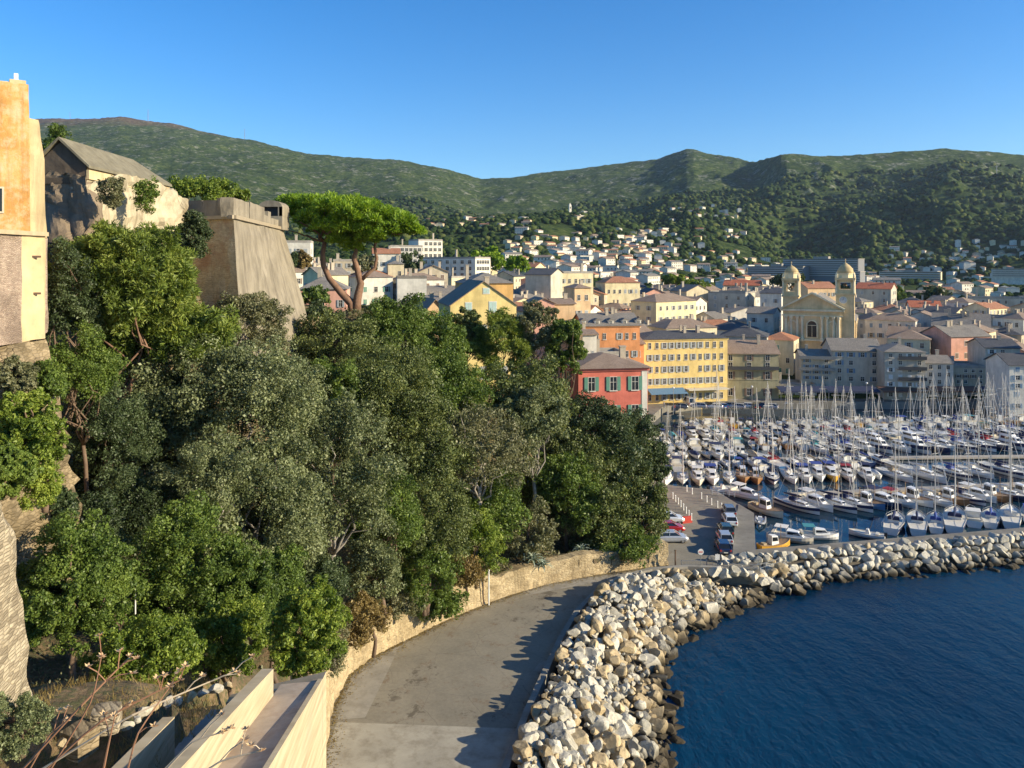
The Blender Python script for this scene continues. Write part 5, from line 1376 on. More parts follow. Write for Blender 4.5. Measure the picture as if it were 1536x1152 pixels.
# ---- the twin-towered church
CH = plaster("church_stone", (.74,.55,.29), (.42,.30,.15), .45, .3, .3)
CHT = plaster("church_trim", (.80,.67,.42), (.35,.3,.18), .4, .3, .2)
COPPER = plaster("church_dome", (.50,.38,.20), (.22,.19,.08), .5, .6, .3)
def church():
    D = 262; s = D/F
    rz = R(-25); base = P(1218,470,D); gz = float(terr(base.x, D))-1
    t = empty("church", (base.x, base.y, gz), rz, "large yellow-stone church with twin domed bell towers and pedimented front", "church")
    def Z(py): return P(1218,py,D).z-gz
    w = 88*s/1.06; zp = Z(525); ze = Z(463); za = Z(441); zb = Z(509)
    d = 36.0
    mb = MB()
    mb.box(-w/2-1.2, w/2+1.2, -.8, 10, -4, zp)
    mb.box(-w/2, w/2, 0, 9, zp+.003, ze)
    mb.add([(-w/2-.4,-.1,ze),(w/2+.4,-.1,ze),(0,-.1,za),(-w/2-.4,9,ze),(w/2+.4,9,ze),(0,9,za)], [(0,1,2),(4,3,5)])
    wl_ = mb.build("wall", CH, t)
    # cornices, ledges
    mb = MB()
    mb.box(-w/2-.7, w/2+.7, -.8, 9.2, ze-.9, ze-.2); mb.box(-w/2-.3, w/2+.3, -.45, 9.1, ze-2.6, ze-2.2)
    mb.box(-w/2-1.6, w/2+1.6, -1.2, 10.2, zp-.5, zp+.15)
    mb.box(-w/2-1.5, w/2+1.5, -1.1, 10.2, zp-8.2, zp-7.6); mb.box(-w/2-.4, w/2+.4, -.6, 0, zb-.5, zb)
    for s_ in (-1, 1): mb.bar((s_*(w/2+.9),-.4,ze-.1), (0,-.4,za+.35), 1.6, .55)
    mb.build("cornice", CHT, t)
    # paired half columns
    for x in (-w/2+1.0, -w/2+2.6, -w*.2-1.0, -w*.2+.6, w*.2-.6, w*.2+1.0, w/2-2.6, w/2-1.0):
        mb = MB(); zt = ze-2.65
        mb.lathe([(.62,0),(.62,.5),(.45,.6),(.40,zt-zb-1.0),(.62,zt-zb-.5),(.66,zt-zb)], (x,-.25,zb), 10)
        mb.box(x-.6,x+.6,-.9,0,zb-.5-.2,zb+.05); mb.build("column", CHT, t)
    # windows: middle dark, flanking blind arches
    for x, ww, hh, dark in ((0,2.9,5.4,True),(-w*.335,2.4,5.2,False),(w*.335,2.4,5.2,False)):
        mb = MB(); r_ = ww/2; zz = zb+.8
        arc = lambda rr_, zc: [(x-rr_*math.cos(math.pi*i/10), zc+rr_*math.sin(math.pi*i/10)) for i in range(11)]
        o_ = [(x-r_-.4, zz-.3)]+arc(r_+.4, zz+hh-r_)+[(x+r_+.4, zz-.3)]; i_ = [(x-r_, zz)]+arc(r_, zz+hh-r_)+[(x+r_, zz)]
        n = len(o_)
        for k in range(n-1):
            a, b_, c, e = o_[k], o_[k+1], i_[k+1], i_[k]
            mb.loft([(q[0], -.35, q[1]) for q in (a,b_,c,e)], [(q[0], .1, q[1]) for q in (a,b_,c,e)])
        f = mb.build("window_surround", CHT, t)
        mb = MB(); mb.loft([(q[0], -.1, q[1]) for q in i_], [(q[0], .05, q[1]) for q in i_]); p_ = mb.build("pane", GLASS if dark else CH, f)
        if dark:
            mb = MB(); mb.box(x-r_, x+r_, -.16, -.1, zz+hh-r_-.1, zz+hh-r_+.1); mb.box(x-.06, x+.06, -.15, -.1, zz, zz+hh-r_); mb.build("glazing_bar", CHT, f)
    # lower storey doors
    for x in (-w*.33, 0, w*.33):
        mb = MB(); mb.box(x-1.0, x+1.0, -1.0, -.7, -1, 3.4); mb.build("door", SH['brown'], t)
    # scroll volute next to the east tower
    mb = MB(); mb.lathe([(1.5,0),(1.5,.5)], (0,0,0), 16); 
    for v in range(len(mb.v)): x, y, z = mb.v[v]; mb.v[v] = (w/2+1.3+x, 1.2+z, zb+1.6+y)
    mb.add([(w/2,1.2,zb),(w/2+2.8,1.2,zb),(w/2+2.0,1.2,zb+2.6),(w/2+.7,1.2,zb+5),(w/2,1.2,zb+8),(w/2,1.9,zb),(w/2+2.8,1.9,zb),(w/2+2.0,1.9,zb+2.6),(w/2+.7,1.9,zb+5),(w/2,1.9,zb+8)], [(0,1,2,3,4),(9,8,7,6,5),(1,6,7,2),(2,7,8,3),(3,8,9,4)])
    mb.build("volute", CHT, t)
    # nave with pilasters
    mb = MB(); nz = Z(487); rz_ = Z(470)
    mb.box(-w/2+1, w/2-2.0, 9.003, 14, -4, nz+2); mb.box(-w/2+1, w/2+3.5, 14.003, 14+d, -4, nz)
    mb.add([(-w/2+1,9,nz+2),(w/2-2,9,nz+2),(0,9,za-1.5),(-w/2+1,14+d,nz+2),(w/2-2,14+d,nz+2),(0,14+d,za-1.5)], [(3,4,5)])
    mb.build("nave", CH, t)
    mb = MB(); mb.box(-w/2+.6, w/2+4.1, 13.6, 14.4+d, nz-.1, nz+.5)
    mb.build("nave_cornice", CHT, t)
    k = 0
    for y in np.arange(15.2, 14+d, 3.3):
        mb = MB(); mb.box(w/2+3.4, w/2+4.0, y-.42, y+.42, -4, nz-.15); mb.box(w/2+3.35, w/2+4.2, y-.6, y+.6, nz-1.2, nz-.4); mb.build("pilaster", CHT, t)
    for y in np.arange(17, 12+d, 6.6):
        link("window", win_mesh(1.4, 2.0, 'grey', 'arch'), t, (w/2+3.5, y, nz-4.6), math.pi/2)
    mb = MB(); mb.add([(-w/2+.6,8.8,nz+.55),(w/2+4.2,8.8+5,nz+.55),(0,8.8,za-1.0),(-w/2+.6,14.4+d,nz+.55),(w/2+4.2,14.4+d,nz+.55),(0,14.4+d,za-1.0)], [(1,4,5,2),(0,2,5,3),(3,5,4)]); mb.build("nave_roof", RC['slate'], t)
    # towers
    def tower(cx_, cy, w_, name, zs, clock):
        z_sq, z_bel, z_ent, z_drum, z_dome = zs
        mb = MB(); h_ = w_/2
        mb.box(cx_-h_, cx_+h_, cy-h_, cy+h_, -4, z_sq)
        mb.box(cx_-h_-.35, cx_+h_+.35, cy-h_-.35, cy+h_+.35, z_sq+.003, z_sq+.6)
        q = h_-.25; pw = .95
        for sx in (-1,1):
            for sy in (-1,1): mb.box(cx_+sx*q-(pw if sx > 0 else 0), cx_+sx*q+(pw if sx < 0 else 0), cy+sy*q-(pw if sy > 0 else 0), cy+sy*q+(pw if sy < 0 else 0), z_sq+.61, z_bel)
        za_ = z_bel-.9; mb.box(cx_-q, cx_+q, cy-q, cy+q, za_, z_bel-.003)
        mb.box(cx_-q+.2, cx_+q-.2, cy-q+.2, cy+q-.2, z_sq+.61, z_sq+1.9)
        mb.box(cx_-h_-.35, cx_+h_+.35, cy-h_-.35, cy+h_+.35, z_bel, z_ent)
        tw = mb.build("bell_tower", CH, t)
        for sx in (-1,1):
            for sy in (-1,1):
                m2 = MB(); m2.lathe([(.42,0),(.34,.3),(.30,z_bel-z_sq-1.2),(.45,z_bel-z_sq-.65)], (cx_+sx*(h_-.1), cy+sy*(h_-.1), z_sq+.61), 8); m2.build("column", CHT, tw)
        m2 = MB(); m2.lathe([(h_*.86,0),(h_*.86,z_drum-z_ent),(h_*.98,z_drum-z_ent+.15),(h_*.98,z_drum-z_ent+.4)], (cx_,cy,z_ent), 8, ph=math.pi/8)
        for sx in (-1,1):
            for sy in (-1,1): m2.lathe([(.3,0),(.42,.5),(.3,1.1),(.12,1.8)], (cx_+sx*h_*.95, cy+sy*h_*.95, z_ent), 8)
        m2.build("drum", CHT, tw)
        m2 = MB(); H = z_dome-z_drum-.4; m2.lathe([(h_*.90,0),(h_*.88,H*.2),(h_*.76,H*.45),(h_*.52,H*.70),(h_*.26,H*.88),(.16,H),(.10,H+.6),(.22,H+.9),(.05,H+1.4)], (cx_,cy,z_drum+.4), 16)
        dm = m2.build("dome", COPPER, tw, smooth=True)
        m2 = MB(); m2.bar((cx_-.5,cy,z_dome+1.6),(cx_+.5,cy,z_dome+1.6),.1,.1); m2.bar((cx_,cy,z_dome+.9),(cx_,cy,z_dome+2.2),.1,.1); m2.build("cross", plain("iron_dark", (.05,.05,.05)), tw)
        m2 = MB(); m2.lathe([(.15,1.1),(.5,.75),(.62,.1),(.8,0)], (cx_,cy,z_sq+2.9), 10); m2.build("bell", plain("bronze", (.12,.08,.04), .4, .8), tw)
        if clock:
            m2 = MB(); zc = z_sq-1.7
            m2.lathe([(1.35,0),(1.35,.14)], (0,0,0), 24, 0); m2.lathe([(1.1,.141),(1.1,.19)], (0,0,0), 24, 1)
            m2.v = [(cx_-.6+x, cy-h_-z, zc+y) for x, y, z in m2.v]
            m2.f = [tuple(reversed(f)) for f in m2.f]
            for k in range(12):
                a = k*math.pi/6; m2.bar((cx_-.6+.8*math.sin(a), cy-h_-.2, zc+.8*math.cos(a)), (cx_-.6+1.0*math.sin(a), cy-h_-.2, zc+1.0*math.cos(a)), .06, .06, 2)
            m2.bar((cx_-.6,cy-h_-.22,zc),(cx_-1.05,cy-h_-.22,zc+.25),.12,.06,2); m2.bar((cx_-.6,cy-h_-.24,zc),(cx_-.4,cy-h_-.24,zc+.85),.09,.05,2)
            m2.build("clock", [CHT, plain("clock_face", (.55,.55,.52)), plain("iron_dark", (.05,.05,.05))], tw)
    tower(w/2+.9, 3.7, 5.7, "east", (Z(442), Z(419.5), Z(416.5), Z(411), Z(394)), True)
    tower(-w/2+2.0, 8.5, 5.2, "west", (Z(447), Z(421.5), Z(418), Z(411), Z(398)), False)
    FOOT.append((base.x+8, base.y+14, 24))
    mark("church front", t.location+Vector((0,0,18))); mark("church's clock tower", t.location+Vector((14,0,30)))
church()
mark("long dark apartment slab", P(1215,400,800))

# ---- the rest of the old town, placed where roofs show, on the real slope
rt = random.Random(21)
cols_ = ['white','cream','pale yellow','beige','ochre','apricot','cream','pink','white','cream','pale yellow','white']; roofs = ['slate','brown','brown','brown','terracotta','dark','flat']
def free(x, y, r): return all((x-a)**2+(y-b2)**2 > ((r+c)*.80)**2 for a, b2, c in FOOT)
def zone(n, x0, x1, y0, y1, hmin, hmax, dmin=235, dmax=640, tries=60):
    k = 0
    for _ in range(n*tries):
        if k >= n: break
        px = rt.uniform(x0, x1); py = rt.uniform(y0, y1); h = rt.uniform(hmin, hmax)
        p = hit(px, py, h+1.5, dmin, dmax)
        if p is None or p.y > dmax-3 or p.y < dmin+2: continue
        w = rt.uniform(9, 17); d = rt.uniform(9, 13)
        if not free(p.x, p.y+d/2, .5*math.hypot(w, d)*.86): continue
        a = rt.choice([R(-31), R(-40), R(38), R(30), R(45), R(12)]) + R(rt.uniform(-4, 4))
        c = rt.choice(cols_); rf = rt.choice(roofs); rk = 'flat' if rf == 'flat' else rt.choice(['gable','gable','hip'])
        fl = max(2, int(h/3.2)); lab = f"{c} {fl if False else ''}house".replace("  ", " ").replace("grey house", "grey house")
        rn = {'slate':'grey slate','brown':'brown tiled','terracotta':'terracotta','dark':'dark slate','flat':'flat'}[rf]
        house("town_house", (p.x, p.y, p.z-.3), a, w, d, h, c, rf, rk, floors=fl, cols=max(2, int(w/3.2)), side=3, sides='R' if a < 0 else 'L' if a > R(25) else 'R', label=f"{c} house, {rn} roof,", later=True, group="old town houses", shut=rt.choice(['grey','green','brown','blue','grey']), styles=('open','plain','closed'), chim=rt.choice([1,2,3]), ridge=rt.choice(['x','y'])); k += 1
    return k
nt_ = zone(62, 780, 1176, 425, 520, 9, 15) + zone(40, 1290, 1560, 445, 520, 9, 15) + zone(22, 560, 800, 395, 440, 8, 14, 200, 560) + zone(9, 425, 560, 385, 425, 8, 12, 180, 420)
print("town houses", nt_)
# ------------------------------------------------------------------ houses scattered on the hills, woods between
def hill_mesh(col, roof, w, d, h, seed):
    """small villa: walls with window openings and a roof, one mesh each with parts"""
    mb = MB(); mb.box(-w/2, w/2, 0, d, -5, h); k = d*.16
    mb.add([(-w/2,0,h),(-w/2,d,h),(-w/2,d/2,h+k),(w/2,0,h),(w/2,d,h),(w/2,d/2,h+k)], [(0,2,1),(3,4,5)])
    r = random.Random(seed); n = max(2, int(w/3)); fl = max(1, int(h/3))
    for f in range(fl):
        for i in range(n):
            x = (i+.5)/n*w-w/2; z = .9+f*3.0
            if r.random() < .85: mb.box(x-.5, x+.5, -.05, .02, z, z+1.3, 1)
        for i in range(2):
            y = (i+.5)/2*d; z = .9+f*3.0; mb.box(w/2-.02, w/2+.05, y-.5, y+.5, z, z+1.3, 1)
    wall = mb.mesh("wall", [WC[col], GLASS]); rb = MB()
    if roof == 'flat': rb.box(-w/2-.1, w/2+.1, -.1, d+.1, h+.003, h+.5)
    else:
        e = .5
        for s_ in (0, 1):
            y0 = -e if s_ == 0 else d+e; ze = h-e*.3
            pts = [(-w/2-e,y0,ze),(w/2+e,y0,ze),(w/2+e,d/2,h+k),(-w/2-e,d/2,h+k)]
            if s_: pts = pts[::-1]
            rb.loft(pts, [(x, y, z+.25) for x, y, z in pts])
    return wall, rb.mesh("roof", [RC[roof]])
HP = []
for i, (c, r_, w, d, h) in enumerate([('white','terracotta',13,10,6.5),('cream','terracotta',15,10,6.5),('white','brown',12,9,4),('pale yellow','terracotta',12,9,6.5),('white','flat',17,10,7),('white','brown',15,10,9),('beige','brown',14,10,4),('white','slate',18,10,9),('cream','brown',12,9,6.5)]):
    HP.append((c, r_, hill_mesh(c, r_, w, d, h, i), max(w, d)))
rh = random.Random(33)
mark("white village tower", P(855,315,1600)); mark("spur ridge hamlet", P(700,332,1500)); mark("upper eastern hamlet", P(1075,316,1950)); mark("grey rocky summit", P(1035,222,3800)); mark("clinic block", P(1365,408,1000))
HF = []; SPOTS = []
def hz(n, x0, x1, y0, y1, dmin=560, dmax=3000, slope=None, big=1.0, sep=1.0):
    k = 0
    for _ in range(n*50):
        if k >= n: break
        px = rh.uniform(x0, x1); py = rh.uniform(y0, y1)
        if slope: py += slope*(px-x0)
        p = hit(px, py, 3.0, dmin, dmax)
        if p is None: continue
        r = 11*sep
        if any((p.x-a)**2+(p.y-b_)**2 < r*r*2 for a, b_ in HF): continue
        c, rf, (wm_, rm_), ww = rh.choice(HP)
        rz = rh.choice([R(60), R(35), R(75), R(-20), R(45)])+R(rh.uniform(-12, 12)); s = rh.uniform(.8, 1.15)*big
        SPOTS.append((p.y, p, rz, s, c, rf, wm_, rm_)); HF.append((p.x, p.y)); k += 1
    return k
q_ = hz(90, 835, 970, 368, 428, big=1.05, sep=.8) + hz(60, 955, 1130, 378, 428, sep=.8) + hz(22, 1010, 1114, 309, 330, 1500, sep=.8) + hz(26, 640, 790, 328, 340, 1200, 2200, sep=.8) + hz(9, 865, 890, 319, 327, 1300, 2200) \
   + hz(26, 760, 870, 343, 402) + hz(34, 930, 1065, 345, 382) + hz(8, 1085, 1140, 345, 358, 900, 2600) + hz(46, 1330, 1500, 375, 408, sep=.85) + hz(60, 1300, 1545, 403, 447, sep=.85) + hz(16, 1290, 1345, 395, 440) \
   + hz(18, 1440, 1545, 362, 385) + hz(16, 700, 840, 395, 418, 450, 1500) + hz(24, 1120, 1185, 385, 432) + hz(16, 1090, 1180, 400, 432) + hz(18, 860, 1000, 345, 374)
SPOTS.sort(key=lambda q: q[0])
for y_, p, rz, s, c, rf, wm_, rm_ in SPOTS[:290]:
    t = empty("hillside_house", (p.x, p.y, p.z-.5), rz, None, "house", "houses scattered over the green hills"); t.scale = (s, s, s)
    link("wall", wm_, t); link("roof", rm_, t)
    rn = {'slate':'grey-roofed','brown':'brown-roofed','terracotta':'tile-roofed','red':'red-roofed','flat':'flat-roofed'}[rf]
    name_later(t, f"{rn} {c} villa".replace("pale yellow", "yellow"), (p.x, p.y, p.z+4))
Vs = []; Fs = []; mi = []; off = 0; MM = []
for y_, p, rz, s, c, rf, wm_, rm_ in SPOTS[290:]:
    Mx = np.array(Matrix.Rotation(rz, 3, 'Z'))
    for me in (wm_, rm_):
        nv = len(me.vertices); co = np.empty(nv*3, dtype=np.float32); me.vertices.foreach_get("co", co); co = co.reshape(-1, 3)*s @ Mx.T + np.array((p.x, p.y, p.z-.5))
        Vs.append(co)
        for f in me.polygons:
            mt = me.materials[f.material_index]
            if mt not in MM: MM.append(mt)
            q = list(f.vertices); q = q+[q[-1]] if len(q) == 3 else q
            if len(q) == 4: Fs.append([i+off for i in q]); mi.append(MM.index(mt))
        off += nv
Fa = np.array(Fs); tri = Fa[:, 2] == Fa[:, 3]
VV = np.vstack(Vs); me = bpy.data.meshes.new("distant_houses"); me.from_pydata([tuple(v) for v in VV], [], [tuple(f[:3]) if t_ else tuple(f) for f, t_ in zip(Fs, tri)])
for mt in MM: me.materials.append(mt)
me.polygons.foreach_set("material_index", mi); me.update()
setp(link("distant_houses", me), "mass of tiny pale houses farthest up the hills", "houses", kind='stuff')
print("hill houses", q_)
# village bell tower
p = hit(855,323,0,1200,2200)
mb = MB(); mb.box(-2.4,2.4,-2.4,2.4,-6,19); mb.add([(-2.6,-2.6,19),(2.6,-2.6,19),(2.6,2.6,19),(-2.6,2.6,19),(0,0,25)], [(0,1,4),(1,2,4),(2,3,4),(3,0,4)])
for z in (13.5,): mb.box(-1,1,-2.5,-2.38,z,z+3.2,1); mb.box(2.38,2.5,-1,1,z,z+3.2,1)
setp(mb.build("bell_tower", [WC['white'], GLASS], loc=p, rz=R(20)), "slim white village bell tower on the wooded spur", "bell tower")
# long dark slab of flats in the shade, white flats
SLABD = plain('slab_shaded', (.20,.20,.20), .9); SLABF = plain('slab_balcony_shaded', (.42,.42,.40), .9)  # shade put into the darkened wall and balcony tones
def slab(px0, px1, ytop, ybot, D, rz, label, col, floors, dd=14):
    a = P((px0+px1)/2, ytop, D); g = P((px0+px1)/2, ybot, D); w = (px1-px0)*D/F/math.cos(rz)
    t = empty("apartment_block", (a.x, a.y, g.z), rz, label, "apartment block"); h = a.z-g.z
    mb = MB(); mb.box(-w/2, w/2, 0, dd, -25, h); mb.build("wall", SLABD if col == "grey" else WC[col], t)
    for f in range(floors):
        z = h*(f+.15)/floors; mb = MB(); mb.box(-w/2+.5, w/2-.5, -1.3, -.0, z, z+.25); mb.box(-w/2+.5, w/2-.5, -1.3, -1.2, z+.25, z+1.05); mb.build("balcony", SLABF if col == "grey" else FRAMEW, t)
        mb = MB(); mb.box(-w/2+1, w/2-1, -.05, .02, z+.6, z+h/floors*.72); mb.build("window_band", GLASS, t)
    mb = MB(); mb.box(-w/2-.3, w/2+.3, -.3, dd+.3, h+.003, h+.6); mb.box(-w*.1, w*.1, 3, 8, h+.6, h+3); mb.build("roof", RC['flat'], t)
slab(1190, 1268, 389, 414, 800, R(-48), "long dark slab of flats behind the church towers", 'grey', 8)
slab(1132, 1192, 400, 416, 820, R(-48), "lower dark slab of flats left of the church tower", 'grey', 5)
slab(1330, 1398, 408, 424, 1000, R(-35), "pale clinic-like block of flats on the right hillside", 'cream', 5)
slab(1258, 1285, 408, 432, 620, R(-40), "small balconied block just right of the clock tower", 'grey', 7)
slab(1495, 1536, 404, 416, 900, R(-30), "white block of flats by the picture's right edge", 'white', 4)
# hill woods: masses of small tree crowns
def woods():
    rg = np.random.default_rng(8); P_ = []
    def add(n, x0, x1, y0, y1, d0, d1):
        px = rg.uniform(x0, x1, n); D = np.exp(rg.uniform(math.log(d0), math.log(d1), n)); X = (px-768)/F*D
        P_.append(np.stack([X, D], 1))
    add(9000, 430, 1700, 0, 0, 620, 1500); add(9000, 560, 1700, 0, 0, 1300, 2700); add(2500, 430, 1700, 0, 0, 400, 700)
    A = np.vstack(P_)
    # clearings by noise, and none on top of a house
    dn = fbm(A[:, 0]/80, A[:, 1]/110, 3, 77)
    A = A[(dn > -.22) | (A[:, 1] > 1500)]
    H = np.array(HF); keep = np.ones(len(A), bool)
    for hx, hy in H: keep &= ~((np.abs(A[:, 0]-hx) < 9) & (A[:, 1] < hy+12) & (A[:, 1] > hy-14))
    for fx, fy, fr in FOOT: keep &= (A[:, 0]-fx)**2+(A[:, 1]-fy)**2 > (fr+3)**2
    A = A[keep]
    Z = terr(A[:, 0], A[:, 1]); n = len(A)
    bm = bmesh.new(); bmesh.ops.create_icosphere(bm, subdivisions=2, radius=1)
    bv = np.array([v.co[:] for v in bm.verts]); bf = np.array([[v.index for v in f.verts] for f in bm.faces]); bm.free()
    s = rg.uniform(2.0, 4.6, n)*np.clip(A[:, 1]/1000, .8, 1.7)
    jit = 1 + rg.uniform(-.32, .32, (n, len(bv)))
    V = bv[None]*jit[..., None]*s[:, None, None]*np.array([1.15, 1.15, .95])
    V = V + np.stack([A[:, 0], A[:, 1], Z+s*.55], 1)[:, None, :]
    Fq = (bf[None]+(np.arange(n)*len(bv))[:, None, None]).reshape(-1, 3)
    m, nt, b = _mat("far_foliage"); g = nt.nodes.new("ShaderNodeNewGeometry")
    col = ramp(nt, g.outputs['Random Per Island'], [(0, (.014,.030,.010)), (.5, (.036,.060,.018)), (.85, (.07,.095,.028)), (1, (.12,.13,.04))])
    nt.links.new(col, b.inputs['Base Color']); b.inputs['Roughness'].default_value = 1; b.inputs['Specular IOR Level'].default_value = .05
    bump(nt, b, noise(nt, g.outputs['Position'], .8, 4, .8), 1.0, 1.2)
    o = link("woods", np_mesh("woods", V.reshape(-1, 3), Fq, m)); setp(o, "dark green woods covering the hills between the houses", "woods", kind='stuff')
woods()
def far_tree(px, py, D, rx, ry, kind, label, **kw):
    c = P(px, py, D); g = Vector((c.x, c.y, float(terr(c.x, c.y))))
    if g.z > c.z-1: g.z = c.z - 3
    return tree(px, py, D, rx, ry, kind, label, base=g, group="trees among the town houses", leaf=D*.0032, clumps=26, n=int(3500), **kw)
far_tree(732,388,420,30,14,'stone',"flat-topped umbrella pine beside the white apartment block")
far_tree(775,397,430,22,13,'stone',"second flat-topped umbrella pine behind the slate-clad hall")
far_tree(618,395,300,14,22,'dark',"dark cedar left of the long white apartment block")
far_tree(452,392,240,16,14,'rust',"autumn-brown tree seen between bastion and pine trunk")
far_tree(440,392,238,10,12,'dark',"dark green tree tucked behind the bastion's corner")
far_tree(545,398,250,18,16,'olive',"olive-green tree between the two pine trunks")
far_tree(470,445,150,26,14,'green',"green garden trees in front of the pink slate-roofed house")
far_tree(1040,432,400,26,12,'bright',"yellow-green tree crown behind the cream gabled house")
far_tree(1010,420,430,16,8,'bright',"yellow-green trees beyond the tall cream block")
far_tree(1400,445,420,26,14,'dark',"dark tree clump above the red-roofed white hall")
far_tree(1340,440,480,18,10,'green',"green tree among the roofs right of the church")
far_tree(1195,572,240,10,14,'dark',"dark tree on the terrace under the church")
far_tree(1180,420,420,26,10,'dark',"dark trees behind the west bell tower")
far_tree(820,430,330,12,8,'green',"small green tree by the slate-clad hall")
far_tree(930,440,380,16,7,'green',"low green tree between the pale yellow blocks")
# ------------------------------------------------------------------ boats
BC = {'white': plain("gel_white", (.78,.77,.72), .25, var=.04), 'cream': plain("gel_cream", (.66,.60,.46), .3, var=.05), 'navy': plain("gel_navy", (.02,.035,.09), .2, var=.05), 'ochre': plain("hull_ochre", (.62,.33,.04), .4), 'wood': plain("hull_wood", (.30,.15,.06), .4), 'grey': plain("hull_grey", (.38,.40,.42), .35), 'blue': plain("hull_blue", (.05,.16,.34), .3), 'red': plain("hull_red", (.35,.04,.03), .4), 'green': plain("hull_green", (.06,.20,.16), .4)}
CLO = {'blue': plain("cloth_blue", (.03,.06,.25), .85), 'navy': plain("cloth_navy", (.012,.02,.07), .85), 'red': plain("cloth_red", (.30,.02,.03), .85), 'white': plain("cloth_white", (.66,.64,.58), .85), 'teal': plain("cloth_teal", (.05,.25,.27), .85), 'tan': plain("cloth_tan", (.42,.33,.2), .85)}
ALU = plain("mast_alu", (.60,.57,.50), .35, .15, var=.05); DECK = plain("deck", (.62,.59,.5), .6, var=.06); TEAK = plain("teak", (.32,.2,.1), .7)
ANTI = plain("antifoul", (.05,.07,.12), .6); WIN = plain("boat_glass", (.015,.018,.022), .08); RUB = plain("rubber_grey", (.22,.23,.25), .5); BLK = plain("black_plastic", (.02,.02,.02), .4)
def hull(L, B, H, col, transom=.8, flare=.2, sheer=.25, deckmat=DECK, stripe=None):
    """lofted hull, bow at +y, waterline z=0; returns (hull mesh, deck height function)"""
    n = 12; mb = MB(); V = []; top = []
    for i in range(n+1):
        t = i/n; y = -L/2+L*t
        hb = B/2*(transom+(1-transom)*min(1, t*2.2))*(1-max(0, (t-.55)/.45)**2.1) if t < 1 else .02
        hb = max(hb, .02); z = H*(1+sheer*(abs(t-.35)**1.5)*1.8)
        wl = hb*(1-flare*(.5+t)); k = y-(.0 if t < .9 else 0)
        ring = [(-hb,k,z),(-hb*.985,k,z*.55),(-wl*.9,k,.08),(-wl*.55,k-.02*L*(t > .9),-.25),(0,k-.03*L*(t > .9),-.35),(wl*.55,k-.02*L*(t > .9),-.25),(wl*.9,k,.08),(hb*.985,k,z*.55),(hb,k,z)]
        V.append(ring); top.append((hb, y, z))
    vs = [p for r in V for p in r]; m_ = 9; fs = []; mi = []
    for i in range(n):
        for j in range(m_-1): fs.append((i*m_+j, i*m_+j+1, (i+1)*m_+j+1, (i+1)*m_+j)); mi.append(2 if j in (2,3,4,5) else (1 if (j in (0,7) and stripe) else 0))
    fs.append(tuple(range(m_))[::-1]); mi.append(0)
    mb.v = vs; mb.f = fs; mb.m = mi
    # deck
    db = MB(); dv = [(-hb*.93, y, z-.05) for hb, y, z in top] + [(hb*.93, y, z-.05) for hb, y, z in top]; n1 = n+1
    db.add(dv, [(i, i+n1, i+1+n1, i+1) for i in range(n)])
    # gunwale
    for s in (-1, 1): 
        for i in range(n): a = top[i]; b_ = top[i+1]; db.bar((s*a[0]*.97, a[1], a[2]), (s*b_[0]*.97, b_[1], b_[2]), .09, .07)
    st = CLO.get(stripe) if stripe else BC[col]
    return mb.mesh("hull", [BC[col], st or BC[col], ANTI], smooth=False), db.mesh("deck", [deckmat]), top
def cabin_mesh(B, y0, y1, z0, h, rake=.5, glass=True, taper=.8, name="cabin"):
    mb = MB(); lo = [(-B/2,y0,z0),(B/2,y0,z0),(B/2*taper,y1,z0),(-B/2*taper,y1,z0)]; hi = [(-B/2*.86,y0+.08,z0+h),(B/2*.86,y0+.08,z0+h),(B/2*taper*.8,y1-rake,z0+h*.9),(-B/2*taper*.8,y1-rake,z0+h*.9)]
    mb.loft(lo, hi); c = mb.mesh(name, [BC['white']]); gb = MB()
    def L(a, b_, f): return tuple(a[i]+(b_[i]-a[i])*f for i in range(3))
    for k in (1, 2, 3):
        a0, a1 = lo[k], lo[(k+1) % 4]; b0, b1 = hi[k], hi[(k+1) % 4]
        p = [L(L(a0,b0,.42), L(a1,b1,.42), .08), L(L(a0,b0,.42), L(a1,b1,.42), .92), L(L(a0,b0,.85), L(a1,b1,.85), .92), L(L(a0,b0,.85), L(a1,b1,.85), .08)]
        nx = Vector(p[1])-Vector(p[0]); ny = Vector(p[3])-Vector(p[0]); nn = nx.cross(ny).normalized()*.025
        gb.loft([tuple(Vector(q)-nn) for q in p], [tuple(Vector(q)+nn) for q in p])
    return c, gb.mesh("window", [WIN])
PROTO = {}
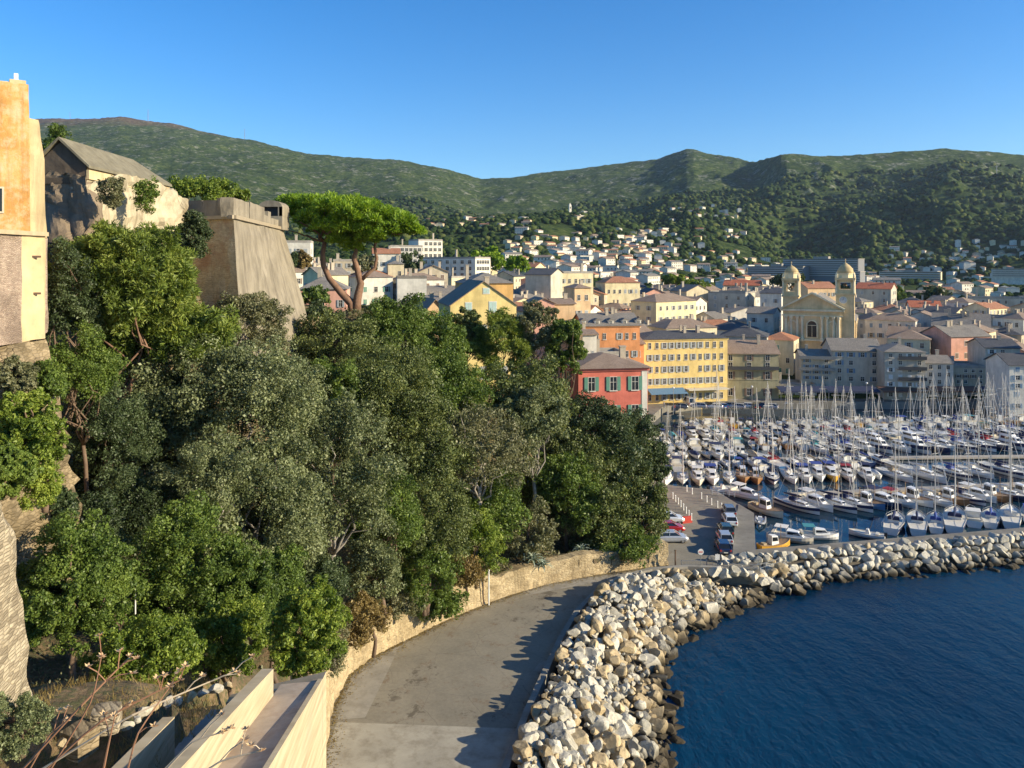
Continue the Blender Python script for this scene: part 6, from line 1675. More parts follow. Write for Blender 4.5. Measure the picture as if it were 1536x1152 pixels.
def boat_parts(kind, col, cov):
    """[(name, mesh, [subparts])] cached"""
    key = (kind, col, cov)
    if key in PROTO: return PROTO[key]
    out = []
    def simple(name, mb, mat, sub=None, smooth=False): out.append((name, mb.mesh(name, mat, smooth), sub or []))
    if kind.startswith('sail'):
        L, B, H, M_ = {'sail_s': (7.5,2.6,.85,10.0), 'sail_m': (9.5,3.1,1.0,13.0), 'sail_l': (12,3.7,1.2,16.5)}[kind]
        h, d, top = hull(L, B, H, col, .72, .22, .3, stripe='navy' if col == 'white' and cov in ('navy','blue') else None); out += [("hull", h, []), ("deck", d, [])]
        c, g = cabin_mesh(B*.55, -L*.12, L*.24, H*1.0, .42+L*.02, .5, taper=.6); out.append(("cabin", c, [("window", g)]))
        mb = MB(); my = L*.10; mb.tube([(0,my,H), (0,my-.05,M_*.6), (0,my-.1,H+M_)], [.095,.085,.065], 6)
        sps = []
        for zz in (.45, .72): sp = MB(); sp.bar((-B*.33,my-.15,H+M_*zz), (B*.33,my-.15,H+M_*zz), .07, .07); sps.append(("spreader", sp.mesh("spreader", [ALU])))
        simple("mast", mb, ALU, sps)
        mb = MB(); mb.tube([(0,my,H+1.1),(0,-L*.34,H+1.15)], .07, 6); simple("boom", mb, ALU)
        mb = MB(); mb.tube([(0,my-.1,H+1.45),(0,my-1.0,H+1.38),(0,-L*.15,H+1.30),(0,-L*.33,H+1.24)], [.10,.24,.20,.10], 8); simple("sail_cover", mb, CLO[cov], smooth=True)
        mb = MB(); mb.tube([(0,L*.485,H*1.35),(0,my-.05,H+M_*.93)], [.075,.04], 5); simple("furled_jib", mb, CLO['white'])
        mb = MB(); mb.bar((0,-L*.49,H*1.1),(0,my-.1,H+M_*.99),.035,.035)
        for s in (-1, 1): mb.bar((s*B*.44,my-.2,H),(s*.05,my-.1,H+M_*.9),.03,.03)
        simple("rigging", mb, ALU)
        mb = MB()
        for s in (-1, 1):
            for yy in (-.44,-.25,-.05,.15,.33): mb.bar((s*B*.45*(1 if yy < .2 else .62),yy*L,H*.9),(s*B*.45*(1 if yy < .2 else .62),yy*L,H+.65),.04,.04)
            mb.bar((s*B*.45,-.44*L,H+.62),(s*B*.45,.15*L,H+.62),.03,.03); mb.bar((s*B*.45,.15*L,H+.62),(s*B*.28,.33*L,H+.62),.03,.03); mb.bar((s*B*.28,.33*L,H+.62),(0,.47*L,H+.75),.03,.03)
        simple("railing", mb, ALU)
        if kind != 'sail_s':
            mb = MB(); mb.loft([(-B*.3,-L*.14,H+.5),(B*.3,-L*.14,H+.5),(B*.26,L*.0,H+.4),(-B*.26,L*.0,H+.4)], [(-B*.28,-L*.14,H+1.05),(B*.28,-L*.14,H+1.05),(B*.2,-L*.04,H+.95),(-B*.2,-L*.04,H+.95)]); simple("spray_hood", mb, CLO[cov])
    elif kind == 'cruiser' or kind == 'yacht':
        L, B, H = (8.0,2.9,1.05) if kind == 'cruiser' else (12.5,4.0,1.5)
        h, d, top = hull(L, B, H, col, .9, .28, .35, stripe='navy' if kind == 'yacht' else None); out += [("hull", h, []), ("deck", d, [])]
        c, g = cabin_mesh(B*.78, -L*.12, L*.30, H, 1.15 if kind == 'cruiser' else 1.5, 1.2, taper=.55); out.append(("cabin", c, [("window", g)]))
        if kind == 'yacht':
            c, g = cabin_mesh(B*.6, -L*.14, L*.12, H+1.4, 1.1, .8, taper=.7, name="flybridge"); out.append(("flybridge", c, [("window", g)]))
            mb = MB(); 
            for s in (-1, 1): mb.bar((s*B*.3,-L*.16,H+1.4),(s*B*.25,-L*.2,H+3.3),.12,.3)
            mb.bar((-B*.25,-L*.2,H+3.3),(B*.25,-L*.2,H+3.3),.3,.12); simple("radar_arch", mb, BC['white'])
        mb = MB(); bz = H+1.6 if kind == 'cruiser' else H+1.9
        mb.box(-B*.4, B*.4, -L*.40, -L*.1, bz, bz+.07)
        for s in (-1, 1):
            for yy in (-.39,-.12): mb.bar((s*B*.38,yy*L,H),(s*B*.38,yy*L,bz),.05,.05)
        simple("bimini", mb, CLO[cov])
        mb = MB()
        for s in (-1, 1): mb.bar((s*B*.42,L*.05,H+.7),(s*B*.2,L*.38,H+.85),.04,.04); mb.bar((s*B*.2,L*.38,H+.85),(0,L*.48,H+.95),.04,.04); mb.bar((s*B*.42,L*.05,H),(s*B*.42,L*.05,H+.7),.04,.04); mb.bar((s*B*.2,L*.38,H),(s*B*.2,L*.38,H+.85),.04,.04)
        simple("railing", mb, ALU)
        mb = MB(); mb.box(-B*.35, B*.35, -L*.47, -L*.40, H-.05, H+.45); simple("seat", mb, BC['cream'])
    elif kind == 'open':
        L, B, H = 5.6, 2.1, .7
        h, d, top = hull(L, B, H, col, .85, .25, .4); out += [("hull", h, []), ("deck", d, [])]
        mb = MB(); mb.loft([(-.45,-.5,H-.05),(.45,-.5,H-.05),(.4,.25,H-.05),(-.4,.25,H-.05)], [(-.4,-.3,H+.75),(.4,-.3,H+.75),(.32,.1,H+.7),(-.32,.1,H+.7)]); ws = MB(); ws.loft([(-.42,.14,H+.6),(.42,.14,H+.6),(.42,.2,H+.6),(-.42,.2,H+.6)], [(-.38,-.05,H+1.15),(.38,-.05,H+1.15),(.38,.0,H+1.15),(-.38,.0,H+1.15)]); simple("console", mb, BC['white'], [("windscreen", ws.mesh("windscreen", [WIN]))])
        mb = MB(); mb.box(-.22,.22,-L/2-.35,-L/2+.1,H-.1,H+.55); mb.box(-.1,.1,-L/2-.3,-L/2-.1,-.3,H-.1); simple("outboard", mb, BLK)
        mb = MB(); mb.box(-B*.34,B*.34,-1.9,-1.4,H-.04,H+.25); mb.box(-B*.25,B*.25,1.0,1.9,H-.04,H+.12); simple("seat", mb, BC['cream'])
        if cov != 'none':
            mb = MB(); mb.box(-B*.38,B*.38,-1.5,.5,H+1.5,H+1.56)
            for s in (-1, 1): mb.bar((s*B*.36,-1.4,H),(s*B*.36,-.9,H+1.5),.04,.04); mb.bar((s*B*.36,.3,H),(s*B*.36,-.2,H+1.5),.04,.04)
            simple("bimini", mb, CLO[cov])
    elif kind == 'covered':
        L, B, H = 6.0, 2.3, .75
        h, d, top = hull(L, B, H, col, .85, .25, .4); out += [("hull", h, []), ("deck", d, [])]
        mb = MB(); n = 8; vs = []
        for i in range(n+1):
            t = i/n; y = -L*.46+L*.86*t; hb = B*.49*(1-max(0, (t-.5)/.5)**2.2*.85); z = H+.05+.75*math.sin(math.pi*min(1, t*1.15)*.5+.5)*.8
            vs.append([(-hb,y,H-.05),(-hb*.6,y,z-.25),(0,y,z),(hb*.6,y,z-.25),(hb,y,H-.05)])
        mb.add([p for r in vs for p in r], [(i*5+j, i*5+j+1, i*5+j+6, i*5+j+5) for i in range(n) for j in range(4)]+[(0,1,2,3,4)[::-1], tuple(n*5+j for j in range(5))]); simple("cover", mb, CLO[cov])
        mb = MB(); mb.box(-.22,.22,-L/2-.35,-L/2+.1,H-.1,H+.55); mb.box(-.1,.1,-L/2-.3,-L/2-.1,-.3,H-.1); simple("outboard", mb, BLK)
    elif kind == 'rib':
        L, B, H = 5.2, 2.1, .55
        mb = MB(); pts = [(-B*.4,-L/2,.4),(-B*.42,0,.42),(-B*.36,L*.28,.5),(0,L*.5,.7),(B*.36,L*.28,.5),(B*.42,0,.42),(B*.4,-L/2,.4)]; mb.tube(pts, [.2,.24,.24,.22,.24,.24,.2], 10); out.append(("tube", mb.mesh("tube", [RUB], True), []))
        mb = MB(); mb.loft([(-B*.3,-L*.45,-.2),(B*.3,-L*.45,-.2),(.05,L*.42,-.1),(-.05,L*.42,-.1)], [(-B*.36,-L*.45,.35),(B*.36,-L*.45,.35),(.1,L*.42,.45),(-.1,L*.42,.45)]); out.append(("hull", mb.mesh("hull", [BC['white']]), []))
        mb = MB(); mb.box(-.35,.35,-.6,.1,.35,1.15); simple("console", mb, BC['white'])
        mb = MB(); mb.box(-.22,.22,-L/2-.3,-L/2+.15,.4,1.15); mb.box(-.1,.1,-L/2-.25,-L/2-.05,-.3,.4); simple("outboard", mb, BLK)
    elif kind == 'fishing':
        L, B, H = 7.6, 2.9, .95
        h, d, top = hull(L, B, H, col, .62, .15, .55, deckmat=TEAK); out += [("hull", h, []), ("deck", d, [])]
        c, g = cabin_mesh(B*.5, -L*.16, L*.08, H-.1, 1.9, .25, taper=.9, name="wheelhouse"); out.append(("wheelhouse", c, [("window", g)]))
        mb = MB(); mb.tube([(0,L*.2,H-.1),(0,L*.2,H+3.6)], .06, 6); mb.bar((0,-L*.25,H),(0,-L*.25,H+2.4),.07,.07); mb.bar((0,L*.2,H+3.3),(0,-L*.25,H+2.3),.03,.03); simple("mast", mb, TEAK)
        mb = MB(); mb.box(-.5,.5,-L*.4,-L*.3,H-.1,H+.4); simple("crate", mb, CLO['tan'])
    PROTO[key] = out; return out
CATW = {'sail': 'sailboat', 'cruiser': 'cabin cruiser', 'yacht': 'motor yacht', 'open': 'open motorboat', 'covered': 'motorboat', 'rib': 'inflatable boat', 'fishing': 'fishing boat'}
BOATP = []
def boat(p, rz, kind, col='white', cov='blue', row="", s=1.0, lab=None):
    base = CATW[kind.split('_')[0]]
    t = empty({'sailboat':'sailboat','inflatable boat':'dinghy','fishing boat':'fishing_boat','motor yacht':'motor_yacht'}.get(base, 'motorboat'), (p[0], p[1], 0.03), rz, lab, base if kind not in ('open','covered') else 'motorboat', "boats moored in the marina")
    s = s*.86; t.scale = (s, s, s)
    for nm, me, subs in boat_parts(kind, col, cov):
        o = link(nm, me, t)
        for n2, m2 in subs: link(n2, m2, o)
    size = "long " if kind in ('sail_l','yacht') else ("small " if kind in ('sail_s','open','rib') else "")
    extra = {'sail': f" with {cov} sail cover", 'cruiser': f" with {cov} bimini", 'covered': f" under a {cov} cover", 'open': f" with {cov} awning" if cov != 'none' else "", 'rib': "", 'fishing': " with wheelhouse", 'yacht': " with flybridge"}[kind.split('_')[0]]
    if not lab: BOATP.append((t, f"{size}{col} {base}{extra}" if kind != 'rib' else "grey inflatable boat", row, proj(t.location)[0]))
    return t
rb_ = random.Random(64)
def run(row, px0, py0, px1, py1, gap, kinds, heading, jit=.4, cols=('white','white','white','white','cream','white','white','white','white','white','white','navy','cream','blue'), covs=('blue','navy','white','white','teal','navy','tan','navy','white','blue','red')):
    a = PZ(px0, py0, 0); b_ = PZ(px1, py1, 0); d = (b_-a); L = d.length; d.normalize(); s = 0
    while s < L:
        k = rb_.choice(kinds); p = a+d*s; col = rb_.choice(cols); cov = rb_.choice(covs)
        if k == 'fishing': col = rb_.choice(['white','blue','wood','green','ochre','white'])
        if k == 'yacht': col = 'white'
        if k == 'open' and rb_.random() < .5: cov = 'none'
        w = {'sail_s':2.6,'sail_m':3.1,'sail_l':3.7,'cruiser':2.9,'yacht':4.0,'open':2.1,'covered':2.3,'rib':2.1,'fishing':2.9}[k]
        boat((p.x+rb_.uniform(-jit,jit), p.y+rb_.uniform(-jit,jit)*1.5), heading+R(rb_.uniform(-5,5)), k, col, cov, row, rb_.uniform(.9,1.06))
        s += w*.86+gap*.8
# rows, counted from the rocky jetty outwards
H1 = R(-150)
run("the row moored at the rocky jetty", 1345, 792, 1600, 772, .55, ['sail_m','sail_l','sail_m','sail_m','cruiser'], R(-28), cols=('white','white','cream','white'), covs=('navy','blue','white','red','navy'))
boat(PZ(1300,806,0), R(60), 'open', 'white', 'none', "", lab="small white tender lying beside the jetty stones")
boat(PZ(1228,808,0), R(-100), 'cruiser', 'white', 'teal', "", .8, lab="white motorboat with teal bimini by the jetty's inner end")
boat(PZ(1188,812,0), R(-120), 'cruiser', 'cream', 'white', "", .85, lab="cream motorboat with white hard top in the basin corner")
boat(PZ(1162,822,0), R(-70), 'fishing', 'ochre', 'blue', "", .8, lab="small ochre wooden boat nearest the basin's corner stones")
boat(PZ(1140,785,0), R(160), 'rib', 'grey', 'blue', "", .95, lab="grey inflatable dinghy tied alongside the walkway edge")
run("the second row from the jetty", 1200, 763, 1600, 743, .45, ['cruiser','sail_m','cruiser','sail_s','sail_m','fishing','sail_m'], R(-150), cols=('white','white','cream','white','navy','white'))
boat(PZ(1150,770,0), R(-150), 'fishing', 'cream', 'blue', "", 1, lab="cream fishing boat with dark-roofed wheelhouse beside the car park")
boat(PZ(1120,748,0), R(-140), 'cruiser', 'white', 'white', "", .95, lab="white cabin boat lying off the row of parked cars")
boat(PZ(1085,738,0), R(-80), 'open', 'white', 'none', "", 1.1, lab="white open launch with railing, moored along the quay wall")
run("the third row", 1002, 722, 1330, 716, .45, ['cruiser','fishing','sail_m','covered','sail_s','cruiser','sail_m'], R(170), cols=('white','white','cream','white','white','ochre'))
run("the third row's eastern half", 1345, 716, 1600, 708, 3.2, ['sail_m','sail_l','sail_s'], R(-160))
run("the fourth row", 1000, 701, 1120, 699, .5, ['open','covered','cruiser','rib','open'], R(0))
run("the fourth row's middle part", 1130, 700, 1330, 694, 1.6, ['sail_m','cruiser','sail_s','fishing','sail_l'], R(10))
run("the fifth row", 996, 686, 1130, 684, .4, ['open','covered','sail_s','open','cruiser'], R(180))
run("the big-boat row in mid harbour", 1225, 676, 1610, 668, .8, ['yacht','sail_l','yacht','sail_l','cruiser','sail_l','sail_m'], R(-165), cols=('white','white','white','navy'))
run("the sixth row", 1000, 671, 1200, 670, .5, ['open','covered','fishing','sail_s','cruiser'], R(0))
run("the packed row before the far quay", 1040, 656, 1600, 650, .45, ['open','sail_m','cruiser','open','sail_m','sail_s','covered','sail_l'], R(180))
run("the small-boat row under the far quay", 1030, 640, 1600, 634, .5, ['open','sail_s','open','cruiser','sail_m','fishing'], R(0))
run("the seventh row behind the big-boat row", 1200, 664, 1600, 659, .5, ['sail_m','cruiser','sail_l','sail_s'], R(0))
run("the short row by the western quay", 995, 656, 1030, 654, .5, ['open','covered'], R(0))
byr = {}
for t, d, row, x in BOATP: byr.setdefault((d, row), []).append((x, t))
# number every boat in its row
rows = {}
for t, d, row, x in BOATP: rows.setdefault(row, []).append((x, t, d))
for row, L in rows.items():
    L.sort(key=lambda q: q[0])
    for i, (x, t, d) in enumerate(L):
        rw = row.replace("the ", "", 1)
        t['label'] = f"{d}, {ordw(i+1)} from left, {rw}"
print("boats", len(BOATP))
# pontoons
def pontoon(px0, py0, px1, py1, w, label):
    a = PZ(px0, py0, .5); b_ = PZ(px1, py1, .5); mb = MB(); mb.bar((a.x,a.y,.35), (b_.x,b_.y,.35), w, .35); o = mb.build("pontoon", plain("pontoon", (.36,.32,.26), .9)); setp(o, label, "pontoon", "floating pontoons of the marina")
pontoon(1190,741,1600,722,1.6,"floating pontoon between the second and third boat rows")
pontoon(1120,688,1600,683,1.6,"floating pontoon in mid harbour behind the big boats")
pontoon(996,693,1125,692,1.4,"short floating pontoon among the small western boats")
pontoon(1040,645,1600,642,1.6,"floating pontoon before the far quay")
# ------------------------------------------------------------------ cars
CARC = {n: plain("paint_"+n.replace(' ', '_'), c, .25, .3, var=.02, coat=.6) for n, c in {'white': (.75,.75,.72), 'silver': (.45,.46,.47), 'navy': (.015,.03,.08), 'black': (.02,.02,.022), 'red': (.42,.02,.02), 'dark green': (.03,.06,.05), 'grey': (.18,.19,.2), 'blue': (.05,.14,.33)}.items()}
TYRE = plain("tyre", (.02,.02,.02), .9); RIM = plain("rim", (.5,.5,.5), .3, .7); LAMPW = plain("headlamp", (.7,.7,.68), .15); LAMPR = plain("tail_lamp", (.35,.02,.02), .2); PLATE = plain("number_plate", (.7,.68,.55), .5)
_car = {}
def car_meshes(col, van=False):
    k = (col, van)
    if k in _car: return _car[k]
    L, W = (4.2, 1.76) if not van else (4.9, 1.95); H = 1.46 if not van else 2.1
    prof = [(-L/2,.35),(-L/2-.02,.62),(-L/2+.08,.95),(-L/2+.55,1.0),(-L/2+.30 if van else -L/2+.50,H*.66)] if van else [(-L/2,.32),(-L/2-.03,.62),(-L/2+.05,.92),(-L/2+.15,.98)]
    # body: lower tub by cross-sections along y (front at +y)
    st = [(-L/2,.40,.85,.86),(-L/2+.15,.28,.96,.97),(-L*.25,.25,1.0,1.0),(0,.25,1.0,1.0),(L*.22,.25,.98,1.0),(L/2-.35,.27,.84,.97),(L/2-.06,.32,.68,.88),(L/2,.42,.60,.78)]
    mb = MB(); V = []; 
    for y, zb, zt, wf in st:
        w = W/2*wf; V += [(-w*.92,y,zb),(-w,y,zb+.2),(-w,y,zt-.18),(-w*.9,y,zt),(w*.9,y,zt),(w,y,zt-.18),(w,y,zb+.2),(w*.92,y,zb)]
    n = 8; Fs = []
    for i in range(len(st)-1):
        for j in range(n): a = i*n+j; b_ = i*n+(j+1) % n; Fs.append((a, b_, b_+n, a+n))
    Fs.append(tuple(range(n))); Fs.append(tuple((len(st)-1)*n+j for j in range(n))[::-1]); mb.add(V, [f[::-1] for f in Fs])
    # roof and pillars
    y0, y1, y2, y3 = (-L/2+.12, -L/2+.62, .35, 1.12) if not van else (-L/2+.05, -L/2+.25, .75, 1.55)
    wt = W/2*.74; wb = W/2*.9; zb = .93
    g = MB(); g.loft([(-wb,y0,zb),(wb,y0,zb),(wb,y3,zb),(-wb,y3,zb)], [(-wt,y1,H-.06),(wt,y1,H-.06),(wt,y2,H-.06),(-wt,y2,H-.06)])
    r_ = MB(); r_.loft([(-wt-.02,y1-.03,H-.07),(wt+.02,y1-.03,H-.07),(wt+.02,y2+.03,H-.07),(-wt-.02,y2+.03,H-.07)], [(-wt*.92,y1+.05,H),(wt*.92,y1+.05,H),(wt*.92,y2-.08,H),(-wt*.92,y2-.08,H)])
    for s in (-1, 1):
        for (ya, yb) in ((y0,y1),(y3,y2)): r_.bar((s*wb,ya,zb),(s*wt,yb,H-.04),.09,.09)
        ym = (y0+y3)/2-.1; r_.bar((s*(wb+.005),ym,zb),(s*(wt+.01),ym*.9,H-.04),.10,.06)
        if van: r_.loft([(s*wb-.01,y0,zb),(s*wb+.02,y0,zb),(s*wb+.02,ym,zb),(s*wb-.01,ym,zb)], [(s*wt-.01,y1,H-.07),(s*wt+.02,y1,H-.07),(s*wt+.02,ym,H-.07),(s*wt-.01,ym,H-.07)])
    tyre = MB(); tyre.lathe([(.31,-.1),(.33,-.06),(.33,.06),(.31,.1)], (0,0,0), 16); tyre.v = [(z, x, y) for x, y, z in tyre.v]
    rim = MB(); rim.lathe([(.2,-.11),(.2,.11)], (0,0,0), 10); rim.v = [(z, x, y) for x, y, z in rim.v]
    hl = MB(); hl.box(-.17,.17,-.03,.03,-.07,.07); tl = MB(); tl.box(-.12,.12,-.03,.03,-.12,.12); pl = MB(); pl.box(-.26,.26,-.015,.015,-.06,.06)
    _car[k] = (mb.mesh("body", [CARC[col]]), g.mesh("windows", [WIN]), r_.mesh("roof", [CARC[col]]), tyre.mesh("tyre", [TYRE]), rim.mesh("rim", [RIM]), hl.mesh("headlight", [LAMPW]), tl.mesh("tail_light", [LAMPR]), pl.mesh("number_plate", [PLATE]), L, W); return _car[k]
def car(p, rz, col, label, van=False, group="cars parked on the quays"):
    b_, g, r_, ty, ri, hl, tl, pl, L, W = car_meshes(col, van)
    t = empty("parked_car" if not van else "parked_van", (p[0], p[1], p[2]), rz, label, "car" if not van else "van", group)
    link("body", b_, t); link("window_glass", g, t); link("roof", r_, t)
    for sx in (-1, 1):
        for sy in (-.31, .31): w = link("wheel", ty, t, (sx*W*.43, sy*L, .33)); link("rim", ri, w)
        link("headlight", hl, t, (sx*W*.33, L/2-.03, .62)); link("tail_light", tl, t, (sx*W*.36, -L/2-.0, .75))
    link("number_plate", pl, t, (0, -L/2-.03, .52)); return t
def on(px, py, z=QZ): p = PZ(px, py, z); return (p.x, p.y, z)
car(on(1084,826), R(-4), 'navy', "dark blue car at the near end of the parked line beside the walkway")
car(on(1086,812), R(-4), 'silver', "silver car second in the parked line beside the walkway")
car(on(1088,800), R(-4), 'dark green', "dark green car in the middle of the parked line")
car(on(1094,785), R(-5), 'white', "white car fourth in the parked line beside the walkway")
car(on(1093,771), R(-5), 'grey', "grey car at the far end of the parked line")
car(on(1008,812), R(-88), 'silver', "silver-white car standing side-on at the trees' edge")
car(on(1004,797), R(-88), 'red', "dark red car between two pale cars by the trees")
car(on(1004,783), R(-88), 'white', "white car farthest of the three side-on cars by the trees")
for i, (px, py, c, v) in enumerate([(1033,607,'white',True),(1048,612,'silver',False),(1060,611,'black',False),(1072,613,'white',False),(1083,612,'blue',False),(1094,611,'grey',False),(1106,613,'silver',False),(1118,612,'white',False),(1131,613,'black',False),(1143,612,'navy',False),(1155,613,'silver',False),(1020,613,'grey',False)]):
    car(on(px, py), R([10,70,62,75][i % 4]), c, f"{c} {'van' if v else 'car'} on the far quay, {ordw([2,3,4,5,6,7,8,9,10,11,12,1][i])} from left before the yellow building", v)
# ------------------------------------------------------------------ street furniture
WMET = plain("white_paint", (.72,.70,.64), .5); GMET = plain("grey_metal", (.30,.31,.31), .45, .5)
bolm = MB(); bolm.lathe([(.13,0),(.11,.1),(.10,.85),(.13,.9),(.08,1.0)], (0,0,0), 10); BOL = bolm.mesh("bollard", [WMET])
for i, (px, py) in enumerate([(1009,748),(1013,752),(1017,756),(1021,760),(1025,765),(1029,770),(1033,775),(1037,780)]): setp(link("bollard", BOL, None, on(px, py)), f"white bollard by the red barrier, {ordw(i+1)} from the far end", "bollard", "white bollards of the car park")
for i, (px, py) in enumerate([(1030,737),(1038,741),(1052,748),(1060,753),(1067,757),(1076,761),(1082,764)]): setp(link("bollard", BOL, None, on(px, py)), f"white bollard along the basin edge, {ordw(i+1)} from the trees", "bollard", "white bollards of the car park")
x, y, z = on(1030,784); mb = MB(); mb.box(-.8,.8,-.25,.25,0,.25); mb.box(-.7,.7,-.12,.12,.25,.95); setp(mb.build("barrier", plain("barrier_red", (.45,.05,.03), .5), loc=(x,y,z), rz=R(20)), "red plastic road barrier at the end of the bollards", "barrier")
def signpost(px, py0, py1, kind, label):
    x, y, z = on(px, py0); h = P(px, py1, y).z - z
    t = empty("road_sign", (x, y, z), 0, label, "road sign"); mb = MB(); mb.tube([(0,0,0),(0,0,h)], .045, 8); mb.build("pole", GMET, t)
    mb = MB(); 
    if kind == 'round': mb.lathe([(.36,0),(.36,.04)], (0,0,0), 20); mb.v = [(x_, z_-.07, y_+h-.38) for x_, y_, z_ in mb.v]; mb.f = [f[::-1] for f in mb.f]
    else: mb.box(-.28,.28,-.06,-.03,h-.8,h-.1)
    pl = mb.build("plate", WMET, t)
    if kind == 'round':
        mb = MB(); mb.box(-.24,.24,-.085,-.068,h-.44,h-.32); mb.build("bar", plain("sign_red", (.5,.03,.02), .5), pl)
signpost(1051, 857, 823, 'round', "round-plated road sign in front of the parked cars")
signpost(1076, 855, 830, 'sq', "small square sign on a pole right of the round sign")
def pole(px, py0, py1, z, r, mat, label, name="pole", Y=None):
    if Y is None: x, y, zz = on(px, py0, z)
    else: q = P(px, py0, Y); x, y, zz = q.x, q.y, q.z
    h = P(px, py1, y).z - zz; mb = MB(); mb.tube([(0,0,-.5),(0,0,h)], [r*1.1,r], 8); mb.lathe([(r*1.5,0),(r*1.5,.06),(r*.4,.12)], (0,0,h), 8); setp(mb.build(name, mat, loc=(x,y,zz)), label, "pole")
pole(1013,852,826,QZ,.09,plain("rust", (.12,.07,.04)),"rusty gate post at the end of the retaining wall")
pole(994,760,716,QZ,.06,WMET,"thin pale post between the last tree and the moored boats")
pole(492,926,877,0,.035,WMET,"slim white pipe standing among the bushes above the wall",Y=52)
pole(733,908,856,QZ,.08,WMET,"white pipe fixed to the retaining wall")
pole(725,909,860,QZ,.05,plain("rust", (.12,.07,.04)),"rusty pipe beside the white pipe on the retaining wall")
pole(729,800,783,0,.04,WMET,"short white stake among the bushes on the bank",Y=86)
pole(203,905,868,0,.03,WMET,"thin white stake between the two laurels",Y=36)
def railing():
    pts = [PZ(x, y, QZ) for x, y in [(1022,853),(1060,853),(1100,858),(1140,859),(1180,846)]]
    t = empty("metal_railing", pts[0], 0, "thin grey metal railing at the head of the car park by the boulders", "railing"); mb = MB(); o = Vector(pts[0])
    for i in range(len(pts)-1):
        a = pts[i]-o; b_ = pts[i+1]-o
        for hz_ in (.55, 1.0): mb.bar(a+Vector((0,0,hz_)), b_+Vector((0,0,hz_)), .04, .04)
        n = int((b_-a).length/.32)
        for k in range(n): q = a.lerp(b_, k/n); mb.bar(q, q+Vector((0,0,1.0)), .018, .018)
    mb.build("rail", GMET, t)
    for p in pts: m2 = MB(); m2.box(-.04,.04,-.04,.04,0,1.1); m2.build("post", GMET, t, loc=p-o)
railing()
# wooden bench-like pallet on the walkway edge: white guard rail
a = PZ(1068,742,QZ); mb = MB()
for k in range(5): mb.box(k*.9-.04, k*.9+.04, -.04, .04, 0, 1.0)
for z in (.4,.7,1.0): mb.box(-.04, 3.64, -.05, .05, z-.05, z)
setp(mb.build("guard_rail", WMET, loc=(a.x,a.y,QZ), rz=R(-22)), "short white guard rail at the basin corner by the parked cars", "railing")
# restaurant awnings along the far quay, lamp posts
for i, (x0, x1, c) in enumerate([(1172,1240,'navy'),(1244,1322,'navy'),(1326,1400,'brown'),(1404,1476,'brown'),(1480,1540,'navy')]):
    a = P(x0,600,211.5); b_ = P(x1,600,211.5); t = empty("awning_terrace", ((a.x+b_.x)/2, 212.0, QZ), 0, f"{c} restaurant awning on the far quay, {ordw(i+1)} from left", "awning", "restaurant awnings along the far quay")
    w = (b_.x-a.x)/2; mb = MB(); mb.loft([(-w,0,2.9),(w,0,2.9),(w,4,3.6),(-w,4,3.6)], [(-w,0,3.0),(w,0,3.0),(w,4,3.7),(-w,4,3.7)]); mb.box(-w,w,-.03,0,2.55,2.95); mb.build("canopy", AWN[c], t)
    n = 5
    for k in range(n): mb = MB(); xx = -w+.1+(2*w-.2)*k/(n-1); mb.box(xx-.05,xx+.05,.05,.15,0,2.9); mb.build("post", GMET, t)
def lamp(px, py, h, label):
    x, y, z = on(px, py); t = empty("street_lamp", (x,y,z), 0, label, "street lamp", "street lamps of the harbour"); mb = MB(); mb.tube([(0,0,0),(0,0,h)], [.09,.05], 8); mb.build("pole", GMET, t); mb = MB(); mb.lathe([(.08,0),(.28,.1),(.30,.35),(.1,.5)], (0,0,h), 10); mb.build("lantern", WMET, t)
lamp(1010,622,6.5,"street lamp left of the white van on the far quay"); lamp(1128,620,6.5,"street lamp in the middle of the far quay's parked cars"); lamp(1300,617,7,"street lamp before the shaded quay houses")
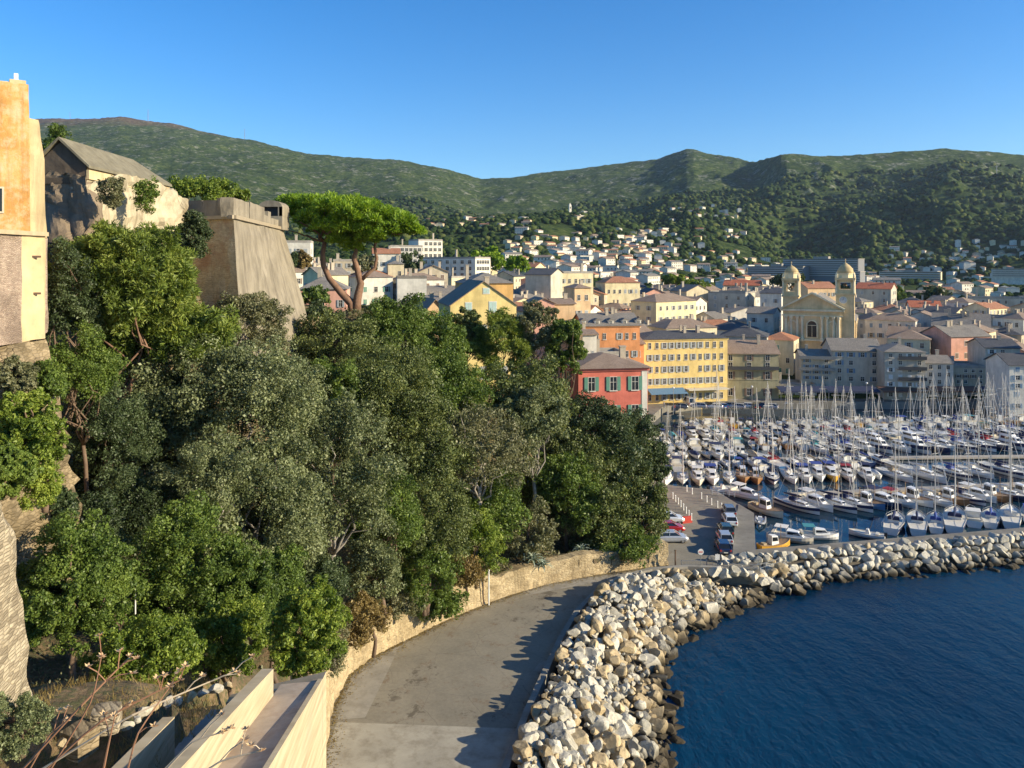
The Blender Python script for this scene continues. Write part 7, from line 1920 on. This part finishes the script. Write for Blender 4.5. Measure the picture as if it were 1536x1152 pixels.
# people on the far quay
def person(px, py, top, legs, h, label):
    x, y, z = on(px, py); me = bpy.data.meshes.new("person")
    J = [(0,0,.93*h/1.7),(0,0,1.15*h/1.7),(0,0,1.38*h/1.7),(0,0,1.5*h/1.7),(0,0,1.62*h/1.7),(-.09,0,.88*h/1.7),(-.11,.05,.48*h/1.7),(-.12,0,.05),(.09,0,.88*h/1.7),(.12,-.08,.48*h/1.7),(.13,-.02,.05),(-.19,0,1.36*h/1.7),(-.24,.02,1.08*h/1.7),(-.22,-.1,.86*h/1.7),(.19,0,1.36*h/1.7),(.25,0,1.08*h/1.7),(.22,-.1,.88*h/1.7)]
    E = [(0,1),(1,2),(2,3),(3,4),(0,5),(5,6),(6,7),(0,8),(8,9),(9,10),(2,11),(11,12),(12,13),(2,14),(14,15),(15,16)]
    RR = [.13,.13,.15,.06,.10,.09,.065,.05,.09,.065,.05,.065,.045,.035,.065,.045,.035]
    me.from_pydata([Vector(j) for j in J], E, []); o = link("person", me, None, (x,y,z), R(px*7 % 360))
    sk = o.modifiers.new("skin", 'SKIN'); ss = o.modifiers.new("sub", 'SUBSURF'); ss.levels = ss.render_levels = 1
    for v, r_ in zip(me.skin_vertices[0].data if me.skin_vertices else [], RR): v.radius = (r_, r_*.8)
    if not me.skin_vertices:
        bpy.context.view_layer.update()
    m, nt, b = _mat("outfit_%d" % px); tc = nt.nodes.new("ShaderNodeTexCoord"); sp = nt.nodes.new("ShaderNodeSeparateXYZ"); nt.links.new(tc.outputs['Object'], sp.inputs[0])
    mr = N(nt, "ShaderNodeMath", operation='MULTIPLY'); nt.links.new(sp.outputs[2], mr.inputs[0]); mr.inputs[1].default_value = .5
    r2 = ramp(nt, mr.outputs[0], [(0,(.05,.04,.03)),(.05,legs),(.465,top),(.74,(.45,.28,.19)),(.82,(.06,.04,.03))]); nt.nodes[-1]; 
    for n_ in nt.nodes:
        if n_.type == 'VALTORGB': n_.color_ramp.interpolation = 'CONSTANT'
    nt.links.new(r2, b.inputs['Base Color']); me.materials.append(m); setp(o, label, "person", "people on the far quay")
person(996,612,(.5,.5,.48),(.05,.06,.1),1.75,"person in pale top standing under the blue awning")
person(1001,613,(.05,.05,.06),(.1,.08,.06),1.7,"person in black by the blue awning's post")
person(1012,617,(.35,.06,.05),(.1,.12,.2),1.7,"person in red top walking on the far quay")
person(1180,611,(.4,.4,.42),(.04,.04,.05),1.75,"person in grey beside the shaded quay awning")
# ------------------------------------------------------------------ agaves, dry stalks
AG = leafmat("agave_leaf", (.10,.14,.10), (.20,.25,.19), (.34,.38,.30), .1, .5, 2.0)
def agave(px, py, D, s, label):
    c = P(px, py, D); gz = float(slope_z(np.array(c.x), np.array(c.y))); c.z = max(gz, c.z-.2) if abs(gz-c.z) < 3 else c.z
    mb = MB(); r = random.Random(int(px))
    for k in range(26):
        a = k*2.4; el = .25+1.1*(k/26.); L = s*r.uniform(.85,1.15)*(1 - .25*k/26); d = Vector((math.cos(a), math.sin(a), 0)); sd_ = Vector((-math.sin(a), math.cos(a), 0)); w = s*.09
        pts = []; p = Vector((0,0,.05))
        for i in range(5):
            f = i/4; an = el-.6*f*f; q = p+(d*math.cos(an)+Vector((0,0,math.sin(an))))*L*f; ww = w*(1-f**2)*(.7+.6*f*(1-f)*2)+.004; pts.append((q-sd_*ww, q+Vector((0,0,-ww*.4)), q+sd_*ww))
        vs = [v for t_ in pts for v in t_]; mb.add(vs, [(i*3+j, i*3+j+1, i*3+j+4, i*3+j+3) for i in range(4) for j in range(2)])
    setp(mb.build("agave", AG, loc=c), label, "agave", "agaves above the retaining wall")
for i, (px, py, D, s) in enumerate([(905,838,97,1.3),(922,832,98,1.1),(938,828,99,1.2),(955,824,100,1.0),(895,812,99,1.1),(800,838,91,1.2),(815,846,91,.9),(785,826,92,1.2),(775,815,93,1.0),(872,824,96,1.0)]):
    agave(px, py, D, s*1.5, ["big silvery agave on the wall top below the round-headed oak","agave just right of the big silvery one","third agave along the wall towards the car park","last agave before the car park end of the wall","agave higher up beneath the oaks","grey-green agave above the wall's middle","small agave on the wall edge beside the brownish bush","agave behind the brownish bush","topmost agave on the dry bank","agave between the wall's middle and the big silvery one"][i])
STK = plain("dry_stalk", (.26,.13,.07), .8); FLW = plain("dry_flower", (.62,.42,.22), .9); TWG = plain("pale_twig", (.45,.36,.25), .8)
def stalk(pts, label, r0=.008, heads=3, mat=None):
    """dry wild-flower stalk reaching up from the slope edge below the camera"""
    W = [P(*p) for p in pts]; o = W[0]; t = empty("flower_stalk", o, 0, label, "flower stalk", "dry flower stalks in front"); mb = MB()
    sm = []
    for i in range(len(W)-1):
        for f in (0,.25,.5,.75): sm.append(W[i].lerp(W[i+1], f)-o)
    sm.append(W[-1]-o)
    for i in range(1, len(sm)-1): sm[i] = (sm[i-1]+sm[i]*2+sm[i+1])/4
    mb.tube(sm, [r0*(1-.6*i/len(sm)) for i in range(len(sm))], 5)
    r = random.Random(int(pts[-1][0])); tips = [sm[-1]]
    for k in range(heads):
        i = int(len(sm)*r.uniform(.5,.95)); b_ = sm[i]+Vector((r.uniform(-.12,.2), r.uniform(-.05,.05), r.uniform(.02,.16))); mb.tube([sm[i], sm[i].lerp(b_, .5)+Vector((0,0,.015)), b_], r0*.45, 4); tips.append(b_)
    mb.build("stem", mat or STK, t)
    for tp in tips:
        m2 = MB()
        for j in range(9):
            a = j*2.4; d = Vector((math.cos(a)*r.uniform(.4,1), math.sin(a)*r.uniform(.3,1), r.uniform(-.1,.9))).normalized(); sdv = d.cross(Vector((0,0,1))).normalized()*.010; m2.add([tp, tp+d*.016+sdv, tp+d*.034, tp+d*.016-sdv], [(0,1,2,3)])
        m2.build("flower_head", FLW, t)
D0 = 5.2
stalk([(10,1180,D0),(120,1060,D0),(195,985,D0+.3)], "dry stalk bearing pale heads at the upper cluster", .010, 4)
stalk([(40,1180,D0),(150,1080,D0),(270,1020,D0+.2)], "long reddish stalk leaning across to the shrub", .010, 4)
stalk([(60,1180,D0),(140,1050,D0),(152,985,D0)], "short reddish stalk with one head, upright", .008, 1)
stalk([(20,1180,D0),(200,1070,D0),(350,1008,D0+.4)], "longest pale stalk arching towards the ramp", .009, 3, TWG)
stalk([(150,1180,4.6),(162,1120,4.6),(172,1075,4.6)], "upright stalk with pinkish head in front of the stone block", .008, 1)
stalk([(225,1180,4.8),(290,1110,4.8),(335,1098,4.8)], "pale bent twig crossing the dark stair channel", .008, 2, TWG)
stalk([(250,1200,4.5),(330,1140,4.5),(392,1126,4.5)], "pale twig with curled tips before the ramp floor", .008, 3, TWG)
stalk([(185,1180,4.7),(205,1100,4.7),(255,1030,4.9)], "dark thin stalk crossing the lower parapet", .007, 2)
stalk([(30,1180,D0+.3),(75,1100,D0+.3),(100,1080,D0+.3)], "low reddish stalk at the bottom corner", .008, 2)
# squared stone block and rubble by the ramp
p = P(118,1106,20.5); mb = MB(); mb.box(-.36,.36,-.28,.32,-.4,.2); o = mb.build("stone_block", STONE_OLD, loc=p, rz=R(-25)); subdiv(o, 4, .06, 9); setp(o, "squared grey stone block lying on the dry bank", "stone block")
p = P(160,1070,21.5); mb = MB(); mb.box(-.3,.32,-.28,.3,-.4,.12); o = mb.build("stone_block", STONE_PALE, loc=p, rz=R(15)); subdiv(o, 4, .1, 10); setp(o, "broken pale stone block behind the squared one", "stone block")
rs = random.Random(5)
for i, (px, py, D, s_) in enumerate([(215,1062,22.8,.28),(232,1054,23.2,.24),(250,1050,23.6,.32),(268,1046,24,.26),(286,1040,24.6,.3),(304,1036,25,.25),(322,1030,25.6,.3),(342,1024,26.2,.26),(205,1075,22.2,.2),(140,1098,20.6,.22),(92,1112,20,.2),(190,1084,21.8,.24)]):
    o = link("border_stone", BM[i % 10][i % 3], None, P(px, py, D)-Vector((0,0,s_*.3)), rs.uniform(0, 6)); o.scale = (s_*1.05, s_*.75, s_*.55)
    setp(o, f"rough border stone above the dark stair channel, {ordw([9,8,7,6,5,4,3,2,10,12,11,1][i] if i != 7 else 2)} from the ramp's upper end" if i != 11 else "rough border stone tucked behind the broken pale block", "stone", "border stones above the stair channel")


# dry leaves drifted along the foot of the retaining wall
def leaves():
    rg = np.random.default_rng(9); n = 5000; u = rg.uniform(0, len(LWp)-1.01, n); i = u.astype(int); f = u-i
    A = np.array([(p.x, p.y) for p in LWp]); In = np.array([(p.x, p.y) for p in offs(LWp, -1)])-A
    p = A[i]*(1-f[:, None])+A[i+1]*f[:, None]; d = rg.exponential(.35, n)+.02; p = p+In[i]*d[:, None]
    P3 = np.stack([p[:, 0], p[:, 1], np.full(n, QZ+.03)+rg.random(n)*.04], 1); s = rg.uniform(.03, .09, n); a = rg.uniform(0, 6.28, n)
    L = np.stack([np.cos(a)*s, np.sin(a)*s, rg.uniform(-.02, .03, n)], 1); W = np.stack([-np.sin(a)*s*.6, np.cos(a)*s*.6, rg.uniform(-.02, .02, n)], 1)
    V = np.stack([P3-L, P3-W, P3+L, P3+W], 1).reshape(-1, 3)
    setp(link("fallen_leaves", np_mesh("fallen_leaves", V, quads(len(V)), LEAF['rust'])), "dry brown leaves drifted along the foot of the wall", "leaves", kind='stuff')
leaves()
# ------------------------------------------------------------------ air
mb = MB(); mb.box(-13900, 13900, -310, 7000, -31, 1150)
m = bpy.data.materials.new("haze"); m.use_nodes = True; nt = m.node_tree; nt.nodes.remove(nt.nodes["Principled BSDF"])
pv = nt.nodes.new("ShaderNodeVolumePrincipled"); pv.inputs['Color'].default_value = (.62,.78,1.0,1); pv.inputs['Density'].default_value = 2.8e-5; pv.inputs['Anisotropy'].default_value = .2
nt.links.new(pv.outputs[0], nt.nodes["Material Output"].inputs['Volume'])
setp(mb.build("haze", m), "thin blue morning haze over hills and harbour", "haze", kind='stuff')
resolve_labels()
